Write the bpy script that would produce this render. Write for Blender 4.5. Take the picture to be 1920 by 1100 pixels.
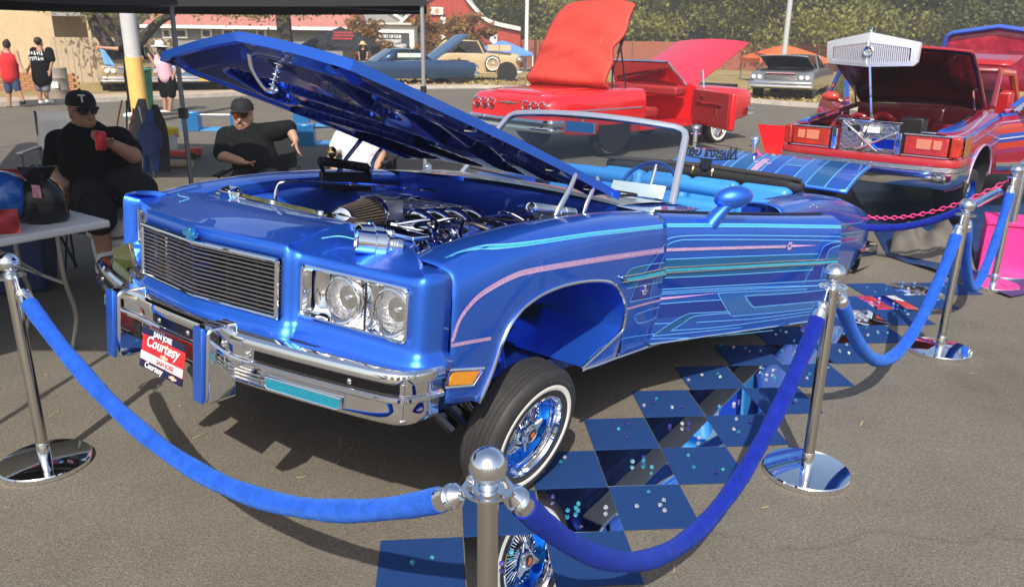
import bpy, bmesh, math, random
from mathutils import Vector, Matrix, Quaternion
random.seed(7)
for o in list(bpy.data.objects): bpy.data.objects.remove(o)
scene = bpy.context.scene
COL = scene.collection
PI = math.pi
# ------------------------------------------------------------------ camera
F_PX, PITCH, ROLL, CAM_H = 1467.6, 0.3129, 0.0140, 1.7663
CAM = Vector((0, 0, CAM_H))
FW = Vector((0, math.cos(PITCH), -math.sin(PITCH)))
_r = Vector((1, 0, 0)); _u = _r.cross(FW)
RT = _r * math.cos(ROLL) + _u * math.sin(ROLL)
UP = -_r * math.sin(ROLL) + _u * math.cos(ROLL)
cd = bpy.data.cameras.new('camera'); cam = bpy.data.objects.new('camera', cd); COL.objects.link(cam)
cam.matrix_world = Matrix((( RT.x, UP.x, -FW.x, 0), (RT.y, UP.y, -FW.y, 0), (RT.z, UP.z, -FW.z, CAM_H), (0, 0, 0, 1)))
cd.sensor_width = 36; cd.sensor_fit = 'HORIZONTAL'; cd.lens = 36 * F_PX / 1920
cd.clip_start = 0.05; cd.clip_end = 2000
scene.camera = cam
cd.dof.use_dof = True; cd.dof.focus_distance = 3.1; cd.dof.aperture_fstop = 6.3
# ------------------------------------------------------------------ sky and sun
SUN_EL, SUN_AZ = math.radians(46), math.radians(186.4)
w = bpy.data.worlds.new('World'); scene.world = w; w.use_nodes = True
nt = w.node_tree; nt.nodes.clear()
sky = nt.nodes.new('ShaderNodeTexSky'); sky.sky_type = 'NISHITA'; sky.sun_disc = False
sky.sun_elevation = SUN_EL; sky.sun_rotation = SUN_AZ; sky.air_density = 1.2; sky.dust_density = 2.6; sky.ozone_density = 1.0
bg = nt.nodes.new('ShaderNodeBackground'); bg.inputs['Strength'].default_value = 0.115
out = nt.nodes.new('ShaderNodeOutputWorld')
nt.links.new(sky.outputs[0], bg.inputs[0]); nt.links.new(bg.outputs[0], out.inputs[0])
sl = bpy.data.lights.new('sun', 'SUN'); sl.energy = 4.3; sl.angle = math.radians(0.55); sl.color = (1.0, 0.945, 0.86)
so = bpy.data.objects.new('sun', sl); COL.objects.link(so)
sd = Vector((math.sin(SUN_AZ) * math.cos(SUN_EL), math.cos(SUN_AZ) * math.cos(SUN_EL), math.sin(SUN_EL)))
so.rotation_euler = sd.to_track_quat('Z', 'Y').to_euler(); so.location = (-3, -12, 14)
scene.view_settings.view_transform = 'Standard'; scene.view_settings.look = 'None'
scene.view_settings.exposure = 0.48; scene.view_settings.gamma = 1
scene.render.resolution_x = 1024; scene.render.resolution_y = 586
scene.render.engine = 'CYCLES'
scene.cycles.max_bounces = 10; scene.cycles.transparent_max_bounces = 16; scene.cycles.glossy_bounces = 6
# ------------------------------------------------------------------ pixel helpers (1920x1100 photo pixels -> directions)
def ray(px, py):
    return (FW + RT * ((px - 960) / F_PX) - UP * ((py - 550) / F_PX)).normalized()
def gnd(px, py, z=0.0):
    d = ray(px, py); return CAM + d * ((z - CAM_H) / d.z)
def at_depth(px, py, Y):
    d = ray(px, py); return CAM + d * (Y / d.y)
# ------------------------------------------------------------------ materials
MATS = {}
def mat(name, col=(.5, .5, .5), rough=.5, metal=0., coat=0., coat_r=.03, spec=.5, trans=0., ior=1.45, noise=0., nscale=40., bump=0., bscale=80., sheen=0., alpha=1., emit=None, rvar=0., aniso=0.):
    if name in MATS: return MATS[name]
    m = bpy.data.materials.new(name); m.use_nodes = True; MATS[name] = m
    t = m.node_tree; b = t.nodes['Principled BSDF']; I = b.inputs
    I['Base Color'].default_value = (*col, 1); I['Roughness'].default_value = rough; I['Metallic'].default_value = metal
    I['Coat Weight'].default_value = coat; I['Coat Roughness'].default_value = coat_r; I['Specular IOR Level'].default_value = spec
    I['Transmission Weight'].default_value = trans; I['IOR'].default_value = ior; I['Sheen Weight'].default_value = sheen; I['Alpha'].default_value = alpha
    if emit: I['Emission Color'].default_value = (*emit, 1); I['Emission Strength'].default_value = 1
    if noise or bump or rvar:
        tc = t.nodes.new('ShaderNodeTexCoord')
    if noise or rvar:
        n = t.nodes.new('ShaderNodeTexNoise'); n.inputs['Scale'].default_value = nscale; n.inputs['Detail'].default_value = 6; n.inputs['Roughness'].default_value = .65
        t.links.new(tc.outputs['Object'], n.inputs['Vector'])
    if noise:
        r = t.nodes.new('ShaderNodeValToRGB'); e = r.color_ramp.elements
        e[0].position = .3; e[1].position = .7
        e[0].color = (*[c * (1 - noise) for c in col], 1); e[1].color = (*[min(1, c * (1 + noise)) for c in col], 1)
        t.links.new(n.outputs['Fac'], r.inputs[0]); t.links.new(r.outputs[0], I['Base Color'])
    if rvar:
        mr = t.nodes.new('ShaderNodeMapRange'); mr.inputs[1].default_value = .3; mr.inputs[2].default_value = .7
        mr.inputs[3].default_value = max(0, rough - rvar); mr.inputs[4].default_value = rough + rvar
        t.links.new(n.outputs['Fac'], mr.inputs[0]); t.links.new(mr.outputs[0], I['Roughness'])
    if bump:
        n2 = t.nodes.new('ShaderNodeTexNoise'); n2.inputs['Scale'].default_value = bscale; n2.inputs['Detail'].default_value = 4
        t.links.new(tc.outputs['Object'], n2.inputs['Vector'])
        bp = t.nodes.new('ShaderNodeBump'); bp.inputs['Strength'].default_value = bump; bp.inputs['Distance'].default_value = .01
        t.links.new(n2.outputs['Fac'], bp.inputs['Height']); t.links.new(bp.outputs[0], I['Normal'])
    return m
def glass_mat(name, tint=(1, 1, 1), alpha=.82, rough=0.0, ior=1.5):
    if name in MATS: return MATS[name]
    m = bpy.data.materials.new(name); m.use_nodes = True; MATS[name] = m
    t = m.node_tree; t.nodes.clear()
    o = t.nodes.new('ShaderNodeOutputMaterial'); mx = t.nodes.new('ShaderNodeMixShader'); tr = t.nodes.new('ShaderNodeBsdfTransparent'); gl = t.nodes.new('ShaderNodeBsdfGlossy')
    tr.inputs[0].default_value = (*[alpha * c for c in tint], 1); gl.inputs['Roughness'].default_value = rough
    fr = t.nodes.new('ShaderNodeFresnel'); fr.inputs[0].default_value = ior
    t.links.new(fr.outputs[0], mx.inputs[0]); t.links.new(tr.outputs[0], mx.inputs[1]); t.links.new(gl.outputs[0], mx.inputs[2]); t.links.new(mx.outputs[0], o.inputs[0])
    return m
def candy(name, col, flake=.1, metal=.82, rough=.40):
    """metallic car paint: clear coat over flaked colour"""
    if name in MATS: return MATS[name]
    m = mat(name, col, rough, metal, 1.0, .012)
    t = m.node_tree; b = t.nodes['Principled BSDF']
    tc = t.nodes.new('ShaderNodeTexCoord')
    v = t.nodes.new('ShaderNodeTexVoronoi'); v.inputs['Scale'].default_value = 900
    t.links.new(tc.outputs['Object'], v.inputs['Vector'])
    mr = t.nodes.new('ShaderNodeMapRange'); mr.inputs[3].default_value = 1 - flake; mr.inputs[4].default_value = 1 + flake
    t.links.new(v.outputs['Color'], mr.inputs[0])
    n = t.nodes.new('ShaderNodeTexNoise'); n.inputs['Scale'].default_value = 2.2; n.inputs['Detail'].default_value = 3
    t.links.new(tc.outputs['Object'], n.inputs['Vector'])
    mr2 = t.nodes.new('ShaderNodeMapRange'); mr2.inputs[1].default_value = .3; mr2.inputs[2].default_value = .7; mr2.inputs[3].default_value = .92; mr2.inputs[4].default_value = 1.06
    t.links.new(n.outputs['Fac'], mr2.inputs[0])
    mu = t.nodes.new('ShaderNodeMath'); mu.operation = 'MULTIPLY'; t.links.new(mr.outputs[0], mu.inputs[0]); t.links.new(mr2.outputs[0], mu.inputs[1])
    mx = t.nodes.new('ShaderNodeVectorMath'); mx.operation = 'SCALE'; mx.inputs[0].default_value = col
    t.links.new(mu.outputs[0], mx.inputs['Scale']); t.links.new(mx.outputs[0], b.inputs['Base Color'])
    return m
CHROME = mat('chrome', (.86, .87, .89), .035, 1., rvar=.015, nscale=6)
STEEL = mat('polished_steel', (.66, .63, .58), .13, 1., rvar=.03, nscale=14)
DARKMETAL = mat('dark_metal', (.05, .05, .055), .35, .7)
BLACK = mat('black_plastic', (.012, .012, .014), .45)
RUBBER = mat('rubber', (.026, .025, .025), .62, noise=.25, nscale=30, bump=.12, bscale=160)
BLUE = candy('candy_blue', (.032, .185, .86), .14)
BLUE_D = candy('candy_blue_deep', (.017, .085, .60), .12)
BLUE_L = candy('candy_blue_light', (.07, .30, .88), .12)
TEALP = candy('candy_teal', (.02, .23, .60), .2)
PURP = candy('candy_violet', (.026, .070, .60), .15)
LINE_C = mat('pinstripe_cyan', (.16, .55, .88), .3, coat=1)
LINE_T = mat('lace_teal', (.04, .46, .68), .3, .3, coat=1, noise=.35, nscale=140)
LINE_P = mat('lace_pink', (.50, .33, .52), .35, .2, coat=1, noise=.4, nscale=120)
GREYP = mat('silver_paint', (.30, .33, .39), .35, .35, coat=.8)
VINYL_B = mat('blue_vinyl', (.035, .24, .60), .42, bump=.05, bscale=60, noise=.06, nscale=5)
WHITEP = mat('white_paint', (.78, .78, .76), .4)
GLASS = glass_mat('window_glass', (.84, .95, 1.0), .76, ior=1.8)
# ------------------------------------------------------------------ mesh builder
class MB:
    def __init__(s): s.v = []; s.f = []; s.mi = []; s.cur = 0
    def add(s, vs, fs):
        k = len(s.v); s.v += [tuple(p) for p in vs]; s.f += [tuple(i + k for i in f) for f in fs]; s.mi += [s.cur] * len(fs); return s
    def box(s, c, d, m=None):
        x, y, z = (q / 2 for q in d); P = [Vector((a * x, b * y, e * z)) for a in (-1, 1) for b in (-1, 1) for e in (-1, 1)]
        if m is not None: P = [m @ p for p in P]
        P = [p + Vector(c) for p in P]
        return s.add(P, [(0, 1, 3, 2), (4, 6, 7, 5), (0, 4, 5, 1), (2, 3, 7, 6), (0, 2, 6, 4), (1, 5, 7, 3)])
    def rings(s, R, closed=True, caps=True):
        n = len(R[0]); vs = [p for r in R for p in r]; fs = []
        for i in range(len(R) - 1):
            for j in range(n if closed else n - 1):
                a, b = i * n + j, i * n + (j + 1) % n; fs.append((a, b, b + n, a + n))
        if caps and closed: fs += [tuple(range(n))[::-1], tuple(range((len(R) - 1) * n, len(R) * n))]
        return s.add(vs, fs)
    def tube(s, pts, r, n=8, caps=True, closed=False, flat=1.):
        pts = [Vector(p) for p in pts]; N = len(pts); R = []
        rr = r if isinstance(r, (list, tuple)) else [r] * N
        prev = None
        for i, p in enumerate(pts):
            if closed: t = pts[(i + 1) % N] - pts[i - 1]
            else: t = pts[min(i + 1, N - 1)] - pts[max(i - 1, 0)]
            t = t.normalized() if t.length > 1e-9 else Vector((0, 0, 1))
            if prev is None:
                a = Vector((0, 0, 1)) if abs(t.z) < .9 else Vector((1, 0, 0)); u = t.cross(a).normalized()
            else:
                u = (prev - t * prev.dot(t)); u = u.normalized() if u.length > 1e-6 else t.orthogonal().normalized()
            prev = u; w_ = t.cross(u)
            R.append([p + (u * math.cos(2 * PI * k / n) + w_ * flat * math.sin(2 * PI * k / n)) * rr[i] for k in range(n)])
        if closed: R.append(R[0]); caps = False
        return s.rings(R, True, caps)
    def lathe(s, prof, c=(0, 0, 0), ax=(0, 0, 1), n=32, caps=False):
        ax = Vector(ax).normalized(); u = ax.orthogonal().normalized(); w_ = ax.cross(u); c = Vector(c)
        R = [[c + ax * h + (u * math.cos(2 * PI * k / n) + w_ * math.sin(2 * PI * k / n)) * max(r, 1e-5) for k in range(n)] for r, h in prof]
        return s.rings(R, True, caps)
    def sphere(s, c, r, n=16, sc=(1, 1, 1), m=None):
        R = []
        for i in range(n // 2 + 1):
            a = PI * i / (n // 2); ring = []
            for k in range(n):
                p = Vector((math.sin(a) * math.cos(2 * PI * k / n) * sc[0], math.sin(a) * math.sin(2 * PI * k / n) * sc[1], -math.cos(a) * sc[2])) * r
                if m is not None: p = m @ p
                ring.append(p + Vector(c))
            R.append(ring)
        return s.rings(R, True, False)
    def prism(s, poly, a, b):
        """poly: list of 3D points, extruded from +a to +b (vectors)"""
        a, b = Vector(a), Vector(b); n = len(poly); P = [Vector(p) + a for p in poly] + [Vector(p) + b for p in poly]
        return s.add(P, [tuple(range(n))[::-1], tuple(range(n, 2 * n))] + [(i, (i + 1) % n, n + (i + 1) % n, n + i) for i in range(n)])
    def grid(s, fn, us, vs, skip=None):
        vv = [fn(u, v) for u in us for v in vs]; m = len(vs); fs = []
        for i in range(len(us) - 1):
            for j in range(m - 1):
                if skip and skip((us[i] + us[i + 1]) / 2, (vs[j] + vs[j + 1]) / 2): continue
                fs.append((i * m + j, (i + 1) * m + j, (i + 1) * m + j + 1, i * m + j + 1))
        return s.add(vv, fs)
    def xf(s, M, k0=0):
        s.v[k0:] = [tuple(M @ Vector(p)) for p in s.v[k0:]]; return s
    def mirror_x(s):
        k = len(s.v); s.v += [(-a, b, c) for a, b, c in s.v]; n = len(s.f)
        s.f += [tuple(i + k for i in f[::-1]) for f in s.f[:n]]; s.mi += s.mi[:n]; return s
    def build(s, name, m, parent=None, smooth=35, bevel=0, solid=0, seg=2):
        me = bpy.data.meshes.new(name); me.from_pydata(s.v, [], s.f)
        for q in (m if isinstance(m, (list, tuple)) else [m]): me.materials.append(q)
        if isinstance(m, (list, tuple)): me.polygons.foreach_set('material_index', s.mi)
        me.update()
        if smooth:
            me.shade_smooth(); me.set_sharp_from_angle(angle=math.radians(smooth))
        o = bpy.data.objects.new(name, me); COL.objects.link(o)
        if parent: o.parent = parent
        if solid:
            sm = o.modifiers.new('solid', 'SOLIDIFY'); sm.thickness = solid; sm.offset = -1
        if bevel:
            bv = o.modifiers.new('bevel', 'BEVEL'); bv.width = bevel; bv.segments = seg; bv.limit_method = 'ANGLE'; bv.angle_limit = math.radians(40); bv.harden_normals = False
        return o
def lerp(a, b, t): return a + (b - a) * t
def interp(x, tab):
    if x <= tab[0][0]: return tab[0][1]
    for (a, b), (c, d) in zip(tab, tab[1:]):
        if x <= c: return b + (d - b) * (x - a) / (c - a)
    return tab[-1][1]
def sinterp(x, tab):
    """smooth (monotone-ish cosine-free catmull) interpolation"""
    n = len(tab)
    if x <= tab[0][0]: return tab[0][1]
    if x >= tab[-1][0]: return tab[-1][1]
    for i in range(n - 1):
        x0, y0 = tab[i]; x1, y1 = tab[i + 1]
        if x <= x1:
            def sl(k):
                if k == 0: return (tab[1][1] - tab[0][1]) / (tab[1][0] - tab[0][0])
                if k == n - 1: return (tab[-1][1] - tab[-2][1]) / (tab[-1][0] - tab[-2][0])
                return (tab[k + 1][1] - tab[k - 1][1]) / (tab[k + 1][0] - tab[k - 1][0])
            h = x1 - x0; t = (x - x0) / h; m0, m1 = sl(i) * h, sl(i + 1) * h
            return (2*t**3-3*t*t+1)*y0 + (t**3-2*t*t+t)*m0 + (-2*t**3+3*t*t)*y1 + (t**3-t*t)*m1
def lin(a, b, n): return [a + (b - a) * i / (n - 1) for i in range(n)]
def smooth_path(pts, k=6, closed=False):
    P = [Vector(p) for p in pts]; n = len(P); out = []
    for i in range(n if closed else n - 1):
        p0 = P[(i - 1) % n] if (closed or i > 0) else P[0] * 2 - P[1]
        p1, p2 = P[i], P[(i + 1) % n]
        p3 = P[(i + 2) % n] if (closed or i < n - 2) else P[-1] * 2 - P[-2]
        for j in range(k):
            t = j / k; out.append(.5 * ((2 * p1) + (p2 - p0) * t + (2 * p0 - 5 * p1 + 4 * p2 - p3) * t * t + (3 * p1 - p0 - 3 * p2 + p3) * t ** 3))
    if not closed: out.append(P[-1])
    return out
def tag(o, label, cat, group=None):
    o['label'] = label; o['category'] = cat
    if group: o['group'] = group
    return o
def thing(name, label, cat, loc=(0, 0, 0), rz=0., group=None, M=None):
    o = bpy.data.objects.new(name, None); COL.objects.link(o); o.empty_display_size = .2
    if M is not None: o.matrix_world = M
    else: o.location = loc; o.rotation_euler = (0, 0, rz)
    return tag(o, label, cat, group)
def struct(o, kind='structure'): o['kind'] = kind; return o
def kids(o): return [c for c in bpy.data.objects if c.parent == o]
CHILD = {}
def copy_tree(o, parent=None):
    c = o.copy(); COL.objects.link(c)
    if parent: c.parent = parent
    for ch in list(o.children): copy_tree(ch, c)
    return c
def text_mesh(name, body, size, m, parent, M, extrude=.0008, shear=0., align='CENTER', sx=1., bold=0.):
    cu = bpy.data.curves.new('t', 'FONT'); cu.body = body; cu.size = size; cu.extrude = extrude; cu.shear = shear; cu.align_x = align; cu.align_y = 'CENTER'; cu.resolution_u = 3; cu.offset = bold
    o = bpy.data.objects.new('t', cu); COL.objects.link(o)
    dg = bpy.context.evaluated_depsgraph_get(); me = bpy.data.meshes.new_from_object(o.evaluated_get(dg)); bpy.data.objects.remove(o)
    me.transform(M @ Matrix.Diagonal((sx, 1, 1, 1))); me.materials.clear(); me.materials.append(m)
    q = bpy.data.objects.new(name, me); COL.objects.link(q); q.parent = parent
    return q
def scribble(name, w_, h, m, parent, M, seed, rows=2):
    """unreadable lettering: a row of short strokes"""
    rs = random.Random(seed); b = MB()
    for r in range(rows):
        x = -w_ / 2; rh = h / rows; z = h / 2 - rh * (r + .5)
        while x < w_ / 2:
            l = rs.uniform(.5, 1.0) * rh * .5; b.box((x + l / 2, z + rs.uniform(-.06, .06) * rh, 0), (l * .35, rh * rs.uniform(.5, .8), .002)); b.box((x + l / 2, z + rs.uniform(-.25, .25) * rh, 0), (l * .9, rh * .14, .0024)); x += l * 1.15
    b.xf(M); return b.build(name, m, parent, smooth=0)
def frame(o, x, y):
    """matrix with local x along x, local y along y, at o"""
    x = Vector(x).normalized(); y = Vector(y); z = x.cross(y).normalized(); y = z.cross(x)
    return Matrix(((x.x, y.x, z.x, o[0]), (x.y, y.y, z.y, o[1]), (x.z, y.z, z.z, o[2]), (0, 0, 0, 1)))
# ================================================================== GROUND
def asphalt_mat():
    m = bpy.data.materials.new('asphalt'); m.use_nodes = True; t = m.node_tree; b = t.nodes['Principled BSDF']; L = t.links.new
    tc = t.nodes.new('ShaderNodeTexCoord')
    def noise(sc, det=6, ro=.6):
        n = t.nodes.new('ShaderNodeTexNoise'); n.inputs['Scale'].default_value = sc; n.inputs['Detail'].default_value = det; n.inputs['Roughness'].default_value = ro
        L(tc.outputs['Object'], n.inputs['Vector']); return n
    big, mid, fine = noise(.35, 4), noise(2.4, 6, .7), noise(95, 3, .7)
    def ramp(src, stops):
        r = t.nodes.new('ShaderNodeValToRGB'); e = r.color_ramp.elements
        e[0].position, e[0].color = stops[0][0], (*stops[0][1], 1); e[1].position, e[1].color = stops[-1][0], (*stops[-1][1], 1)
        for p, c in stops[1:-1]:
            q = e.new(p); q.color = (*c, 1)
        L(src, r.inputs[0]); return r
    r1 = ramp(mid.outputs['Fac'], [(.25, (.142, .124, .096)), (.5, (.164, .145, .115)), (.78, (.188, .168, .135))])
    r2 = ramp(fine.outputs['Fac'], [(.28, (.62, .62, .62)), (.5, (.97, .97, .97)), (.74, (1.42, 1.40, 1.36))])
    r3 = ramp(big.outputs['Fac'], [(.3, (.93, .93, .94)), (.7, (1.06, 1.05, 1.04))])
    def mul(a, c):
        x = t.nodes.new('ShaderNodeVectorMath'); x.operation = 'MULTIPLY'; L(a, x.inputs[0]); L(c, x.inputs[1]); return x.outputs[0]
    c = mul(mul(r1.outputs[0], r2.outputs[0]), r3.outputs[0])
    # stone chips
    vo = t.nodes.new('ShaderNodeTexVoronoi'); vo.inputs['Scale'].default_value = 130; L(tc.outputs['Object'], vo.inputs['Vector'])
    chip = ramp(vo.outputs['Color'], [(.0, (.7, .7, .7)), (.90, (1, 1, 1)), (1.0, (1.5, 1.46, 1.4))])
    c = mul(c, chip.outputs[0])
    # hairline cracks
    wn = t.nodes.new('ShaderNodeTexNoise'); wn.inputs['Scale'].default_value = 1.3; wn.inputs['Detail'].default_value = 5; L(tc.outputs['Object'], wn.inputs['Vector'])
    ad = t.nodes.new('ShaderNodeVectorMath'); ad.operation = 'MULTIPLY_ADD'; ad.inputs[1].default_value = (.8, .8, .8); L(wn.outputs['Color'], ad.inputs[0]); L(tc.outputs['Object'], ad.inputs[2])
    cr = t.nodes.new('ShaderNodeTexVoronoi'); cr.feature = 'DISTANCE_TO_EDGE'; cr.inputs['Scale'].default_value = .22; L(ad.outputs[0], cr.inputs['Vector'])
    cm = ramp(cr.outputs['Distance'], [(0, (.86, .85, .84)), (.0005, (.93, .93, .92)), (.0011, (1, 1, 1))])
    st = noise(.9, 3, .5); c = mul(c, ramp(st.outputs['Fac'], [(.28, (.80, .79, .78)), (.36, (.95, .95, .95)), (.45, (1, 1, 1))]).outputs[0])
    c = mul(c, cm.outputs[0]); L(c, b.inputs['Base Color'])
    b.inputs['Roughness'].default_value = .85; b.inputs['Specular IOR Level'].default_value = .3
    mx = t.nodes.new('ShaderNodeMath'); mx.operation = 'ADD'; L(fine.outputs['Fac'], mx.inputs[0]); L(vo.outputs['Distance'], mx.inputs[1])
    bp = t.nodes.new('ShaderNodeBump'); bp.inputs['Strength'].default_value = .55; bp.inputs['Distance'].default_value = .004
    L(mx.outputs[0], bp.inputs['Height']); L(bp.outputs[0], b.inputs['Normal'])
    return m
def sheet(name, poly, z, m):
    b = MB(); b.add([(x, y, z) for x, y in poly], [tuple(range(len(poly)))]); return struct(b.build(name, m, smooth=0))
sheet('ground', [(-128, -90), (128, -90), (128, 160), (-128, 160)], 0, asphalt_mat())
# straw, leaf scraps and grit lying about
b = MB(); rs = random.Random(3)
for i in range(420):
    x, y = rs.uniform(-3.2, 5.5), rs.uniform(1.2, 9); a = rs.uniform(0, 6.3); l = rs.choice([.006, .008, .012, .02, .035]); wd = rs.uniform(.0012, .0035); z = .0022
    d = Vector((math.cos(a), math.sin(a), 0)); n_ = Vector((-d.y, d.x, 0)); c = Vector((x, y, z))
    b.add([c - d * l - n_ * wd, c + d * l - n_ * wd + Vector((0, 0, .004)), c + d * l + n_ * wd + Vector((0, 0, .003)), c - d * l + n_ * wd], [(0, 1, 2, 3)])
o = b.build('straw_litter', mat('straw', (.42, .30, .14), .8, noise=.4, nscale=3), smooth=0); struct(o, 'stuff'); tag(o, 'scattered bits of straw and dry leaf on the asphalt', 'litter')
# ================================================================== STANCHIONS AND ROPES
BALL_Z = .8955
def stanchion(x, y, label, grp='chrome stanchions round the cars', base_mat=CHROME):
    t = thing('stanchion', label, 'stanchion', (x, y, 0), random.uniform(0, 6), grp)
    b = MB(); b.lathe([(.0, .0), (.176, .0), (.180, .004), (.180, .022), (.176, .027), (.12, .031), (.03, .035), (0, .035)], n=64); b.build('base', base_mat, t)
    b = MB(); b.lathe([(.0245, .034), (.0245, .10), (.0235, .104), (.0235, .835), (.0215, .842), (0, .842)], n=32); b.build('post', STEEL, t)
    b = MB(); b.lathe([(.0252, .034), (.0252, .105), (.0238, .107)], n=32); b.build('foot_sleeve', CHROME, t)
    b = MB()
    prof = [(.0235, .838), (.0235, .845), (.034, .845)]
    # collar plate with four kidney slots: ring segments
    R1, R2, R3, R4 = .022, .036, .046, .056
    for z0, z1 in ((.842, .847),):
        n = 64
        def ring(ra, rb, skipf):
            for k in range(n):
                a0, a1 = 2 * PI * k / n, 2 * PI * (k + 1) / n
                if skipf(k): continue
                P = [(ra * math.cos(a0), ra * math.sin(a0)), (rb * math.cos(a0), rb * math.sin(a0)), (rb * math.cos(a1), rb * math.sin(a1)), (ra * math.cos(a1), ra * math.sin(a1))]
                b.prism([(p[0], p[1], 0) for p in P], (0, 0, z0), (0, 0, z1))
        ring(R1, R2, lambda k: False); ring(R3, R4, lambda k: False); ring(R2, R3, lambda k: (k % 16) not in (0, 1, 2, 3, 4))
    b.build('collar', CHROME, t, smooth=20)
    b = MB(); b.lathe([(.021, .846), (.021, .856), (.017, .86), (.015, .868), (.018, .873)], n=24); b.build('neck', CHROME, t)
    b = MB(); b.sphere((0, 0, BALL_Z + .004), .0425, 40); b.build('ball', CHROME, t)
    return t
ST = {'S1': (-2.0, 2.98), 'S2': (-.046, 1.48), 'S3': (1.283, 2.991), 'S4': (2.60, 4.43), 'S5': (3.72, 5.80), 'S6': (3.98, 6.12), 'S7': (1.93, 8.45), 'S8': (2.28, 7.5)}
stanchion(*ST['S1'], 'polished stanchion beside the folding table, rope on one side')
stanchion(*ST['S2'], 'polished stanchion in front of the raised front wheel of the blue car')
stanchion(*ST['S3'], 'polished stanchion standing near the middle of the checkered tile strip')
stanchion(*ST['S4'], 'polished stanchion between the far end of the tile strip and the pink box')
stanchion(*ST['S5'], 'polished stanchion right in front of the pink box')
stanchion(*ST['S6'], 'polished stanchion just behind the one at the pink box')
stanchion(*ST['S7'], 'polished stanchion by the open door of the red convertible')
stanchion(*ST['S8'], 'polished stanchion near the red panel beside the striped car')
VELVET = mat('blue_velvet', (.016, .090, .52), .8, spec=.1, sheen=.3, noise=.26, nscale=20, bump=.6, bscale=260)
VELVET.node_tree.nodes['Principled BSDF'].inputs['Sheen Tint'].default_value = (.2, .5, 1, 1)
VELVET.node_tree.nodes['Principled BSDF'].inputs['Sheen Roughness'].default_value = .35
VELVET_D = mat('deep_blue_velvet', (.007, .018, .25), .8, spec=.1, sheen=.22, noise=.28, nscale=20, bump=.6, bscale=260)
VELVET_D.node_tree.nodes['Principled BSDF'].inputs['Sheen Tint'].default_value = (.15, .3, 1, 1)
def rope(a, b_, sag, label, m=VELVET, r=.030, z0=.80, skew=0.):
    A, B = Vector((*ST[a], 0)), Vector((*ST[b_], 0)); d = (B - A).normalized()
    t = thing('velvet_rope', label, 'rope', A.to_tuple(), 0, 'velvet ropes between the stanchions')
    A2, B2 = d * .075, (B - A) - d * .075
    P = []; N = 44
    for i in range(N + 1):
        u = i / N; uu = u + skew * u * (1 - u)
        z = z0 - 4 * sag * uu * (1 - uu); P.append(A2.lerp(B2, u) + Vector((0, 0, z)))
    # cap at each end (about 9 cm), velvet in between
    def cut(P, L):
        acc = 0; out_ = [P[0]]
        for p, q in zip(P, P[1:]):
            s_ = (q - p).length
            if acc + s_ >= L: out_.append(p.lerp(q, (L - acc) / s_)); return out_
            acc += s_; out_.append(q)
        return out_
    for Q, hub in ((P, Vector((0, 0, .842))), (P[::-1], (B - A) + Vector((0, 0, .842)))):
        e = cut(Q, .085); e = [e[0], e[0].lerp(e[-1], .22), e[0].lerp(e[-1], .35), e[-1]]
        bb = MB(); bb.tube(e, [r * .45, r * .95, r * .8, r * 1.02], 20); bb.tube([e[2].lerp(e[3], .05), e[2].lerp(e[3], .12), e[2].lerp(e[3], .2)], [r * .9, r * 1.02, r * .95], 20)
        bb.build('end_cap', CHROME, t)
        bb = MB(); hd = (e[0] - hub); hz = Vector((0, 0, 1)); h0 = hub + Vector((hd.x, hd.y, 0)).normalized() * .041
        path = smooth_path([e[0] - (e[1] - e[0]).normalized() * -.004, e[0] + Vector((0, 0, .012)) - (e[1] - e[0]).normalized() * .012, h0.lerp(e[0], .45) + Vector((0, 0, .026)), h0 + Vector((0, 0, .012)), h0 + Vector((0, 0, -.008))], 5)
        bb.tube(path, .0045, 8); bb.build('hook', CHROME, t)
    acc = cut(P, .075); k0 = acc[-1]; accb = cut(P[::-1], .075); k1 = accb[-1]
    mid = [k0] + P[len(acc) - 1: len(P) - len(accb) + 1] + [k1]
    mid = smooth_path(mid, 3); rs2 = random.Random(a + b_)
    rad = [r * (1 + .05 * math.sin(i * .31 + rs2.random()) + rs2.uniform(-.025, .025)) for i in range(len(mid))]
    bb = MB(); bb.tube(mid, rad, 22); bb.build('velvet', m, t)
    return t
rope('S1', 'S2', .365, 'bright blue velvet rope hanging in front of the car bumper')
rope('S2', 'S3', .585, 'deep blue velvet rope sagging low over the checkered tiles', VELVET_D)
rope('S3', 'S4', .55, 'blue velvet rope beside the far tiles, behind the middle stanchion', skew=-.12)
rope('S4', 'S5', .60, 'blue velvet rope sagging beside the pink box', skew=-.12)
# ================================================================== CHECKER STRIP OF CARPET AND MIRROR TILES
def carpet_mat(nm, col):
    m = mat(nm, col, .95, spec=.05, noise=.3, nscale=420, bump=.9, bscale=500); return m
CARPET = carpet_mat('blue_carpet', (.022, .068, .225))
MIRROR = mat('mirror', (.90, .92, .93), .0, 1.)
MEDGE = mat('mirror_edge', (.25, .33, .33), .2, .3)
GX, GY, GA, TL = .1349, 2.52, .0904, .3048
E1 = Vector((math.cos(GA), math.sin(GA), 0)); E2 = Vector((-math.sin(GA), math.cos(GA), 0))
rs = random.Random(11)
def gem_mesh(nm, m):
    b = MB(); b.lathe([(0, .0), (.0095, .0095), (.0095, .0125), (.006, .0185), (0, .0185)], n=8); b.f = b.f
    o = b.build(nm, m, smooth=0); return o
def jewel(nm, col):
    return mat(nm, col, .02, 0., trans=.85, ior=1.6, coat=1)
GEMS = [('clear', jewel('clear_gem', (.95, .97, 1))), ('turquoise', jewel('turquoise_gem', (.08, .62, .80))), ('violet blue', jewel('violet_gem', (.10, .08, .55)))]
gem_src = {}
for gname, gm in GEMS:
    g = gem_mesh('plastic_gem', gm); gem_src[gname] = g.data; bpy.data.objects.remove(g)
carpet_me = mirror_me = None
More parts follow.
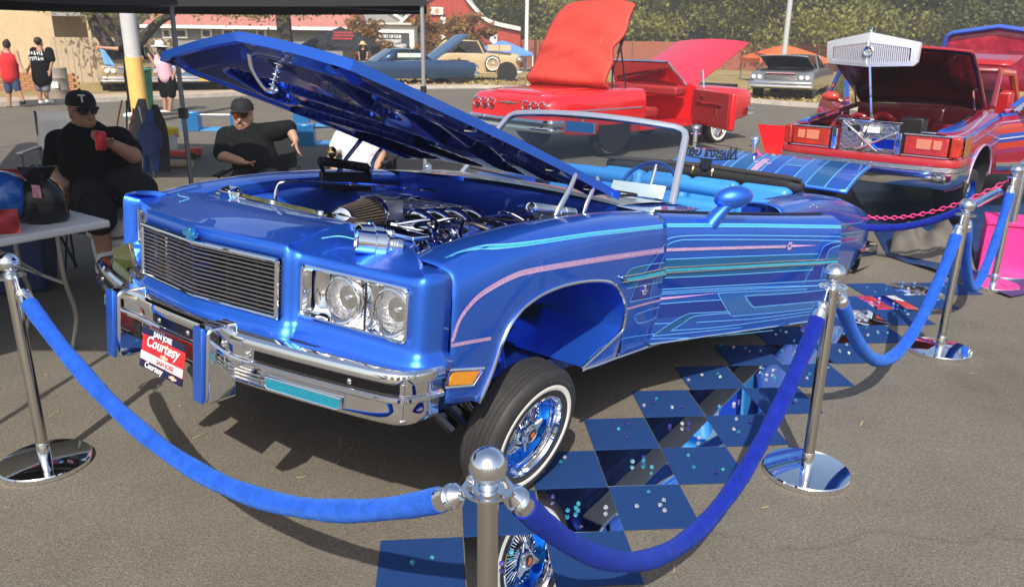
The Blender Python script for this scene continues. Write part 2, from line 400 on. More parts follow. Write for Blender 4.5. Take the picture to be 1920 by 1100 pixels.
for k in range(-1, 10):
    sh = .02 * max(0, k - 2) ** 2
    for i, kind in ((k - 1, 'c'), (k, 'm'), (k + 1, 'c')):
        c = Vector((GX, GY, 0)) + E1 * TL * (i + .5 + sh) + E2 * TL * (k + .5) + Vector((rs.uniform(-.002, .002), rs.uniform(-.002, .002), 0))
        if kind == 'c':
            if carpet_me is None:
                b = MB(); b.box((0, 0, .005), (TL - .004, TL - .004, .006)); o = b.build('carpet_tile', CARPET, smooth=0, bevel=.0015); carpet_me = o
            else: o = carpet_me.copy(); COL.objects.link(o)
            tag(o, 'square of blue carpet in the checkered strip beside the blue car', 'carpet tile', 'carpet squares of the checkered strip'); top = .008
        else:
            if mirror_me is None:
                b = MB(); b.box((0, 0, .004), (TL - .003, TL - .003, .004)); b.cur = 1
                b.box((0, 0, .0038), (TL - .0015, TL - .0015, .0032)); o = b.build('mirror_tile', [MIRROR, MEDGE], smooth=0); mirror_me = o
            else: o = mirror_me.copy(); COL.objects.link(o)
            tag(o, 'square mirror tile in the checkered strip beside the blue car', 'mirror tile', 'mirror squares of the checkered strip'); top = .006
        o.location = c; o.rotation_euler = (rs.uniform(-.002, .002) if kind == 'm' else 0, 0, GA + rs.uniform(-.008, .008))
        for q in range(rs.choice([3, 4, 5, 5]) if k > -1 else 2):
            g = rs.choices(range(3), [5, 6, 2])[0]
            go = bpy.data.objects.new('plastic_gem', gem_src[GEMS[g][0]]); COL.objects.link(go)
            tilt = 1.12 if rs.random() < .75 else PI
            u, v = rs.gauss(0, .055), rs.gauss(0, .055)
            u, v = max(-.13, min(.13, u)), max(-.13, min(.13, v))
            go.rotation_euler = (tilt, 0, rs.uniform(0, 6.28)); go.location = c + E1 * u + E2 * v + Vector((0, 0, top + (.0098 if tilt < 2 else .0186)))
            on = 'carpet' if kind == 'c' else 'mirror'
            tag(go, 'small %s faceted plastic gem lying on a %s tile' % (GEMS[g][0], on), 'gem', '%s gems on the %s tiles' % (GEMS[g][0], on))
# ================================================================== BLUE CONVERTIBLE (local: +X its left side, +Y rearward, +Z up, origin under the front axle)
CYAW, CPIT, CPOS = .89296, .11559, Vector((-.5522, 3.5097, .1552))
def car_matrix(yaw, pit, pos):
    X = Vector((math.sin(yaw), -math.cos(yaw), 0)); Y = Vector((math.cos(yaw) * math.cos(pit), math.sin(yaw) * math.cos(pit), -math.sin(pit))); Z = X.cross(Y)
    return Matrix(((X.x, Y.x, Z.x, pos.x), (X.y, Y.y, Z.y, pos.y), (X.z, Y.z, Z.z, pos.z), (0, 0, 0, 1)))
CM = car_matrix(CYAW, CPIT, CPOS); CMI = CM.inverted()
car = thing('convertible_car', 'blue custom convertible with raised hood and its front end lifted high', 'car', M=CM)
LC = CMI @ CAM
def lray(px, py): return (CMI.to_3x3() @ ray(px, py))
def lp(px, py, z=None, y=None, x=None):
    d = lray(px, py)
    t = ((z - LC.z) / d.z) if z is not None else ((y - LC.y) / d.y) if y is not None else ((x - LC.x) / d.x)
    return LC + d * t
# ---- body section
ZT = [(-.95, .815), (-.76, .834), (-.5, .886), (-.2, .925), (.1, .942), (.4, .95), (.66, .948), (1.2, .935), (2.1, .932), (2.45, .955), (2.8, .972), (3.2, .962), (3.75, .905), (4.4, .80), (4.62, .73), (4.8, .62)]
def ztop(y): return sinterp(y, ZT)
PL = [(-.95, -.03), (-.76, -.006), (-.4, 0), (3.0, 0), (3.8, -.02), (4.3, -.06), (4.6, -.12), (4.8, -.21)]
DW = [(0, .912), (.004, .934), (.011, .955), (.024, .975), (.05, .991), (.11, 1.003), (.2, 1.009), (.30, 1.008), (.42, 1.001), (.55, .985), (.65, .968)]
def bx(y, z): return sinterp(max(0, ztop(y) - z), DW) + sinterp(y, PL)
def section(y, zlow, inner=True):
    zt = ztop(y); D = zt - zlow
    ds = [D * f for f in (1, .93, .85, .76, .67, .58)] ; ds = [d for d in ds if d > .13] ; 
    while len(ds) < 6: ds.append(.13)
    ds = sorted(ds, reverse=True) + [.11, .085, .06, .045, .032, .022, .014, .007, .002, 0]
    P = [Vector((bx(y, zt - d), y, zt - d)) for d in ds]
    if inner:
        o = sinterp(y, PL)
        P += [Vector((x + o, y, zt + h)) for x, h in ((.862, .003), (.80, -.003), (.757, -.010), (.742, -.016), (.737, -.028), (.737, -.08))]
    return P
ARCH = smooth_path([(-.572, .345, 0), (-.556, .375, 0), (-.522, .458, 0), (-.49, .555, 0), (-.428, .64, 0), (-.317, .694, 0), (-.153, .719, 0), (.05, .716, 0), (.205, .688, 0), (.31, .615, 0), (.357, .535, 0), (.366, .463, 0)], 5)
ARCH = [(p.x, p.y) for p in ARCH]
ZR = .327
def zlow(y):
    if y <= ARCH[0][0]: return lerp(.385, .355, (y + .76) / (.76 - .572))
    if y >= ARCH[-1][0]: return ZR
    return interp(y, sorted(ARCH))
def fender():
    ys = sorted(set([round(a, 4) for a, _ in ARCH] + [round(v, 4) for v in lin(-.7485, -.572, 6)] + lin(.3665, .655, 7)))
    ys = [y for i, y in enumerate(ys) if i == 0 or y - ys[i - 1] > .0012]
    b = MB(); b.rings([section(y, zlow(y)) for y in ys], closed=False, caps=False)
    # the wedge behind the opening
    def w_(u, v):
        y = lerp(.095, .3665, u); zt_ = lerp(.331, .463, u); z = lerp(ZR, zt_, v); return Vector((bx(y, z), y, z))
    b.grid(w_, lin(0, 1, 8), lin(0, 1, 4)); return b
f_l = fender().build('front_fender', BLUE, car, solid=-.004)
b = fender(); b.v = [(-x, y, z) for x, y, z in b.v]; b.f = [f[::-1] for f in b.f]; b.build('front_fender', BLUE, car, solid=-.004)
for s in (1, -1):
    p = [Vector((s * (bx(y, z) + .003), y, z)) for y, z in ARCH] + [Vector((s * (bx(y, z) + .003), y, z)) for y, z in ((.36, .452), (.33, .435), (.095, .329))]
    b = MB(); b.tube(p, .0075, 8); b.build('arch_trim', CHROME, car)
    b = MB(); b.tube([Vector((s * (bx(y, ZR) + .002), y, ZR - .004)) for y in lin(.095, .655, 8)], .008, 8); b.build('rocker_trim', CHROME, car)
# wheel houses
for s in (1, -1):
    path = [(y, z) for y, z in ARCH] + [(.33, .435), (.2, .375), (.10, .335)]
    def wh(u, v):
        i = u * (len(path) - 1); k = min(int(i), len(path) - 2); t = i - k
        y, z = lerp(path[k][0], path[k + 1][0], t), lerp(path[k][1], path[k + 1][1], t)
        cy, cz = -.09, .45; e = .02 * v
        return Vector((s * (bx(y, z) - .006 - .46 * v), y + (y - cy) * e, z + (z - cz) * e + .05 * math.sin(PI * v) * (1 if z > .5 else 0)))
    b = MB(); b.grid(wh, lin(0, 1, 60), lin(0, 1, 9)); b.build('wheel_house', BLUE, car)
    b = MB()
    rim = [Vector((s * .535, *wh(u, 1).yz)) for u in lin(0, 1, 40)]
    b.add(rim + [Vector((s * .535, -.1, .33))], [(i, i + 1, 40) for i in range(39)]); b.build('inner_panel', BLUE, car)
    # chassis rail and the arched frame horn seen in the opening
    b = MB(); fr = smooth_path([(s * .60, -.75, .50), (s * .58, -.45, .52), (s * .56, -.15, .50), (s * .56, .12, .40), (s * .60, .38, .30), (s * .68, .70, .29)], 5)
    b.rings([[p + Vector((a, 0, c)) for a, c in ((-.045, -.06), (.045, -.06), (.05, .05), (.03, .065), (-.03, .065), (-.05, .05))] for p in fr]); b.build('frame_rail', BLUE, car)
    b = MB(); b.lathe([(.022, 0), (.022, .004), (.014, .005), (.014, -.01)], (s * .612, .06, .43), (s, 0, 0), 16); b.build('frame_hole', BLACK, car)
b = MB(); b.rings([[Vector((bx(.37, z) - .015, .372 + .12 * k / 6, z)) for z in lin(.34, .62, 5)] for k in range(2)], closed=False); 
# ---- nose panel
PLAN = [(0, -1.056), (.1, -1.040), (.2, -1.024), (.3, -1.008), (.40, -.992), (.425, -.988), (.440, -.985), (.450, -.979), (.456, -.968), (.464, -.955), (.478, -.949), (.56, -.937), (.64, -.926), (.72, -.914), (.80, -.903), (.88, -.892), (.935, -.884), (.964, -.8795), (.980, -.872), (.989, -.859), (.9935, -.838), (.9955, -.80), (.996, -.755)]
def far_y(x, y): return y + interp(x, [(0, 0), (.425, -.040), (.455, -.035), (.485, .0), (.935, .085), (.96, .06), (.9955, 0)])
def plan_full(): return [(-x, far_y(x, y)) for x, y in PLAN[:0:-1]] + PLAN
PF = plan_full(); NP = len(PF)
PN = []
for i in range(NP):
    a, c = Vector(PF[max(0, i - 1)]), Vector(PF[min(NP - 1, i + 1)]); t = (c - a).normalized(); PN.append(Vector((t.y, -t.x)))
NZ = [(.505, -.02), (.512, .022), (.522, .030), (.540, .026), (.556, .012), (.568, .003), (.576, 0), (.59, 0), (.60, 0), (.63, 0), (.66, 0), (.69, 0), (.72, 0), (.75, 0), (.775, 0), (.789, -.0005), (.799, -.0025), (.806, -.0075), (.8105, -.015), (.8135, -.026), (.816, -.042)]
def nose_pt(i, r):
    z, o = NZ[r]; x, y = PF[i]; n = PN[i]
    bulge = .026 * max(0, min(1, (.474 - abs(x)) / .030)) * max(0, min(1, (z - .789) / .012))
    side = max(0, min(1, (abs(x) - .93) / .06)); zz = z + bulge + side * max(0, z - .78) * .35
    return Vector((x + n.x * o, y + n.y * o, zz))
R = []
for r in range(len(NZ)): R.append([nose_pt(i, r) for i in range(NP)])
inner = []
for i in range(NP):
    x, y = PF[i]; ax_ = abs(x)
    xi = x * .79 if ax_ < .9 else math.copysign(.737, x)
    yi = -.63 - .012 * (1 - min(1, ax_ / .7)) if ax_ < .9 else interp(y, [(-.9, -.66), (-.755, -.755)])
    zi = .862 + .018 * max(0, min(1, (.474 - ax_) / .03)) if ax_ < .9 else .842
    if ax_ >= .985: zi = ztop(-.755) - .028
    inner.append(Vector((xi, yi, zi)))
for t in (.12, .3, .5, .7, .88, 1):
    R.append([R[len(NZ) - 1][i].lerp(inner[i], t) + Vector((0, 0, .012 * math.sin(PI * t))) for i in range(NP)])
R.append([p + Vector((0, .004, -.07)) for p in inner])
b = MB(); n = NP; vs = [p for r in R for p in r]; fs = []
for r in range(len(R) - 1):
    for i in range(n - 1):
        if r < len(NZ) - 1:
            xm = abs(PF[i][0] + PF[i + 1][0]) / 2; zm = (NZ[r][0] + NZ[r + 1][0]) / 2
            if xm < .425 and .576 < zm < .787: continue
            if .485 < xm < .935 and .60 < zm < .775: continue
        fs.append((r * n + i, r * n + i + 1, (r + 1) * n + i + 1, (r + 1) * n + i))
b.add(vs, fs); b.build('nose_panel', BLUE, car, smooth=42, solid=.004)
def plan_y(x):
    return interp(abs(x), PLAN[:18]) if x >= 0 else far_y(abs(x), interp(abs(x), PLAN[:18]))
# lower valance behind the bumper
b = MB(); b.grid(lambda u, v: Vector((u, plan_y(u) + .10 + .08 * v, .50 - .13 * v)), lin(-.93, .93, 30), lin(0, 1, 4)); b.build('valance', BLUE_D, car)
# ---- grille
b = MB()
for s in (1, -1):
    fr = [Vector((s * x, plan_y(s * x) - .012, z)) for x, z in ((0, .781), (.418, .781))]
    b.tube(fr, .011, 10)
    b.tube([Vector((s * .418, plan_y(s * .418) - .012, z)) for z in (.781, .583)], .009, 10)
    b.tube([Vector((s * x, plan_y(s * x) - .008, .581)) for x in (0, .418)], .006, 10)
b.build('grille_frame', CHROME, car)
GR = mat('grille_metal', (.74, .72, .70), .30, 1.)
for k in range(12):
    z = .5935 + k * .0152
    b = MB()
    for s in (1, -1):
        P = [Vector((s * x, plan_y(s * x) + .004, z)) for x in (0.0, .2, .414)]
        b.rings([[p + Vector((0, dy, dz)) for dy, dz in ((-.008, -.0022), (-.0105, -.0010), (-.0105, .0010), (-.007, .0026), (.004, .0020), (.004, -.0020))] for p in P])
    b.build('grille_slat', GR, car, smooth=50)
for x in (-.3, -.15, .15, .3): b = MB(); b.box((x, plan_y(x) + .016, .682), (.006, .014, .2)); b.build('grille_mullion', DARKMETAL, car)
b = MB(); b.prism([lp(px_, py_, y=-.93) for px_, py_ in ((209, 464), (241, 455), (251, 500), (217, 508))], (0, 0, 0), (0, .02, 0)); b.build('corner_lens', mat('olive_lens', (.045, .05, .012), .15, coat=1, bump=.4, bscale=70), car, bevel=.004)
b = MB(); b.box((0, -.72, .68), (.9, .02, .26)); b.build('radiator', mat('radiator_black', (.012, .013, .016), .6), car)
b = MB(); b.box((0, plan_y(0) - .02, .812), (.075, .022, .020)); b.box((0, plan_y(0) - .02, .812), (.030, .024, .046)); b.build('nose_emblem', mat('emblem_cyan', (.03, .30, .62), .15, .7, coat=1), car, bevel=.004)
# ---- headlamps
LENS = glass_mat('lamp_glass', (1, 1, 1), .97)
REFL = mat('reflector', (.97, .97, .97), .16, .9, bump=.9, bscale=55)
for s in (1, -1):
    b = MB()
    x0, x1, z0, z1 = .490, .930, .604, .771
    def bez(x, z, d): return Vector((s * x, plan_y(s * x) + d, z))
    def rr(x0, x1, z0, z1, r, d, n=5):
        P = []
        for cx, cz, a0 in ((x1 - r, z1 - r, 0), (x0 + r, z1 - r, PI / 2), (x0 + r, z0 + r, PI), (x1 - r, z0 + r, 1.5 * PI)):
            for k in range(n + 1):
                a = a0 + PI / 2 * k / n; P.append(bez(cx + r * math.cos(a), cz + r * math.sin(a), d))
        return P
    b.rings([rr(x0 - .008, x1 + .008, z0 - .008, z1 + .008, .024, .004), rr(x0 - .009, x1 + .009, z0 - .009, z1 + .009, .024, -.006), rr(x0 - .002, x1 + .002, z0 - .002, z1 + .002, .02, -.009), rr(x0 + .003, x1 - .003, z0 + .003, z1 - .003, .018, -.004), rr(x0 + .006, x1 - .006, z0 + .006, z1 - .006, .016, .03)], caps=False)
    b.build('headlamp_bezel', CHROME, car)
    # sculpted chrome back plate
    LX = [(.655, .070), (.862, .070)]
    def plate(u, v):
        x, z = lerp(x0, x1, u), lerp(z0, z1, v); d = .042
        for cx, r in LX:
            q = math.hypot(x - cx, z - .689); d -= .030 * math.exp(-((q - .075) / .013) ** 2)
        for cx in (.545, .762):
            d += .02 * math.exp(-((x - cx) / .03) ** 2 - ((z - .70) / .06) ** 2)
        d -= .016 * math.exp(-((x - .758) / .006) ** 2)
        d -= .03 * max(0, 1 - (z - z0) / .03) ** 2
        return bez(x, z, d)
    b = MB(); b.grid(plate, lin(0, 1, 70), lin(0, 1, 34)); b.build('headlamp_plate', CHROME, car, smooth=80)
    b = MB(); b.tube([bez(.758, z0 + .004, .006), bez(.758, z1 - .004, .006)], .004, 6); b.build('bezel_divider', BLACK, car)
    for cx, r in LX:
        yc = plan_y(s * cx); nrm = Vector((.13 if s > 0 else -.33, -1, 0)).normalized(); c = Vector((s * cx, yc + .008, .689))
        b = MB(); b.lathe([(.0, -.045), (.02, -.043), (.04, -.034), (.058, -.018), (.066, 0)], c, nrm, 40); h = b.build('headlamp_reflector', REFL, car, smooth=80)
        b = MB(); b.lathe([(.008, -.040), (.008, -.022), (.005, -.016), (0, -.015)], c, nrm, 16); b.build('bulb', CHROME, h)
        b = MB(); b.lathe([(.066, .0), (.069, .004), (.073, .003), (.073, -.01)], c, nrm, 40); b.build('lamp_ring', CHROME, h)
        b = MB(); b.lathe([(.0668, .002), (.06, .009), (.045, .015), (.025, .0185), (0, .0195)], c, nrm, 40); b.build('lens', LENS, h)
# ---- front bumper
BP = [(0, -1.135), (.15, -1.132), (.30, -1.122), (.45, -1.098), (.62, -1.062), (.78, -1.022), (.90, -.988), (.955, -.968), (.985, -.948), (1.006, -.915), (1.014, -.87), (1.016, -.80)]
BPF = [(-x, y) for x, y in BP[:0:-1]] + BP
def bump_strip(prof, xs=None, path=BPF):
    R = []
    for i, (x, y) in enumerate(path):
        if xs and not (xs[0] <= x <= xs[1]): continue
        a, c = Vector(path[max(0, i - 1)]), Vector(path[min(len(path) - 1, i + 1)]); t = (c - a).normalized(); nn = Vector((t.y, -t.x))
        R.append([Vector((x + nn.x * o, y + nn.y * o, z)) for o, z in prof])
    return R
BPF = [(p.x, p.y) for p in smooth_path([(x, y, 0) for x, y in BPF], 3)]
up = [(-.10, .522), (-.05, .535), (-.012, .540), (.006, .537), (.016, .528), (.020, .515), (.020, .500), (.014, .495), (.007, .493), (.006, .458), (.014, .455), (.020, .450), (.021, .440), (.012, .432), (-.002, .427), (-.004, .40), (-.002, .375), (-.006, .362), (-.018, .352), (-.045, .348), (-.08, .35)]
b = MB(); b.rings(bump_strip(up), closed=False, caps=False); bump = b.build('front_bumper', CHROME, car, smooth=28, solid=.003)
for xs in ((.36, .985), (-.985, -.36), (-.22, .22)):
    b = MB(); b.rings(bump_strip([(.0065, .4915), (.0105, .490), (.0105, .461), (.0065, .4595)], xs), closed=False); b.build('rub_strip', mat('gloss_black', (.004, .004, .005), .12), bump)
BOLT = [(.42, .476), (.83, .476), (-.42, .476), (-.83, .476), (.1, .476), (-.1, .476)]
def bump_pt(x, z, o):
    k = min(range(len(BPF)), key=lambda i: abs(BPF[i][0] - x) + (0 if BPF[i][1] < -.93 else 9)); 
    y = interp(x, sorted([(p[0], p[1]) for p in BPF if p[1] < -.95])); return Vector((x, y - o, z))
for x, z in BOLT:
    b = MB(); p = bump_pt(x, z, .0105); b.sphere(p, .010, 12, (1, .6, 1)); b.build('bumper_bolt', CHROME, bump)
AQUA = mat('aqua_lens', (.006, .19, .27), .15, coat=1, bump=.4, bscale=90)
for s in (1, -1):
    P = [(.50, .412), (.80, .408), (.80, .378), (.785, .370), (.51, .374), (.50, .382)]
    b = MB(); b.prism([bump_pt(s * x, z, .004) for x, z in P], (0, .0, 0), (0, -.006, 0)); b.build('turn_lens', AQUA, bump)
    b = MB(); b.tube([bump_pt(s * x, z, .006) for x, z in P], .005, 8, closed=True); b.build('lens_frame', CHROME, bump)
    b = MB(); b.box(bump_pt(s * .44, .405, .004), (.012, .004, .03)); b.build('bumper_slot', BLACK, bump)
    # guards
    b = MB(); x = s * .31
    prof = [(-1.10, .565), (-1.20, .560), (-1.215, .545), (-1.218, .31), (-1.205, .292), (-1.10, .30)]
    b.prism([Vector((x, y, z)) for y, z in prof], (-.038, 0, 0), (.038, 0, 0)); b.build('bumper_guard', CHROME, car, bevel=.012, seg=3)
    b = MB(); b.box((x, -1.223, .428), (.058, .014, .262)); b.build('guard_pad', BLUE, car, bevel=.005)
# slotted grille in the bumper beside the plate
for k in range(3):
    b = MB(); b.tube([bump_pt(x, .382 + k * .013, .006) for x in (.36, .42, .475)], .004, 6); b.build('bumper_slat', STEEL, bump)
# licence plate
pl = MB(); pl.box((0, 0, 0), (.30, .004, .152)); PM = Matrix.Translation((-.02, -1.175, .365)) @ Matrix.Rotation(-.10, 4, 'X')
pl.xf(PM); plate_o = pl.build('licence_plate', mat('plate_red', (.62, .02, .02), .35, coat=.4), car, bevel=.002)
PF_ = PM @ frame((0, -.0032, 0), (1, 0, 0), (0, 0, 1))
b = MB(); b.box((0, -.0030, -.030), (.296, .003, .030)); b.xf(PM); b.build('plate_band', WHITEP, plate_o)
b = MB(); b.box((0, -.0030, .064), (.304, .003, .026)); b.box((0, -.0030, -.062), (.304, .003, .028)); b.xf(PM); b.build('plate_frame', mat('plate_navy', (.012, .015, .05), .3), plate_o)
def plate_text(s_, size, x, z, m, sh=0, sx=1, bold=0): text_mesh('plate_lettering', s_, size, m, plate_o, PM @ frame((x, -.0052, z), (1, 0, 0), (0, 0, 1)), .0006, sh, sx=sx, bold=bold)
plate_text('SAN JOSE', .028, 0, .064, WHITEP, sx=1.1, bold=.0006); plate_text('Courtesy', .058, 0, .030, WHITEP, .35, sx=1.05, bold=.001); plate_text('SAN JOSE', .024, .03, -.031, mat('plate_red', ()), sx=1.2, bold=.0006); plate_text('Courtesy', .034, -.05, -.061, WHITEP, .35, bold=.0006)
b = MB(); b.box((.09, -.0050, -.062), (.05, .002, .008)); b.box((.09, -.0051, -.062), (.018, .002, .016)); b.box((.02, -.0050, -.004), (.05, .002, .009)); b.box((.02, -.0051, -.004), (.018, .002, .017)); b.xf(PM); b.build('plate_emblem', mat('plate_gold', (.7, .45, .3), .4), plate_o)
b = MB(); b.box((0, -1.10, .40), (.52, .05, .10)); b.build('plate_bracket', DARKMETAL, car)
# ---- side markers
AMBER = mat('amber_lens', (.80, .30, .01), .2, coat=1, bump=.4, bscale=120)
for s in (1, -1):
    P = [(-.735, .495), (-.60, .472), (-.632, .432), (-.748, .452)]
    b = MB(); b.prism([Vector((s * (bx(y, z) - .004), y, z)) for y, z in P], (s * -.004, 0, 0), (s * .012, 0, 0)); k = b.build('side_marker', AMBER, car)
    P2 = [(-.752, .505), (-.575, .476), (-.622, .424), (-.765, .447)]
    b = MB(); b.tube([Vector((s * (bx(y, z) + .002), y, z)) for y, z in P2], .006, 8, closed=True); b.build('marker_frame', CHROME, k)
# ---- doors
HX, HY, DANG = .955, .668, math.radians(15)
DOOR_M = Matrix.Translation((HX, HY, 0)) @ Matrix.Rotation(-DANG, 4, 'Z') @ Matrix.Translation((-HX, -HY, 0))
def door_mesh():
    b = MB(); ys = lin(.668, 2.10, 26)
    R = []
    for y in ys:
        zl = ZR + .006; S = section(y, zl, False)
        # rear edge cut: curved top corner
        R.append(S + [Vector((.87, y, ztop(y) - .004)), Vector((.845, y, ztop(y) - .02)), Vector((.84, y, .60)), Vector((.85, y, .40)), Vector((.90, y, zl))])
    b.rings(R); return b
b = door_mesh().xf(DOOR_M); door_l = b.build('door', BLUE, car, smooth=40)
b = door_mesh(); b.v = [(-x, y, z) for x, y, z in b.v]; b.f = [f[::-1] for f in b.f]; door_r = b.build('door', BLUE, car, smooth=40)
b = MB(); b.tube([DOOR_M @ Vector((bx(y, ZR + .012) + .002, y, ZR + .008)) for y in lin(.67, 2.1, 6)], .006, 8); b.build('door_bottom_trim', CHROME, door_l)
b = MB(); b.tube([DOOR_M @ Vector((.868, y, ztop(y) + .003)) for y in lin(.72, 2.09, 12)], .007, 8); b.build('belt_weatherstrip', BLACK, door_l)
b = MB(); b.box((.838, 1.4, .62), (.012, 1.30, .46)); b.xf(DOOR_M); b.build('door_card', VINYL_B, door_l, bevel=.02)
# door mirror (bullet on a stalk)
b = MB(); mp = DOOR_M @ Vector((.95, 1.02, .905)); mq = lp(1373, 375, x=1.115)
b.tube([mp + Vector((0, 0, -.01)), mp.lerp(mq, .35), mp.lerp(mq, .7), mq], [.056, .046, .040, .045], 16, flat=.75)
b.build('mirror_stalk', BLUE, door_l, smooth=80)
b = MB(); b.sphere(mq + Vector((.0, .01, .012)), .098, 28, (.62, 1.0, .56), Matrix.Rotation(-.7, 3, 'Z') @ Matrix.Rotation(.2, 3, 'X')); mh = b.build('mirror_housing', BLUE, door_l, smooth=80)
# ---- quarter panels and tail
def quarter():
    ys = lin(2.115, 4.62, 34) + [4.68, 4.73, 4.765, 4.78]
    R = []
    for y in ys:
        zl = sinterp(y, [(2.1, ZR), (3.5, ZR), (3.9, .35), (4.15, .48), (4.35, .525), (4.6, .53), (4.8, .53)])
        S = section(y, zl, False); o = sinterp(y, PL); zt = ztop(y)
        S += [Vector((x + o, y, zt + h)) for x, h in ((.862, .003), (.80, .0), (.765, -.004), (.755, -.012), (.75, -.05))]
        R.append(S)
    b = MB(); b.rings(R, closed=False, caps=False); return b
q_l = quarter().build('quarter_panel', BLUE, car, smooth=50, solid=.004)
b = quarter(); b.v = [(-x, y, z) for x, y, z in b.v]; b.f = [f[::-1] for f in b.f]; b.build('quarter_panel', BLUE, car, smooth=50, solid=.004)
b = MB(); b.grid(lambda u, v: Vector((u * .80, 4.60 + .12 * (1 - u * u) + .06 * math.sin(PI * v), lerp(.34, .78, v))), lin(-1, 1, 20), lin(0, 1, 10)); b.build('tail_panel', BLUE_D, car)
RB = [(p.x, p.y) for p in smooth_path([(.985, 4.05, 0), (.985, 4.4, 0), (.965, 4.62, 0), (.88, 4.79, 0), (.6, 4.87, 0), (0, 4.90, 0)], 5)]; RBF = RB + [(-x, y) for x, y in RB[-2::-1]]
b = MB(); R = []
for i, (x, y) in enumerate(RBF):
    a, c = Vector(RBF[max(0, i - 1)]), Vector(RBF[min(len(RBF) - 1, i + 1)]); t = (c - a).normalized(); nn = Vector((-t.y, t.x)) * (-1 if Vector((-t.y, t.x)).dot(Vector((x, y - 3))) < 0 else 1)
    R.append([Vector((x + nn.x * o, y + nn.y * o, z)) for o, z in ((-.05, .52), (.0, .525), (.014, .51), (.018, .46), (.016, .40), (.004, .36), (-.05, .35))])
b.rings(R, closed=False); b.build('rear_bumper', CHROME, car, smooth=30)
# deck between the seat and the trunk opening, boot floor, jambs, underbody
b = MB(); b.grid(lambda u, v: Vector((u * .76, lerp(3.25, 4.62, v), sinterp(lerp(3.25, 4.62, v), ZT) - .035 + .02 * (1 - u * u))), lin(-1, 1, 12), lin(0, 1, 10)); b.build('rear_deck', BLUE_D, car)
b = MB(); b.box((0, 1.75, .29), (1.62, 5.1, .06)); b.box((.80, 1.4, .345), (.16, 1.5, .05)); b.box((-.80, 1.4, .345), (.16, 1.5, .05)); b.build('underbody', mat('underbody_blue', (.016, .04, .17), .25, coat=.6, noise=.3, nscale=4), car)
for s in (1, -1): b = MB(); b.box((s * .915, 1.35, .318), (.115, 2.0, .012)); b.build('rocker_underside', GREYP, car)
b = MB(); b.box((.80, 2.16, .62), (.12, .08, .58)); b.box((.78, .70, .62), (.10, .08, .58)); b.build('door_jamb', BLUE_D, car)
# ---- trunk lid (held up)
def lid(u, v):
    x = u * (.75 if u > 0 else .97); y = lerp(4.25, 4.86, v); z = lerp(.955, 1.175, v) + .02 * math.sin(PI * v) + .012 * (1 - u * u)
    return Vector((x, y, z))
b = MB(); b.grid(lid, lin(-1, 1, 24), lin(0, 1, 8)); tl = b.build('trunk_lid', BLUE_L, car, smooth=60, solid=.025)  # paler blue than the body: sky reflection put into the lid colour
def lid_band(u0, u1, v0, v1, m, nm='lid_graphic', off=.0025):
    b = MB(); b.grid(lambda u, v: lid(u, v) + Vector((0, -.3 * off, off)), lin(u0, u1, 8), lin(v0, v1, 8)); b.build(nm, m, tl)
for u0, u1, m in ((.76, .97, BLUE), (.54, .74, TEALP), (.36, .52, BLUE_L), (-.05, .10, BLUE), (-.35, -.2, TEALP), (-.6, -.45, BLUE)): lid_band(u0, u1, .03, .97, m)
for u in (.98, .75, .53, .35, .11, -.06, -.19, -.36, -.44, -.61): lid_band(u - .004, u + .004, .02, .98, LINE_C, 'lid_pinstripe', .0035)
lid_band(.14, .32, .1, .55, BLUE); lid_band(.14, .32, .545, .56, LINE_C, 'lid_pinstripe', .0035); lid_band(-.16, -.09, .2, .7, LINE_P, off=.003); lid_band(-.2, -.04, .5, .56, LINE_P, off=.004)
# ---- windshield, frame, cowl
WS = lambda u, v: Vector((u * lerp(.735, .625, v), lerp(1.19 - .25 * (1 - u * u), 1.47 - .10 * (1 - u * u), v), lerp(.955 + .02 * (1 - u * u), 1.325 + .03 * (1 - u * u), v)))
b = MB(); b.grid(WS, lin(-1, 1, 24), lin(0, 1, 8)); b.build('windshield', GLASS, car, smooth=80)
fr = [WS(-1, v) for v in lin(-.05, .90, 7)] + [WS(-.985, .97), WS(-.95, 1.0)] + [WS(u, 1.015) for u in lin(-.9, .9, 19)] + [WS(.95, 1.0), WS(.985, .97)] + [WS(1, v) for v in lin(.90, -.05, 7)]
b = MB(); R = []
for i, p in enumerate(fr):
    a, c = fr[max(0, i - 1)], fr[min(len(fr) - 1, i + 1)]; t = (c - a).normalized(); cen = Vector((0, 1.3, 1.13)); oo = (p - cen); oo = (oo - t * oo.dot(t)); nn = t.cross(Vector((0, -.8, .4))).normalized(); fw_ = nn.cross(t)
    if nn.dot(oo) < 0: nn = -nn
    dep = t.cross(nn).normalized()
    R.append([p + nn * q + dep * e for q, e in ((-.010, -.014), (.010, -.018), (.020, -.013), (.024, 0), (.020, .014), (.010, .02), (-.010, .016))])
b.rings(R); b.build('windshield_frame', GREYP, car, smooth=50)
b = MB(); b.tube([p + Vector((0, .004, 0)) + (Vector((0, 1.3, 1.13)) - p).normalized() * .013 for p in fr], .006, 6); b.build('windshield_gasket', BLACK, car)
b = MB(); b.grid(lambda u, v: Vector((u * lerp(.735, .75, v), lerp(.66 + .05 * (1 - u * u), 1.20 - .25 * (1 - u * u), v), lerp(.955, .955, v) + .022 * (1 - u * u) + .01 * math.sin(PI * v))), lin(-1, 1, 20), lin(0, 1, 8)); b.build('cowl', GREYP, car, smooth=60)
for s in (1, -1):
    b = MB(); b.grid(lambda u, v: Vector((s * lerp(.73, .90, u), lerp(.64, 1.22, v), .948 + .008 * (1 - u) - .006 * v)), lin(0, 1, 5), lin(0, 1, 6)); b.build('cowl_side', GREYP if s < 0 else BLUE, car)
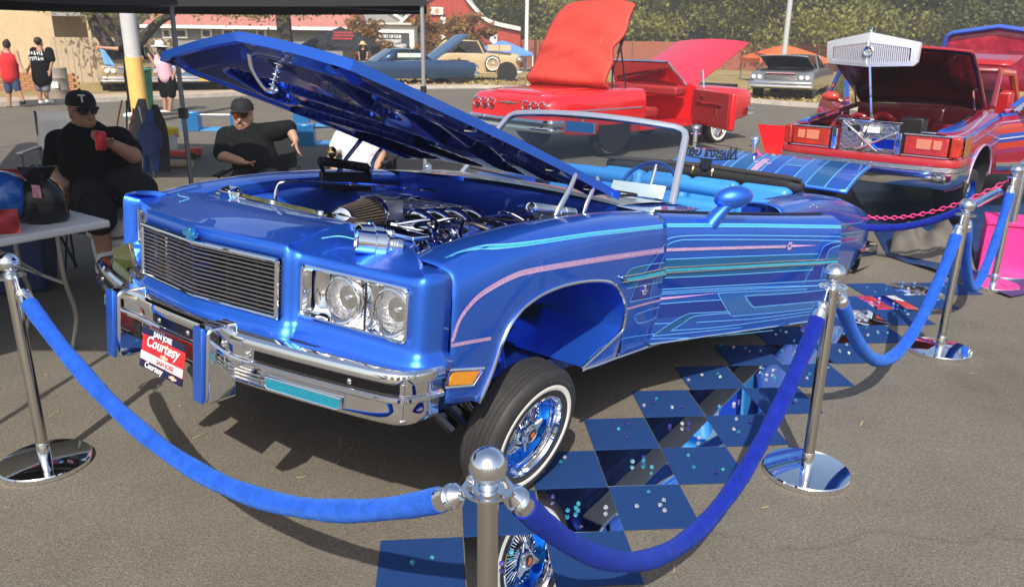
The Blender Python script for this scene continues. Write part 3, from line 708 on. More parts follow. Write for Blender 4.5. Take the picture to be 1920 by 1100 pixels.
for x0, x1 in ((-.52, -.02), (.08, .62)):
    b = MB(); b.tube([Vector((x0, .93 + .25 * (x0 / .75) ** 2 * .6, 1.0)), Vector((x1, .88 + .25 * (x1 / .75) ** 2 * .7, .99))], .006, 6); b.tube([Vector((x1, .88 + .2 * (x1 / .75) ** 2, .985)), Vector((x1 - .05, .82, .975))], .008, 6); b.build('wiper', BLACK, car)
b = MB(); b.sphere((-.70, .82, .985), .028, 14, (1, 1, .8)); b.build('cowl_fitting', CHROME, car)
# ---- interior
b = MB(); b.box((0, 1.62, .36), (1.60, 2.3, .05)); b.build('cabin_floor', mat('blue_cabin_carpet', (.02, .08, .3), .9), car)
b = MB(); b.grid(lambda u, v: Vector((u * .78, lerp(1.10, 1.42, v) - .12 * (1 - u * u), .955 - .05 * v * v)), lin(-1, 1, 16), lin(0, 1, 6)); b.box((0, 1.30, .80), (1.56, .12, .22)); b.build('dashboard', VINYL_B, car, smooth=50)
b = MB(); SWM = frame((.38, 1.56, .955), (1, 0, 0), (0, .42, .9))
ring = [SWM @ Vector((.19 * math.cos(a), .19 * math.sin(a), 0)) for a in lin(0, 2 * PI, 41)[:-1]]
b.tube(ring, .013, 10, closed=True); sw = b.build('steering_wheel', mat('blue_chrome', (.10, .35, .75), .1, 1.), car)
b = MB()
for a in (PI / 2 + 1.9, PI / 2, PI / 2 - 1.9): b.tube([SWM @ Vector((0, 0, -.02)), SWM @ Vector((.18 * math.cos(a), .18 * math.sin(a), 0))], .010, 8)
b.lathe([(0, .0), (.04, -.005), (.045, -.03), (.03, -.2)], SWM @ Vector((0, 0, 0)), SWM.to_3x3() @ Vector((0, 0, 1)), 20); b.build('wheel_spokes', CHROME, sw)
def cushion(name, x0, x1, y0, y1, z0, z1, r, m=VINYL_B, M=None):
    b = MB(); b.box(((x0 + x1) / 2, (y0 + y1) / 2, (z0 + z1) / 2), (x1 - x0, y1 - y0, z1 - z0))
    if M: b.xf(M)
    return b.build(name, m, car, smooth=60, bevel=r, seg=4)
tilt = lambda y, z, a: Matrix.Translation((0, y, z)) @ Matrix.Rotation(a, 4, 'X') @ Matrix.Translation((0, -y, -z))
cushion('front_seat', -.70, .70, 1.50, 2.02, .42, .60, .05); cushion('front_seatback', -.70, -.02, 1.98, 2.12, .55, .93, .05, M=tilt(2.0, .6, -.22)); cushion('front_seatback', .02, .70, 1.98, 2.12, .55, .93, .05, M=tilt(2.0, .6, -.22))
for x0, x1 in ((-.66, -.05), (.05, .66)):
    b = MB(); b.tube(smooth_path([(x0, 2.10, .985), (x0 + .05, 2.10, .985), ((x0 + x1) / 2, 2.10, .99), (x1 - .05, 2.10, .985), (x1, 2.10, .985)], 3), [.02] + [.048] * 11 + [.02], 14); b.build('seat_roll', VINYL_B, car, smooth=80)
cushion('rear_seat', -.68, .68, 2.42, 2.85, .45, .64, .05)
for x0, x1 in ((-.76, -.39), (-.38, .0), (.01, .38), (.39, .76)): cushion('rear_seatback', x0, x1, 2.78, 2.93, .55, 1.02, .05, M=tilt(2.8, .6, -.2))
for s in (1, -1): cushion('rear_side_panel', s * .82 - .05, s * .82 + .05, 2.2, 2.95, .45, .95, .03)
# folded soft top with straps
TOPB = mat('black_soft_top', (.014, .014, .015), .7, bump=.3, bscale=40)
b = MB(); P = [Vector((x, 3.10 - .10 * (x / .8) ** 2 * 1.0, 1.03 - .02 * abs(x))) for x in lin(-.80, .80, 17)]
b.tube(P, [.03] + [.062] * 15 + [.03], 14, flat=1.0); tp = b.build('folded_soft_top', TOPB, car, smooth=80)
b = MB(); b.tube([p + Vector((0, -.04, .05)) for p in P], [.008] + [.02] * 15 + [.008], 8); b.build('top_hem', mat('dark_lining', (.035, .028, .024), .7), tp)
GOLD = mat('gold', (.85, .58, .22), .15, 1.)
for x in (-.06, .10, -.3):
    c = Vector((x, 3.10, 1.03)); b = MB(); b.tube([c + Vector((0, .068 * math.cos(a), .068 * math.sin(a))) for a in lin(-.6, PI + .6, 16)], .007, 8); b.build('top_strap', GOLD, tp)
b = MB(); 
for k in range(5): b.tube([Vector((.62 + .03 * k, 2.98 + .04 * k, .98 - .01 * k)), Vector((.74, 3.12 - .03 * k, .93))], .012, 8)
b.box((.70, 3.05, .99), (.05, .04, .07)); b.build('top_hinge', DARKMETAL, car)
# rear-view mirror and stickers
b = MB(); b.box((0, 1.36, 1.295), (.20, .025, .06)); b.tube([(0, 1.37, 1.31), (0, 1.38, 1.345)], .008, 8); b.build('rear_view_mirror', CHROME, car, bevel=.008)
# ---- hood, propped wide open
def hood_pt(u, v, off=0.):
    """u -1..1 across, v 0 (hinge) .. 1 (nose); off is depth below the outer skin"""
    hw = lerp(.735, .60, v); x = u * hw
    y = lerp(.66 + .08 * (1 - u * u), -.86 - .03 * (1 - abs(u)), v)
    z = lerp(1.045, 1.455, v) + .03 * (1 - u * u) + .05 * v * v * (1 - abs(u)) - .028 * u * (1 - v) + .012 * math.sin(PI * v)
    n = Vector((0, -.26, -.965))
    return Vector((x, y, z)) + n * off
POCK = []
for s in (1, -1):
    POCK += [((s * .20, .10), (s * .34, .30), .10), ((s * .62, .08), (s * .74, .30), .12), ((s * .16, .34), (s * .52, .62), .085), ((s * .40, .30), (s * .78, .58), .075), ((s * .12, .60), (s * .40, .80), .08), ((s * .66, .70), (s * .50, .86), .10)]
def pocket(u, v):
    d = 9
    for (a, b_), (c, e), r in POCK:
        px_, py_, dx, dy = u - a, (v - b_) * 2.1, c - a, (e - b_) * 2.1
        t = max(0, min(1, (px_ * dx + py_ * dy) / (dx * dx + dy * dy))); d = min(d, math.hypot(px_ - dx * t, py_ - dy * t) - r)
    return max(0, min(1, .5 - d / .03))
us, vs_ = lin(-1, 1, 81), lin(0, 1, 91)
b = MB(); b.grid(lambda u, v: hood_pt(u, v), lin(-1, 1, 25), lin(0, 1, 25))
outer_n = len(b.v)
edge = [(u, 0) for u in lin(-1, 1, 25)] + [(1, v) for v in lin(0, 1, 25)[1:]] + [(u, 1) for u in lin(1, -1, 25)[1:]] + [(-1, v) for v in lin(1, 0, 25)[1:-1]]
E0 = [hood_pt(u, v) for u, v in edge]; E1_ = [hood_pt(u, v, .036) for u, v in edge]; E2_ = [hood_pt(u * (1 - .03 * (abs(u) == 1)), v + (.012 if v == 0 else -.012 if v == 1 else 0), .036) for u, v in edge]
n = len(edge); k = len(b.v); b.v += [tuple(p) for p in E0 + E1_ + E2_]
for r in range(2):
    for i in range(n): b.f.append((k + r * n + i, k + r * n + (i + 1) % n, k + (r + 1) * n + (i + 1) % n, k + (r + 1) * n + i)); b.mi.append(0)
b.mi = [0] * len(b.f)
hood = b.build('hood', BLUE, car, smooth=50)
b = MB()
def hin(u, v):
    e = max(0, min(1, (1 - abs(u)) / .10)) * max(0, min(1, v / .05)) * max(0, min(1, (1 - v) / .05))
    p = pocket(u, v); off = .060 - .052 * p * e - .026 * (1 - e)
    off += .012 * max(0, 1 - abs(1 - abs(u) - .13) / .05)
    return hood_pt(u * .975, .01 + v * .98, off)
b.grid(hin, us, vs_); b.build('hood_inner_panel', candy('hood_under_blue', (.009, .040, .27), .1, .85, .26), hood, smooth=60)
# seals, latch loop and spring, bump stops
b = MB(); L0 = hood_pt(.0, .955, .05)
b.tube(smooth_path([L0 + Vector((-.03, 0, .02)), L0 + Vector((-.035, .02, -.05)), L0 + Vector((-.02, .06, -.115)), L0 + Vector((.0, .085, -.13)), L0 + Vector((.015, .10, -.12))], 6), .009, 10); b.build('latch_loop', CHROME, hood)
b = MB(); c0, c1 = hood_pt(.16, .93, .045), hood_pt(.16, .93, .17)
P = [c0.lerp(c1, t) + Vector((.016 * math.cos(t * 40), .016 * math.sin(t * 40), 0)) for t in lin(0, 1, 60)]; b.tube(P, .003, 6); b.tube([c0, c1], .006, 8); b.box(c0, (.05, .06, .02)); b.build('latch_pin', CHROME, hood)
for u, v in ((.93, .30), (.93, .12), (.93, .62), (-.93, .4)):
    b = MB(); p = hood_pt(u, v, .053); b.box(p, (.03, .02, .006)); b.build('bump_stop', STEEL, hood)
# hinges: two curved chrome arms, a coil spring and a base, on both sides
for s in (1, -1):
    dz = .0 if s > 0 else .05
    b = MB(); b.tube(smooth_path([(s * .715, .17, .90 + dz), (s * .715, .20, .96 + dz), (s * .71, .27, 1.04 + dz), (s * .70, .32, 1.10 + dz)], 5), .016, 10, flat=.55); b.build('hinge_arm', CHROME, car)
    b = MB(); b.tube(smooth_path([(s * .715, .39, .90 + dz), (s * .715, .41, .97 + dz), (s * .705, .48, 1.06 + dz), (s * .70, .50, 1.085 + dz)], 5), .013, 10, flat=.55); b.build('hinge_arm', CHROME, car)
    a0, a1 = Vector((s * .69, .02, .965 + dz)), Vector((s * .69, .34, .93 + dz)); b = MB()
    ax_ = (a1 - a0).normalized(); e1 = Vector((1, 0, 0)); e2 = ax_.cross(e1)
    b.tube([a0.lerp(a1, t) + (e1 * math.cos(t * 2 * PI * 22) + e2 * math.sin(t * 2 * PI * 22)) * .020 for t in lin(0, 1, 300)], .0055, 6); b.build('hinge_spring', CHROME if s > 0 else DARKMETAL, car)
    b = MB(); b.box((s * .715, .22, .88 + dz * .5), (.03, .34, .10)); b.tube([a0, a0 + Vector((s * .03, .06, -.08))], .012, 8); b.tube([a1, a1 + Vector((s * .02, .03, -.05))], .012, 8); b.build('hinge_base', DARKMETAL, car, bevel=.006)
b = MB(); b.sphere((-.69, .10, 1.06), .024, 14, (1, 1, 1.3)); b.build('hinge_knob', GOLD, car)
# ---- engine bay
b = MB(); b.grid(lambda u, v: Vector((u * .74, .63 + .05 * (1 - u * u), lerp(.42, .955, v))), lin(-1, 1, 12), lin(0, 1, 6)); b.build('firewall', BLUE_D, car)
for s in (1, -1):
    def skirt(u, v):
        y = lerp(-.62, .62, u); bul = .13 * math.exp(-((y + .08) / .30) ** 2) * math.sin(PI * min(1, v * 1.02)) ** .6
        return Vector((s * (lerp(.735, .50, v) - 0 * bul + .04 * math.exp(-((y + .08) / .3) ** 2) * 0), y, lerp(ztop(y) - .07, .55, v ** .8) + bul))
    b = MB(); b.grid(skirt, lin(0, 1, 30), lin(0, 1, 12)); b.build('inner_fender', BLUE, car, smooth=70)
b = MB(); b.box((0, -.05, .45), (1.1, 1.4, .06)); b.build('engine_bay_floor', BLACK, car)
b = MB(); b.box((.06, -.595, .876), (1.26, .085, .016)); b.build('radiator_cover', CHROME, car, bevel=.005)
for x in (-.45, -.2, .12, .42): b = MB(); b.lathe([(.013, 0), (.013, .010), (.008, .014), (0, .014)], (x, -.595, .884), n=10); b.build('cover_bolt', CHROME, car)
b = MB(); b.box((0, -.565, .72), (.80, .05, .26)); b.build('radiator_core', DARKMETAL, car)
p = lp(432, 362, z=.89); b = MB(); b.box(p, (.085, .06, .05), Matrix.Rotation(.3, 3, 'X')); b.build('bay_lamp', CHROME, car, bevel=.01)
# engine block and heads
b = MB(); b.box((0, .02, .62), (.34, .62, .30)); b.build('engine_block', DARKMETAL, car, bevel=.02)
for s in (1, -1):
    b = MB(); b.box((0, 0, 0), (.13, .52, .085)); b.xf(Matrix.Translation((s * .25, .04, .74)) @ Matrix.Rotation(s * .6, 4, 'Y')); b.build('valve_cover', CHROME, car, bevel=.02, seg=3)
b = MB(); b.box((.0, .06, .865), (.30, .40, .035)); b.box((0, .06, .83), (.20, .46, .06)); b.build('intake_plenum', CHROME, car, bevel=.012, seg=3)
b = MB()
for k in range(5): b.box((0, -.10 + .08 * k, .885), (.27, .012, .008))
b.build('plenum_ribs', CHROME, car, bevel=.003)
for s in (1, -1):
    for k in range(4):
        y = -.12 + k * .115; b = MB()
        b.tube(smooth_path([(s * .12, y, .86), (s * .19, y + .01, .868), (s * .255, y + .02, .84), (s * .285, y + .02, .78), (s * .26, y + .02, .72)], 5), [.023] * 20 + [.028], 12); b.build('intake_runner', CHROME, car, smooth=80)
b = MB(); b.box((.06, -.22, .885), (.16, .11, .09)); b.lathe([(.045, 0), (.045, .05), (.05, .052), (.05, .07)], (.08, -.27, .88), (.25, -1, 0), 20); b.build('throttle_body', mat('cast_alloy', (.55, .54, .52), .3, 1., bump=.3, bscale=50), car, bevel=.01)
# conical pleated air filter
FC = lp(640, 412, z=.862); FB = Vector((.09, -.29, .865)); ax_ = (FB - FC).normalized(); L_ = (FB - FC).length
b = MB(); e1 = ax_.orthogonal().normalized(); e2 = ax_.cross(e1); N = 128; R = []
for t in lin(0, 1, 10):
    r0 = lerp(.048, .070, t); R.append([FC + ax_ * (L_ * lerp(.02, .92, t)) + (e1 * math.cos(2 * PI * k / N) + e2 * math.sin(2 * PI * k / N)) * (r0 + (.004 if k % 4 < 2 else -.004)) for k in range(N)])
b.rings(R, caps=False); b.build('air_filter', mat('filter_gauze', (.10, .075, .055), .9, bump=.5, bscale=400, noise=.3, nscale=60), car, smooth=20)
b = MB(); b.lathe([(0, .012), (.022, .010), (.028, -.004), (.038, -.004), (.048, .0), (.051, .012), (.051, .03)], FC, ax_, 36); b.build('filter_cap', CHROME, car, smooth=40); b = MB(); b.lathe([(.073, L_ * .90), (.076, L_ * .92), (.076, L_), (.05, L_ * 1.02)], FC, ax_, 36); b.build('filter_collar', CHROME, car, smooth=40)
# stainless outlet pipes lying behind the header panel
def can(p0, p1, r, nm, m=CHROME):
    a, c = Vector(p0), Vector(p1); d = (c - a).normalized(); L = (c - a).length; b = MB()
    b.lathe([(r * .8, .06 * L), (r * .86, 0), (r, 0), (r, .38 * L), (r * 1.12, .40 * L), (r * 1.14, .62 * L), (r * .95, .68 * L), (r * .7, .74 * L), (r * .78, .76 * L), (r * .7, .79 * L), (r * .78, .82 * L), (r * .7, .85 * L), (r * .78, .88 * L), (r * .7, L), (0, L)], a, d, 28); return b.build(nm, m, car, smooth=40)
can(lp(668, 452, z=.875), lp(752, 462, z=.86), .040, 'chrome_outlet'); can(lp(672, 436, z=.90), lp(735, 440, z=.89), .030, 'chrome_outlet')
b = MB(); q0, q1 = lp(618, 418, z=.86), lp(622, 370, z=.95)
b.tube(smooth_path([(-.28, -.52, .83), (-.28, -.52, .93), (-.24, -.46, .965), (-.05, -.10, .965), (.05, .12, .95)], 6), .007, 8); b.build('hood_stay_rod', CHROME, car)
hoses = mat('black_hose', (.02, .02, .03), .35)
rs = random.Random(5)
for k in range(26):
    y0 = rs.uniform(-.35, .45); b = MB(); s = rs.choice([1, 1, 1, -1])
    b.tube(smooth_path([(s * rs.uniform(.1, .3), y0, .84), (s * .40, y0 + rs.uniform(-.1, .15), rs.uniform(.80, .90)), (s * .55, y0 + rs.uniform(-.2, .2), rs.uniform(.74, .84)), (s * .62, rs.uniform(-.2, .5), .72)], 6), rs.choice([.004, .005, .007, .010, .013]), 8)
    b.build('hose', rs.choice([hoses, CHROME, mat('blue_hose', (.02, .06, .4), .3)]), car)
b = MB(); b.box((.52, .36, .80), (.16, .20, .12)); b.build('brake_booster_box', CHROME, car, bevel=.02)
b = MB(); b.lathe([(.0, .12), (.10, .11), (.115, .06), (.115, .03), (.09, 0)], (.42, .60, .80), (0, -1, 0), 28); b.build('brake_booster', CHROME, car)
b = MB(); b.box((-.50, .30, .80), (.22, .3, .14)); b.build('heater_box', BLUE_D, car, bevel=.03)
for x, y in ((.36, -.30), (.2, -.36), (-.18, -.33)):
    b = MB(); b.lathe([(.0, -.03), (.055, -.03), (.06, -.02), (.048, 0), (.06, .02), (.055, .03), (0, .03)], (x, y, .72), (0, 1, 0), 24); b.build('pulley', CHROME, car)
# ---- wheels
def wheel(name, M, parent, R=.287, W=.155, blue=True, full=True):
    """axis +X outward"""
    w_ = bpy.data.objects.new(name, None); COL.objects.link(w_); w_.parent = parent; w_.matrix_local = M
    rimr = .168; h = W / 2
    prof = [(rimr, -h * .86), (rimr + .015, -h * .98), (.225, -h * 1.06), (.255, -h * 1.03), (.274, -h * .88), (.282, -h * .70)]
    for k in range(5):
        a = lerp(-.62, .62, (k + .05) / 5) * h * 1.05; c = lerp(-.62, .62, (k + .93) / 5) * h * 1.05
        rr_ = R - .004 * (abs((a + c) / 2 / h)) ** 2; prof += [(rr_ - .0035, a - .0012), (rr_, a), (rr_, c), (rr_ - .0035, c + .0012)]
    prof += [(.282, h * .70), (.274, h * .88), (.258, h * 1.01), (.250, h * 1.045), (.236, h * 1.06), (.228, h * 1.05), (.208, h * 1.035), (.19, h * 1.0), (rimr + .004, h * .94), (rimr, h * .86)]
    b = MB(); b.lathe(prof, ax=(1, 0, 0), n=72); b.build('tyre', RUBBER, w_, smooth=30)
    b = MB(); b.lathe([(.227, h * 1.051), (.225, h * 1.066), (.207, h * 1.054), (.205, h * 1.035)], ax=(1, 0, 0), n=72); b.build('whitewall', mat('whitewall', (.80, .76, .68), .6), w_)
    b = MB(); b.lathe([(rimr + .004, h * .90), (rimr + .010, h * .99), (rimr + .006, h * 1.02), (rimr - .002, h * .98), (rimr - .006, h * .80), (rimr - .014, h * .74), (rimr - .017, h * .60), (rimr - .018, h * .42)], ax=(1, 0, 0), n=72); b.build('rim', CHROME, w_, smooth=40)
    bl = mat('blue_anodised', (.01, .16, .72), .12, 1.) if blue else CHROME
    b = MB(); b.lathe([(rimr - .018, h * .42), (rimr - .024, h * .30), (rimr - .038, h * .16), (rimr - .052, -h * .02), (rimr - .064, -h * .2), (rimr - .05, -h * .8)], ax=(1, 0, 0), n=72); b.build('rim_band', bl, w_, smooth=50)
    if full:
        for layer, (r0, x0, r1, x1, tw, nn, m) in enumerate(((.042, h * .42, .118, -h * .02, .42, 36, CHROME), (.050, h * .05, .108, -h * .10, -.42, 36, bl))):
            b = MB()
            for k in range(nn):
                a = 2 * PI * k / nn; b.tube([(x0, r0 * math.cos(a + tw), r0 * math.sin(a + tw)), (x1, r1 * math.cos(a), r1 * math.sin(a))], .0026, 5)
            b.build('spokes', m, w_, smooth=60)
        b = MB()
        for k in range(36):
            a = 2 * PI * (k + .5) / 36; b.tube([(-h * .05, .112 * math.cos(a), .112 * math.sin(a)), (h * .01, .118 * math.cos(a), .118 * math.sin(a))], .0042, 5)
        b.build('nipples', CHROME, w_)
    b = MB(); b.lathe([(.05, -h * .2), (.052, h * .1), (.046, h * .45), (.044, h * .5), (.044, h * .62), (.037, h * .66), (.034, h * .80), (.030, h * .83), (0, h * .83)], ax=(1, 0, 0), n=36)
    for k in range(3 if full else 0):
        a = 2 * PI * k / 3 + .5; d = Vector((0, math.cos(a), math.sin(a))); q = Vector((0, -d.z, d.y))
        b.add([Vector((h * .55, 0, 0)) + d * .03 + q * .022, Vector((h * .55, 0, 0)) + d * .03 - q * .022, Vector((h * .64, 0, 0)) + d * .082 - q * .008, Vector((h * .64, 0, 0)) + d * .082 + q * .008, Vector((h * .72, 0, 0)) + d * .03 + q * .018, Vector((h * .72, 0, 0)) + d * .03 - q * .018, Vector((h * .70, 0, 0)) + d * .08 - q * .007, Vector((h * .70, 0, 0)) + d * .08 + q * .007], [(0, 1, 2, 3), (7, 6, 5, 4), (0, 4, 5, 1), (1, 5, 6, 2), (2, 6, 7, 3), (3, 7, 4, 0)])
    b.build('knock_off', CHROME, w_, smooth=40)
    b = MB(); b.lathe([(.027, h * .835), (.025, h * .85), (0, h * .85)], ax=(1, 0, 0), n=28); b.build('hub_badge', mat('badge_black', (.02, .015, .015), .3, coat=1), w_)
    b = MB(); b.box((h * .862, -.004, .0), (.001, .010, .030), Matrix.Rotation(.5, 3, 'X')); b.box((h * .863, .006, .004), (.001, .006, .026), Matrix.Rotation(.5, 3, 'X')); b.build('hub_mark', mat('badge_orange', (.75, .18, .03), .4), w_)
    if full:
        # raised lettering on the sidewall
        for i, ch in enumerate('REMINGTON'):
            a = PI / 2 - (i - 4) * .085 - .45
            c = Vector((h * 1.046, .244 * math.cos(a), .244 * math.sin(a))); up_ = Vector((0, math.cos(a), math.sin(a))); rt_ = Vector((0, math.sin(a), -math.cos(a)))
            text_mesh('sidewall_letter', ch, .019, mat('rubber_letter', (.06, .06, .06), .5), w_, frame(c, rt_, up_), .0016)
    return w_
def wheel_at(name, world_face, camber, parent, PM_, W=.155, outward=1, yawoff=0., **k):
    yaw = CYAW + yawoff
    X = Vector((math.sin(yaw), -math.cos(yaw), 0)) * outward
    ax_ = (X * math.cos(camber) - Vector((0, 0, 1)) * math.sin(camber)).normalized()
    fwd = Vector((0, 0, 1)).cross(ax_).normalized(); zz = ax_.cross(fwd)
    c = Vector(world_face) - ax_ * (W / 2)
    M = Matrix(((ax_.x, fwd.x, zz.x, c.x), (ax_.y, fwd.y, zz.y, c.y), (ax_.z, fwd.z, zz.z, c.z), (0, 0, 0, 1)))
    return wheel(name, PM_.inverted() @ M, parent, W=W, **k)
wheel_at('wheel', (.098, 2.739, .292), math.radians(11), car, CM)
fr_c = CM @ Vector((-.93, -.16, .13)); wheel_at('wheel', (fr_c.x, fr_c.y, .292), math.radians(11), car, CM, outward=-1, full=False)
for s in (1, -1):
    rc = CM @ Vector((s * .86, 3.09, 0)); wheel_at('wheel', (rc.x, rc.y, .287), 0, car, CM, outward=s, full=False)
# suspension
WCL = CMI @ Vector((.098, 2.739, .292))
for s in (1, -1):
    wc = Vector((s * (WCL.x - .16), WCL.y, WCL.z))
    b = MB()
    for y in (-.30, .12): b.tube([Vector((s * .50, y, .36)), wc + Vector((0, 0, -.10))], [.026, .022], 10)
    b.build('lower_arm', mat('black_chrome', (.10, .11, .14), .12, 1.), car, smooth=60)
    b = MB()
    for y in (-.24, .06): b.tube([Vector((s * .52, y, .50)), wc + Vector((0, 0, .12))], [.018, .016], 10)
    b.build('upper_arm', CHROME, car)
    b = MB(); b.tube([Vector((s * .60, -.16, .62)), Vector((s * .70, -.17, .24))], .030, 14); b.tube([Vector((s * .62, -.16, .50)), Vector((s * .70, -.17, .22))], .040, 14); b.build('lift_cylinder', CHROME, car)
    b = MB(); b.tube([wc + Vector((0, 0, .13)), wc + Vector((0, 0, -.12))], [.03, .03], 10); b.tube([wc, wc + Vector((s * .1, 0, 0))], .06, 14); b.build('spindle', DARKMETAL, car)
    b = MB(); b.tube([Vector((s * .45, -.42, .36)), wc + Vector((0, -.12, -.05))], .010, 8); b.build('tie_rod', CHROME, car)
b = MB(); b.tube([(-.6, -.32, .33), (.6, -.32, .33)], .05, 12); b.box((0, -.2, .33), (.9, .3, .07)); b.build('crossmember', BLACK, car)
b = MB(); b.tube([(.30, -.5, .33), (.62, -.25, .30)], .02, 10); b.build('control_strut', mat('black_chrome', ()), car)
for a0, a1 in (((.62, -.62, .36), (.80, -.48, .16)), ((.68, -.56, .36), (.84, -.40, .16))): b = MB(); b.tube([a0, a1], .028, 10); b.build('control_strut', mat('black_chrome', ()), car)
# ---- painted graphics: thin paint films following the panels
def on_side(px, py, off=.0016):
    d = lray(px, py); x = 1.0
    for _ in range(10):
        p = LC + d * ((x - LC.x) / d.x); x = bx(p.y, p.z) + off
    return LC + d * ((x - LC.x) / d.x)
DMI = DOOR_M.inverted(); DLC = DMI @ LC
def on_door(px, py, off=.0016, closed=False):
    d = DMI.to_3x3() @ lray(px, py); x = 1.0
    for _ in range(10):
        p = DLC + d * ((x - DLC.x) / d.x); x = bx(p.y, p.z) + off
    p = DLC + d * ((x - DLC.x) / d.x)
    p.y = max(.672, min(2.097, p.y)); p.x = bx(p.y, p.z) + off
    return p if closed else DOOR_M @ p
def side_strip(pts, wid, m, par, nm='pinstripe', surf='side', off=.0016, k=5, sm=True):
    f = on_side if surf == 'side' else (lambda a, c, o_: on_door(a, c, o_, True))
    P = [f(x, y, off) for x, y in pts]
    P = smooth_path(P, k) if sm and len(P) > 2 else [P[0].lerp(P[-1], t) if len(P) == 2 else None for t in lin(0, 1, 12)] if len(P) == 2 else [q for a, c in zip(P, P[1:]) for q in (a, a.lerp(c, .33), a.lerp(c, .66))] + [P[-1]]
    b = MB(); R = []; N = len(P)
    for i, p in enumerate(P):
        t = P[min(N - 1, i + 1)] - P[max(0, i - 1)]; t.x = 0; t = t.normalized() if t.length > 1e-7 else Vector((0, 1, 0)); nn = Vector((0, -t.z, t.y))
        wv = wid if not isinstance(wid, tuple) else lerp(wid[0], wid[1], i / (N - 1))
        row = []
        for q in (-.5, .5):
            e = p + nn * wv * q
            if surf == 'door': e.y = max(.672, min(2.097, e.y))
            row.append(Vector((bx(e.y, e.z) + off, e.y, e.z)))
        R.append(row)
    b.rings(R, closed=False, caps=False)
    if surf == 'door': b.xf(DOOR_M)
    return b.build(nm, m, par, smooth=80)
def side_poly(pts, m, par, surf='side', off=.0010, nm='graphic_panel', n=14):
    """fill between the polygon's upper chain and lower chain: pts = (upper list, lower list), both front to back"""
    f = on_side if surf == 'side' else (lambda a, c, o_: on_door(a, c, o_, True))
    def chain(L):
        P = [f(x, y, off) for x, y in L]; acc = [0]
        for a, c in zip(P, P[1:]): acc.append(acc[-1] + max((c - a).length, 1e-6))
        return lambda t: next((P[i].lerp(P[i + 1], (t * acc[-1] - acc[i]) / (acc[i + 1] - acc[i])) for i in range(len(P) - 1) if t * acc[-1] <= acc[i + 1] + 1e-9), P[-1])
    A_, B_ = chain(pts[0]), chain(pts[1])
    def g(u, v):
        e = A_(u).lerp(B_(u), v)
        if surf == 'door': e.y = max(.672, min(2.097, e.y))
        return Vector((bx(e.y, e.z) + off, e.y, e.z))
    b = MB(); b.grid(g, lin(0, 1, n * 2), lin(0, 1, 5))
    if surf == 'door': b.xf(DOOR_M)
    return b.build(nm, m, par, smooth=80)
# fender
for o_, m, w_ in ((0, LINE_T, .012),): side_strip([(856, 486), (900, 474), (1000, 455), (1100, 440), (1180, 431), (1243, 424)], (.004, .012), m, f_l)
side_strip([(856, 483.5), (900, 471), (1000, 452), (1100, 437), (1180, 428), (1243, 421)], .0022, LINE_C, f_l, off=.0022); side_strip([(856, 488.5), (900, 477), (1000, 458.5), (1100, 443.5), (1180, 434.5), (1243, 427.5)], .0022, LINE_C, f_l, off=.0022)
pk = [(848, 640), (862, 600), (885, 568), (912, 545), (960, 519), (1000, 507), (1100, 490), (1180, 478), (1245, 469)]
side_strip(pk, .015, LINE_P, f_l); PINKL = mat('pinstripe_pink', (.62, .34, .60), .35, coat=1)
side_strip([(846, 648), (880, 641), (921, 634)], .013, LINE_P, f_l)
for d_ in (-4.5, 4.5): side_strip([(x - d_ * .55 * max(0, (900 - x) / 60), y + d_) for x, y in pk], .0022, PINKL, f_l, off=.0022)
side_poly(([(1172, 513), (1190, 500), (1215, 497), (1247, 493)], [(1175, 538), (1200, 535), (1225, 530), (1243, 526)]), TEALP, f_l)
side_poly(([(1196, 530), (1215, 505), (1240, 468), (1247, 459)], [(1181, 566), (1215, 562), (1232, 520), (1246, 488)]), PURP, f_l, off=.0014)
for L in ([(1181, 566), (1196, 530), (1218, 498), (1236, 474), (1247, 457)], [(1181, 566), (1212, 560), (1239, 554)], [(1219, 552), (1228, 520), (1237, 500), (1246, 478)], [(1172, 520), (1182, 505), (1205, 498), (1246, 492)], [(1175, 541), (1210, 534), (1243, 528)], [(1195, 606), (1190, 592), (1210, 583), (1237, 575)], [(1195, 606), (1215, 602), (1232, 594)], [(1105, 672), (1130, 650), (1170, 634), (1225, 626)]): side_strip(L, .0026, LINE_C, f_l, off=.0024)
side_strip([(1176, 579), (1205, 571), (1240, 562)], .010, LINE_P, f_l)
b = MB()
for d_ in (0, 1):
    b.tube([on_side(x, y + (10 if d_ else 0) * t_, .006) for x, y, t_ in ((1166, 519, 1), (1200, 513, 1.1), (1248, 503, 1.15))], .0045, 8)
b.tube([on_side(1166, 519, .006), on_side(1176, 530, .006)], .0045, 8); b.build('side_moulding', STEEL, f_l)
side_poly(([(1172, 521), (1246, 506)], [(1180, 529), (1246, 513)]), LINE_T, f_l, off=.004)
b = MB(); e = on_side(1209, 546, .006); b.box(e, (.008, .05, .014)); b.box(e + Vector((0, 0, .018)), (.008, .016, .022)); b.box(e - Vector((0, 0, .012)), (.008, .034, .010)); b.build('fender_badge', CHROME, f_l, bevel=.003)
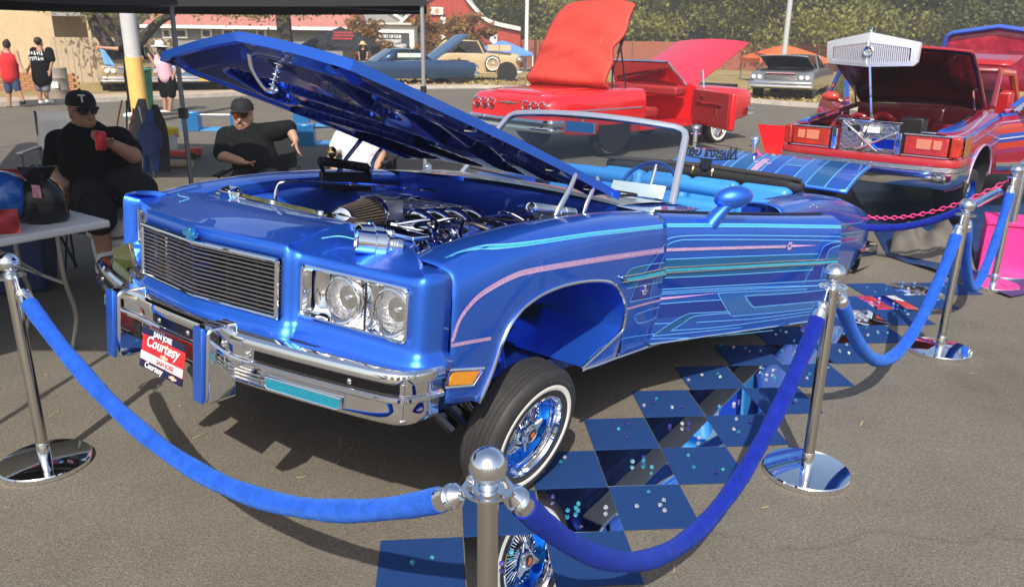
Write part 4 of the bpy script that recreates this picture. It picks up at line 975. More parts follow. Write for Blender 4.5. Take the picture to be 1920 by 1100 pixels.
# seam between nose panel and fender
# door  (crop coords -> photo pixels)
def C4(*L): return [(1180 + x / 3.333, 370 + y / 3.333) for x, y in L]
D = 'door'
side_poly((C4((226, 168), (700, 168), (1345, 178)), C4((226, 181), (700, 182), (1345, 190))), LINE_T, door_l, D, off=.0014)
for L in (((226, 166), (700, 166), (1345, 176)), ((226, 183), (700, 184), (1345, 192)), ((228, 262), (270, 250), (340, 241), (500, 237), (900, 239), (1357, 244)), ((228, 300), (260, 285), (310, 270), (400, 264), (900, 264), (1357, 270)), ((222, 388), (600, 372), (1180, 352)), ((222, 503), (600, 485), (1150, 452)), ((207, 574), (700, 546), (1240, 516)), ((207, 591), (700, 563), (1215, 550)), ((200, 604), (700, 575), (1190, 552)), ((195, 665), (400, 650), (570, 640)), ((722, 615), (1000, 600), (1225, 578)), ((722, 615), (745, 655), (775, 682), (820, 683), (1190, 648)), ((552, 597), (800, 585), (1110, 572)), ((552, 597), (580, 650), (632, 738)), ((145, 866), (230, 805), (352, 733), (430, 722), (618, 712)), ((145, 866), (400, 842), (700, 812)), ((262, 832), (330, 790), (400, 745), (520, 730), (630, 722)), ((262, 832), (600, 805), (1130, 730)), ((60, 862), (160, 858)), ((60, 893), (500, 870), (900, 830)), ((640, 742), (900, 720), (1180, 690)), ((420, 780), (800, 755), (1160, 708)), ((110, 795), (260, 785)), ((1085, 540), (1120, 480), (1190, 360), (1215, 310), (1260, 285), (1357, 276)), ((1195, 500), (1225, 400), (1250, 330), (1290, 308), (1357, 300))):
    side_strip(C4(*L), .0030, LINE_C, door_l, surf=D, off=.0026)
side_poly((C4((222, 390), (600, 374), (1180, 354)), C4((222, 502), (600, 484), (1150, 450))), TEALP, door_l, D)
side_poly((C4((1240, 352), (1355, 348)), C4((1225, 446), (1355, 438))), TEALP, door_l, D)
side_poly((C4((1190, 362), (1215, 312), (1260, 287), (1357, 278)), C4((1100, 512), (1190, 508), (1240, 345), (1290, 310))), PURP, door_l, D, off=.0012)
side_poly((C4((195, 668), (570, 643)), C4((170, 758), (625, 705))), BLUE_D, door_l, D, off=.0008)
side_poly((C4((735, 617), (1225, 582)), C4((778, 680), (1195, 645))), BLUE_D, door_l, D, off=.0008)
side_poly((C4((552, 600), (1110, 576)), C4((632, 736), (1180, 690))), BLUE_L, door_l, D, off=.0006)
side_poly((C4((150, 862), (352, 736)), C4((262, 836), (425, 740))), TEALP, door_l, D, off=.0010)
side_poly((C4((205, 510), (1100, 462)), C4((205, 570), (1100, 520))), BLUE_D, door_l, D, off=.0007)
side_strip(C4((230, 328), (600, 317), (980, 307)), .014, LINE_P, door_l, surf=D); side_strip(C4((1020, 303), (1165, 300)), (.012, .001), PINKL, door_l, surf=D); side_strip(C4((195, 633), (380, 615), (545, 598)), (.011, .001), PINKL, door_l, surf=D)
b = MB()
for a in range(6):
    c = on_door(*C4((1004, 304))[0], .002, True); e = c + Vector((0, .016 * math.cos(a * PI / 3), .016 * math.sin(a * PI / 3))); b.sphere(e, .009, 8, (.12, 1, 1))
b.xf(DOOR_M); b.build('flower_motif', LINE_P, door_l)
b = MB()
for y0, y1 in ((427, 385), (460, 410)): b.tube([on_door(x, y, .006) for x, y in C4((222, y0 + 12), (600, lerp(y0, y1, .33) + 6), (1000, lerp(y0, y1, .7)), (1354, y1 - 4))], .0048, 8)
b.build('side_moulding', STEEL, door_l)
side_poly((C4((222, 446), (1354, 388)), C4((222, 462), (1354, 402))), LINE_T, door_l, D, off=.004)
# quarter panel lines
MAG = mat('magenta_flake', (.35, .03, .36), .3, .3, coat=1)
def q_strip(y0, y1, z0, z1, w_, m, off=.0018): 
    b = MB(); R = []
    for t in lin(0, 1, 24):
        y, z = lerp(y0, y1, t), lerp(z0, z1, t); R.append([Vector((bx(y, z + e) + off, y, z + e)) for e in (-w_ / 2, w_ / 2)])
    b.rings(R, closed=False, caps=False); b.build('pinstripe', m, q_l)
for i, (z0, z1, w_, m) in enumerate(((.80, .70, .03, TEALP), (.76, .665, .02, PURP), (.725, .635, .03, TEALP), (.69, .60, .022, MAG), (.655, .57, .02, TEALP), (.60, .53, .012, LINE_C), (.56, .50, .012, LINE_C), (.52, .47, .02, PURP))): q_strip(2.2, 4.66, z0, z1, w_, m)
for z0, z1 in ((.815, .715), (.742, .65), (.705, .617), (.67, .585), (.635, .555)): q_strip(2.2, 4.68, z0, z1, .004, LINE_C, .0026)
q_strip(3.55, 3.75, .70, .69, .16, MAG, .0024)
b = MB()
for y, z in ((2.62, .915), (2.68, .925), (2.74, .91)): b.sphere((bx(y, z) + .002, y, z), .018, 8, (.15, 1, .7))
b.build('flower_motif', mat('silver_leaf', (.6, .62, .65), .3, .6), q_l)
# nose-top pinstripes
for s in (1, -1):
    b = MB(); b.tube(smooth_path([(s * .47, -.86, .858), (s * .50, -.80, .866), (s * .62, -.78, .862), (s * .70, -.74, .862)], 5), .0022, 5); b.build('pinstripe', LINE_C, car)
# paper card on the dash
b = MB(); b.box((0, 0, 0), (.30, .004, .075)); b.xf(Matrix.Translation((.54, 1.16, 1.0)) @ Matrix.Rotation(.15, 4, 'Z') @ Matrix.Rotation(-.5, 4, 'X')); tag(b.build('show_card', WHITEP), 'white paper show card lying on the dash behind the windshield', 'card').matrix_world = CM
# ================================================================== OTHER CARS (same local convention: +X left, +Y rearward)
TYRE_G = mat('tyre_grey', (.022, .022, .022), .7)
def small_wheel(par, x, y, z, R=.31, W=.19, ww=True, name='wheel', rimm=CHROME):
    s = 1 if x > 0 else -1
    w_ = bpy.data.objects.new(name, None); COL.objects.link(w_); w_.parent = par; w_.location = (x, y, z)
    b = MB(); h = W / 2
    b.lathe([(R * .62, -h * .9), (R * .8, -h), (R * .95, -h * .9), (R, -h * .6), (R, h * .6), (R * .95, h * .9), (R * .8, h), (R * .62, h * .9)], ax=(s, 0, 0), n=36); b.build('tyre', TYRE_G, w_)
    b = MB(); b.lathe([(R * .63, h * .9), (R * .60, h * .85), (R * .52, h * .3), (R * .2, h * .1), (R * .16, h * .7), (0, h * .75)], ax=(s, 0, 0), n=36); b.build('rim', rimm, w_)
    b = MB()
    for k in range(18):
        a = 2 * PI * k / 18; b.tube([(s * h * .5, R * .16 * math.cos(a + .3), R * .16 * math.sin(a + .3)), (s * h * .36, R * .54 * math.cos(a), R * .54 * math.sin(a))], .006, 4)
    b.build('spokes', CHROME, w_)
    if ww:
        b = MB(); b.lathe([(R * .84, h * .985), (R * .83, h * 1.03), (R * .70, h * 1.0), (R * .69, h * .94)], ax=(s, 0, 0), n=36); b.build('whitewall', mat('whitewall', ()), w_)
    return w_
def loft_body(tab, n_y=40, flat=.05):
    """tab rows: y, half width, z bottom, z top, crown"""
    ys = lin(tab[0][0], tab[-1][0], n_y)
    col = lambda k: [(r[0], r[k]) for r in tab]
    R = []
    for y in ys:
        w_, zb, zt, cr = (sinterp(y, col(k)) for k in (1, 2, 3, 4))
        h = zt - zb
        half = [(0.0, zt + cr), (w_ * .45, zt + cr * .8), (w_ * .80, zt + cr * .25), (w_ * .90, zt - .005), (w_ * .955, zt - .035 * min(1, h / .3)), (w_ * .985, zt - h * .18), (w_, zt - h * .36), (w_ * .995, zt - h * .60), (w_ * .975, zt - h * .85), (w_ * .93, zb)]
        ring = [Vector((x, y, z)) for x, z in half] + [Vector((-x, y, z)) for x, z in half[::-1][:-1]]
        R.append(ring)
    return R
def simple_car(name, label, front_px, yaw_deg, tab, paint, wb=3.02, roof=None, lift=0., pitch=0., glass=True, wheels=True, R=.31, ww=True, grp=None, pos=None):
    p = Vector(pos) if pos is not None else gnd(*front_px); yaw = math.radians(yaw_deg)
    d = Vector((math.cos(yaw), math.sin(yaw), 0)); o3 = p - d * tab[0][0] if pos is None else p
    M = car_matrix(yaw, pitch, Vector((o3.x, o3.y, lift)))
    root = thing(name, label, 'car', M=M, group=grp)
    b = MB(); b.rings(loft_body(tab)); body = b.build('body', paint, root, smooth=38)
    if roof:
        y0, y1, y2, y3, zr, wr, wb_, zb_, rm = roof
        # greenhouse: pillars + roof skin + glass
        cs = lambda u, y, z, w_: Vector((u * w_, y, z))
        base = [(y0, wb_), (y1 + (y0 - y1) * .0, wb_), (y2, wb_), (y3, wb_ * .93)]
        b = MB(); R_ = []
        for t in lin(0, 1, 9):
            y = lerp(y1, y2, t); R_.append([Vector((u * wr, y, zr + .035 * (1 - u * u) - .02 * (2 * t - 1) ** 2)) for u in lin(-1, 1, 11)])
        b.rings(R_, closed=False, caps=False); b.build('roof', rm, root, smooth=60, solid=.03)
        pil = []
        for s in (1, -1):
            b = MB(); b.tube([(s * wb_, y0, zb_), (s * wr, y1, zr)], .03, 6); b.build('pillar', rm, root)
            b = MB(); b.add([Vector((s * wb_, y2 + .25 * (y3 - y2), zb_)), Vector((s * wb_ * .93, y3, zb_)), Vector((s * wr, y2, zr)), Vector((s * wr, y2 - .22, zr))], [(0, 1, 2, 3)]); b.build('pillar', rm, root, solid=.02)
            b = MB(); b.add([Vector((s * (wb_ - .01), y0 + .08, zb_)), Vector((s * (wb_ - .01), y2 + .2 * (y3 - y2), zb_)), Vector((s * (wr - .01), y2 - .25, zr)), Vector((s * (wr - .01), y1 + .05, zr))], [(0, 1, 2, 3)]); b.build('side_window', GLASS_D, root)
        b = MB(); b.grid(lambda u, v: Vector((u * lerp(wb_, wr, v), lerp(y0, y1, v) - .12 * (1 - u * u), lerp(zb_, zr, v) + .02 * (1 - u * u))), lin(-1, 1, 9), lin(0, 1, 4)); b.build('windshield', GLASS_D, root)
        b = MB(); b.grid(lambda u, v: Vector((u * lerp(wb_ * .92, wr, v), lerp(y3, y2, v) + .1 * (1 - u * u), lerp(zb_, zr, v) + .01)), lin(-1, 1, 9), lin(0, 1, 4)); b.build('rear_window', GLASS_D, root)
        b = MB(); b.box((0, lerp(y1, y2, .45), zb_ - .02), (wb_ * 1.7, .7, .12)); b.box((0, y2 + .1, zb_), (wb_ * 1.6, .14, .2)); b.build('seats', mat('dark_seat', (.05, .045, .045), .8), root)
    if wheels:
        for s in (1, -1):
            for y in (0, wb):
                zz = R - lift + y * math.sin(pitch)
                small_wheel(root, s * .80, y, zz, R, ww=ww)
                b = MB(); b.lathe([(R + .06, -.02), (R + .06, .06), (R + .075, .062), (0, .062)], (s * .885, y, max(zz + .08, .36)), (s, 0, 0), 28); b.build('wheel_arch', BLACK, root)
    return root, M
GLASS_D = glass_mat('tinted_glass', (.7, .8, .8), .55)
def chrome_bumper(root, y, z0, z1, w_, sgn=-1, wrap=.28, name='bumper', m=CHROME):
    pts = smooth_path([(w_, y - sgn * wrap, 0), (w_ * .99, y - sgn * .10, 0), (w_ * .92, y - sgn * .02, 0), (w_ * .5, y + sgn * .04, 0), (0, y + sgn * .055, 0), (-w_ * .5, y + sgn * .04, 0), (-w_ * .92, y - sgn * .02, 0), (-w_ * .99, y - sgn * .10, 0), (-w_, y - sgn * wrap, 0)], 4)
    b = MB(); R_ = []
    for i, p in enumerate(pts):
        t = (pts[min(i + 1, len(pts) - 1)] - pts[max(i - 1, 0)]).normalized(); nn = Vector((t.y, -t.x, 0)); nn = nn if nn.dot(Vector((p.x, (p.y - (y - sgn * 2)), 0))) > 0 else -nn
        h = z1 - z0; R_.append([p + nn * o + Vector((0, 0, z)) for o, z in ((-.06, z1), (.0, z1), (.02, z1 - h * .2), (.005, z0 + h * .5), (.02, z0 + h * .2), (0, z0), (-.06, z0))])
    b.rings(R_, closed=False); return b.build(name, m, root, smooth=35)
def head_lamps(root, xs, y, z, r=.075, m=None):
    for x in xs:
        b = MB(); b.lathe([(r, .03), (r * 1.12, -.02), (r * 1.05, -.03), (r * .95, -.015), (r * .6, .005), (0, .012)], (x, y, z), (0, 1, 0), 20); b.build('headlamp', CHROME, root)
        b = MB(); b.lathe([(r * .9, -.018), (r * .5, -.028), (0, -.032)], (x, y, z), (0, 1, 0), 20); b.build('lens', mat('lens_white', (.75, .76, .74), .08, coat=1), root)
def slat_grille(root, w_, y, z0, z1, n, vert=False, m=CHROME):
    b = MB(); b.box((0, y + .03, (z0 + z1) / 2), (2 * w_, .03, z1 - z0)); b.build('grille_back', BLACK, root)
    for k in range(n):
        b = MB()
        if vert: b.box((lerp(-w_, w_, (k + .5) / n), y, (z0 + z1) / 2), (.014, .02, z1 - z0))
        else: b.box((0, y, lerp(z0, z1, (k + .5) / n)), (2 * w_, .02, .014))
        b.build('grille_bar', m, root, bevel=.003)
def raised_hood(root, w0, w1, y0, z0, L, ang, paint, under, crown=.03):
    c, s = math.cos(ang), math.sin(ang)
    def f(u, v): return Vector((u * lerp(w0, w1, v), y0 - L * v * c, z0 + L * v * s + crown * (1 - u * u)))
    b = MB(); b.grid(f, lin(-1, 1, 13), lin(0, 1, 9)); h = b.build('hood', paint, root, smooth=60)
    b = MB(); b.grid(lambda u, v: f(u * .97, .02 + v * .96) + Vector((0, -.03 * s, -.03 * c)), lin(-1, 1, 13), lin(0, 1, 9)); b.build('hood_underside', under, h, smooth=60)
    b = MB(); e = [(u, 0) for u in lin(-1, 1, 9)] + [(1, v) for v in lin(0, 1, 7)[1:]] + [(u, 1) for u in lin(1, -1, 9)[1:]] + [(-1, v) for v in lin(1, 0, 7)[1:-1]]
    b.tube([f(u, v) + Vector((0, -.015 * s, -.015 * c)) for u, v in e], .018, 6, closed=True); b.build('hood_lip', paint, h)
    return h
IMP = [(-.98, .70, .40, .74, .0), (-.93, .88, .33, .82, .01), (-.75, .95, .30, .88, .012), (0, .99, .28, .93, .015), (.9, 1.0, .27, .97, .015), (2.2, 1.0, .27, .95, .015), (3.2, 1.0, .28, .93, .012), (4.0, .98, .31, .89, .01), (4.35, .95, .36, .85, .01), (4.42, .88, .42, .80, 0)]
# --- tan hardtop beside the pole
TAN = candy('tan_metallic', (.36, .24, .12), .1, .4, .35)
c1, _ = simple_car('parked_car', 'tan hardtop sedan of the sixties parked at the kerb behind the yellow pole', (258, 176), 118, IMP, TAN, roof=(.95, 1.55, 2.6, 3.3, 1.36, .58, .80, .93, mat('dark_roof', (.03, .028, .026), .3, coat=.6)), grp='cars parked along the far kerb')
c2, _ = simple_car('parked_car', 'pale blue sixties sedan parked beside the tan hardtop', (385, 174), 118, IMP, candy('pale_blue_metallic', (.14, .22, .32), .1, .4, .35), roof=(.95, 1.55, 2.6, 3.3, 1.36, .58, .80, .93, mat('pale_roof', (.5, .52, .52), .3, coat=.6)), grp='cars parked along the far kerb')
for c in (c1, c2):
    chrome_bumper(c, -1.02, .36, .52, .98); chrome_bumper(c, 4.46, .38, .54, .95, 1); head_lamps(c, (-.78, -.60, .60, .78), -.985, .70); slat_grille(c, .48, -.985, .61, .77, 7)
    b = MB(); b.tube([(-.86, -.90, .80), (0, -1.0, .80), (.86, -.90, .80)], .015, 6); b.build('hood_edge_trim', CHROME, c)
    b = MB(); b.box((0, -1.10, .44), (.3, .01, .13)); b.build('licence_plate', mat('plate_yellow', (.55, .36, .06), .5), c)
# --- blue coupe with graphics and raised hood, on the grass
DBL = candy('dark_blue_graphics', (.025, .07, .16), .2, .5, .3)
c3, _ = simple_car('show_car', 'dark blue sixties coupe with raised patterned hood parked on the grass', None, 206, IMP, DBL, roof=(.95, 1.45, 2.5, 3.2, 1.36, .60, .82, .93, DBL), pos=(-2.75, 33.4, 0))
h = raised_hood(c3, .80, .72, .85, .98, 1.75, math.radians(33), DBL, DBL); chrome_bumper(c3, -1.02, .36, .52, .98); chrome_bumper(c3, 4.46, .38, .54, .95, 1); head_lamps(c3, (-.78, -.60, .60, .78), -.985, .70)
for k, (u, m) in enumerate(((-.7, TEALP), (-.4, LINE_C), (-.1, PURP), (.2, TEALP), (.5, LINE_C), (.75, PURP))):
    b = MB(); a = math.radians(33); b.grid(lambda p, q: Vector(((u + .05 * p) * .76, .85 - 1.75 * q * math.cos(a), .98 + 1.75 * q * math.sin(a) + .045)), lin(0, 1, 2), lin(.05, .95, 4)); b.build('hood_stripe', m, h)
b = MB(); b.box((-.73, 1.9, 1.12), (.012, .95, .2)); b.build('side_window_cover', mat('white_interior', (.62, .66, .58), .7), c3)
b = MB(); b.box((0, 0, .80), (1.3, 1.3, .3)); b.build('engine_bay', BLACK, c3)
# --- thirties sedan in beige
BEI = mat('beige_paint', (.50, .37, .20), .25, coat=1)
S30 = [(-.55, .30, .55, 1.08, .03), (-.45, .42, .45, 1.15, .05), (.3, .55, .42, 1.18, .06), (.9, .72, .40, 1.20, .05), (1.6, .80, .38, 1.2, .02), (2.6, .80, .38, 1.18, .02), (3.3, .74, .40, 1.0, .05), (3.75, .55, .45, .75, .05)]
c4, _ = simple_car('vintage_car', 'beige thirties sedan with side-mounted spare wheel on the grass', None, 180, S30, BEI, wb=3.0, roof=(1.0, 1.3, 2.7, 3.3, 1.72, .60, .72, 1.18, BEI), pos=(-.35, 36.0, 0), R=.36)
for s in (1, -1):
    for y in (0, 3.0):
        b = MB(); R_ = []
        for a in lin(-.35, PI * .95, 16): R_.append([Vector((s * (.80 + e), y - .46 * math.cos(a) * (1 if y < 1 else 1), .38 + .46 * math.sin(a) + g)) for e, g in ((-.2, .0), (-.12, .05), (.06, .06), (.13, .0), (.14, -.08))])
        b.rings(R_, closed=False); b.build('fender', BEI, c4, smooth=60)
    b = MB(); b.box((s * .85, 1.5, .40), (.26, 2.0, .05)); b.build('running_board', BEI, c4, bevel=.01)
    small_wheel(c4, s * .83, .62, .78, .34, .16, True, 'spare_wheel', BEI)
    b = MB(); b.sphere((s * .5, -.52, .95), .12, 16, (1, 1.3, 1)); b.build('headlamp', CHROME, c4)
chrome_bumper(c4, -.72, .42, .52, .85); 
b = MB(); b.box((-.42, .35, 1.42), (.5, 1.0, .025), Matrix.Rotation(-.5, 3, 'Y')); b.build('hood_side_panel', BEI, c4)
# --- grey seventies sedan with its hood up
CAP = [(-1.0, .80, .45, .78, .0), (-.95, .93, .38, .84, .01), (-.7, .98, .36, .90, .012), (0, 1.0, .33, .94, .012), (.9, 1.0, .32, .97, .01), (2.2, 1.0, .32, .96, .01), (3.4, 1.0, .33, .94, .01), (4.3, .96, .38, .88, .01), (4.55, .90, .42, .84, 0)]
c5, _ = simple_car('show_car', 'grey seventies sedan with raised black-lined hood on the dry lawn', (1458, 191), 62, CAP, candy('grey_metallic', (.25, .26, .28), .1, .5, .35), roof=(1.1, 1.7, 2.7, 3.3, 1.38, .60, .82, .95, candy('grey_metallic', ())), lift=.02, R=.34)
raised_hood(c5, .75, .72, .80, 1.0, 1.7, math.radians(13), candy('grey_metallic', ()), BLACK); chrome_bumper(c5, -1.05, .42, .60, 1.0); head_lamps(c5, (-.82, -.64, .64, .82), -1.0, .74, .07); slat_grille(c5, .5, -1.0, .64, .82, 8)
b = MB(); b.box((0, -.98, .865), (.9, .2, .02)); b.build('pink_header', mat('pink_paint', (.7, .35, .36), .3, coat=1), c5); b = MB(); b.box((0, .0, .93), (1.4, 1.4, .04)); b.build('engine_bay', BLACK, c5)
# ================================================================== RED CONVERTIBLE (seen from behind, top half raised, door and hood open)
RED = mat('red_paint', (.62, .012, .018), .22, coat=1, noise=.06, nscale=2); REDV = mat('red_vinyl_top', (.50, .045, .028), .68, bump=.7, bscale=5, noise=.1, nscale=3); REDI = mat('red_interior', (.30, .02, .02), .5)
RFB = [(-.98, .80, .42, .76, .0), (-.9, .94, .34, .84, .01), (0, .99, .28, .92, .012), (.85, 1.0, .27, .96, .01), (.9, 1.0, .27, .96, .01)]
RR = [(2.3, 1.0, .27, .95, .0), (2.5, 1.0, .27, .955, .01), (3.4, 1.0, .28, .94, .02), (4.1, .98, .32, .90, .02), (4.34, .95, .38, .85, .015), (4.40, .90, .42, .80, 0)]
yaw = math.radians(222); oz = .10
RM = car_matrix(yaw, .0, Vector((3.18, 15.35, oz))); rc = thing('convertible_car', 'bright red convertible with half-raised soft top, open door and raised hood', 'car', M=RM)
b = MB(); b.rings(loft_body(RFB, 20)); b.build('front_body', RED, rc, smooth=38)
b = MB(); b.rings(loft_body(RR, 24)); rb_ = b.build('rear_body', RED, rc, smooth=38)
b = MB(); b.grid(lambda u, v: Vector((u * .62, lerp(3.15, 4.28, v), sinterp(lerp(3.15, 4.28, v), [(r[0], r[3] + r[4]) for r in RR]) + .006 - .012 * abs(u) ** 4)), lin(-1, 1, 12), lin(0, 1, 8)); b.build('trunk_lid', RED, rc, solid=.004)
b = MB(); b.box((0, 1.6, .31), (1.9, 1.5, .08)); b.box((.97, 1.6, .36), (.06, 1.5, .14)); b.box((-.97, 1.6, .36), (.06, 1.5, .14)); b.build('floor_sills', RED, rc)
b = MB(); b.box((.96, 1.6, .64), (.08, 1.42, .58)); b.build('door', RED, rc, bevel=.03)
# open passenger door on the right side
DRM = Matrix.Translation((-.97, .92, 0)) @ Matrix.Rotation(math.radians(62), 4, 'Z') @ Matrix.Translation((.97, -.92, 0))
b = MB(); b.box((-.97, 1.60, .62), (.10, 1.36, .60)); b.xf(DRM); do = b.build('door', RED, rc, bevel=.035)
b = MB(); b.box((-.912, 1.58, .64), (.02, 1.26, .52)); b.xf(DRM); b.build('door_card', REDI, do, bevel=.02)
b = MB(); b.box((-.90, 1.55, .70), (.03, .9, .02)); b.box((-.90, 1.3, .80), (.03, .10, .02)); b.box((-.90, 1.8, .60), (.03, .03, .08)); b.xf(DRM); b.build('door_trim', CHROME, do)
b = MB(); b.tube([DRM @ Vector((-.97, 1.02, .93)), DRM @ Vector((-.95, 1.15, 1.22)), DRM @ Vector((-.95, 1.24, .93))], .012, 6, closed=True); b.build('vent_window_frame', CHROME, do)
wsf = lambda u, v: Vector((u * lerp(.80, .66, v), lerp(.98, 1.38, v) - .14 * (1 - u * u), lerp(.95, 1.34, v)))
b = MB(); b.grid(wsf, lin(-1, 1, 12), lin(0, 1, 4)); b.build('windshield', GLASS, rc)
b = MB(); b.tube([wsf(-1, v) for v in lin(0, .95, 5)] + [wsf(u, 1) for u in lin(-.95, .95, 9)] + [wsf(1, v) for v in lin(.95, 0, 5)], .024, 8); b.build('windshield_frame', CHROME, rc)
b = MB(); b.box((0, 1.18, .86), (1.7, .30, .16)); b.build('dashboard', REDI, rc, bevel=.04); b = MB(); b.box((0, 1.9, .52), (1.5, .55, .18)); b.box((0, 2.25, .75), (1.5, .14, .42)); b.build('front_seat', REDI, rc, bevel=.05)
b = MB(); b.box((0, 1.14, .80), (1.6, .27, .012)); b.build('dash_trim', mat('cream_trim', (.6, .55, .48), .4), rc)
raised_hood(rc, .84, .80, .78, .97, 1.75, math.radians(24), mat('red_hood_paint', (.60, .018, .04), .3, coat=1), mat('red_hood_paint', ()), .05)
b = MB(); b.box((0, .0, .88), (1.5, 1.4, .1)); b.build('engine_bay', BLACK, rc); b = MB(); b.box((0, .05, .98), (.5, .6, .16)); b.lathe([(.18, 0), (.2, .04), (.18, .08), (0, .09)], (0, .0, 1.06), n=24); b.build('engine', CHROME, rc, bevel=.02)
# three round tail lamps on each side
for s in (1, -1):
    for x in (.40, .58, .76):
        b = MB(); b.lathe([(.082, -.02), (.085, .02), (.070, .03), (.062, .015)], (s * x, 4.40, .72), (0, 1, 0), 24); r_ = b.build('tail_lamp_ring', CHROME, rc)
        b = MB(); b.lathe([(.064, .012), (.045, .03), (.02, .036), (0, .037)], (s * x, 4.40, .72), (0, 1, 0), 24); b.build('lens', mat('red_lens', (.45, .005, .01), .1, coat=1), r_)
b = MB(); b.box((0, 4.405, .755), (.46, .012, .018)); b.box((0, 4.41, .755), (.12, .016, .03)); b.build('tail_script', CHROME, rc)
chrome_bumper(rc, 4.44, .36, .54, .97, 1); chrome_bumper(rc, -1.02, .36, .52, .98); head_lamps(rc, (-.78, -.60, .60, .78), -.985, .70)
b = MB(); b.tube([(1.0, .4, .64), (1.0, 2.3, .66), (.99, 4.2, .66)], .012, 6); b.tube([(-1.0, 2.4, .66), (-.99, 4.2, .66)], .012, 6); b.build('side_trim', CHROME, rc)
b = MB(); b.tube([(-.55, 3.0, .95), (-.55, 2.95, 1.75)], .004, 5); b.build('aerial', CHROME, rc); b = MB(); b.tube([(.75, 4.0, .92), (.75, 3.95, 1.6)], .004, 5); b.build('aerial', CHROME, rc)
for s in (1, -1):
    for y in (0, 3.02): small_wheel(rc, s * .80, y, .31 - oz, .31)
b = MB()
for s in (1, -1): b.lathe([(.37, -.02), (.37, .08), (.385, .082), (0, .082)], (s * .90, 3.02, .36), (s, 0, 0), 28)
b.build('wheel_opening', BLACK, rc)
# the soft top, standing half raised like a tall sail
def sail(u, v):
    hw = lerp(.86, .78, v) + .05 * math.sin(PI * v) - .07 * math.exp(-((v - .52) / .12) ** 2); y = sinterp(v, [(0, 3.14), (.12, 3.20), (.3, 3.08), (.5, 2.98), (.58, 2.92), (.68, 2.82), (.82, 2.68), (1, 2.50)]); z = sinterp(v, [(0, .97), (.12, 1.06), (.3, 1.34), (.5, 1.58), (.62, 1.70), (.8, 2.02), (1, 2.27)])
    wr = .030 * math.sin(9 * v + 2 * u) + .020 * math.sin(17 * v - 3 * u + 2 * u * u) + .010 * math.sin(31 * v + 5 * u) + .03 * math.exp(-((v - .12) / .035) ** 2) - .03 * math.exp(-((v - .07) / .03) ** 2)
    e = u * u; wr *= 1 - .55 * v
    return Vector((u * hw, y - .06 * e + wr, z - .07 * e * e * v + .3 * wr))
b = MB(); b.grid(sail, lin(-1, 1, 30), lin(0, 1, 70)); so_ = b.build('soft_top', REDV, rc, smooth=80, solid=.045)
for s in (1, -1):
    b = MB()
    for v0, v1 in ((.0, .45), (.25, .7), (.45, .98)): b.tube([sail(s * .95, v0) + Vector((0, -.10 - .1 * v0, -.02)), sail(s * .93, v1) + Vector((0, -.06, -.02))], .014, 6)
    b.tube([Vector((s * .76, 2.55, .95)), sail(s * .93, .6) + Vector((0, -.12, 0)), sail(s * .93, .97) + Vector((0, -.06, -.02))], .014, 6); b.build('top_bows', DARKMETAL, so_)
# ================================================================== STRIPED CAR (front to the camera, hood up, chrome grille shown on a pole)
yaw = math.radians(47); PR = car_matrix(yaw, -.01, Vector((4.11, 8.56, .175))) @ Matrix.Scale(.93, 4)
STR_M = bpy.data.materials.new('striped_paint'); STR_M.use_nodes = True; t = STR_M.node_tree; pb = t.nodes['Principled BSDF']; pb.inputs['Metallic'].default_value = .35; pb.inputs['Roughness'].default_value = .28; pb.inputs['Coat Weight'].default_value = 1
tc = t.nodes.new('ShaderNodeTexCoord'); sx = t.nodes.new('ShaderNodeSeparateXYZ'); t.links.new(tc.outputs['Object'], sx.inputs[0])
ma = t.nodes.new('ShaderNodeMath'); ma.operation = 'MULTIPLY_ADD'; ma.inputs[1].default_value = -.10; t.links.new(sx.outputs[1], ma.inputs[0]); t.links.new(sx.outputs[2], ma.inputs[2])
mr = t.nodes.new('ShaderNodeMapRange'); mr.inputs[1].default_value = .1; mr.inputs[2].default_value = 1.0; t.links.new(ma.outputs[0], mr.inputs[0])
cr = t.nodes.new('ShaderNodeValToRGB'); cr.color_ramp.interpolation = 'CONSTANT'; e = cr.color_ramp.elements; e[0].position = 0; e[0].color = (.35, .012, .03, 1); e[1].position = .97; e[1].color = (.02, .10, .5, 1)
for p_, c_ in ((.30, (.35, .012, .03)), (.40, (.30, .02, .12)), (.46, (.55, .04, .02)), (.54, (.02, .05, .33)), (.585, (.62, .6, .68)), (.60, (.02, .08, .45)), (.65, (.48, .03, .02)), (.72, (.55, .07, .02)), (.76, (.30, .02, .14)), (.79, (.60, .5, .6)), (.80, (.35, .015, .06)), (.86, (.02, .09, .45)), (.90, (.36, .02, .12)), (.935, (.5, .35, .45)), (.945, (.30, .015, .05))): q = e.new(p_); q.color = (*c_, 1)
t.links.new(mr.outputs[0], cr.inputs[0]); t.links.new(cr.outputs[0], pb.inputs['Base Color'])
MAROON = mat('maroon_paint', (.22, .008, .018), .22, coat=1); REDO = mat('orange_red_paint', (.38, .012, .015), .25, coat=1)
sc_ = thing('striped_car', 'red and blue striped sedan with raised hood and chrome grille on a rod', 'car', M=PR)
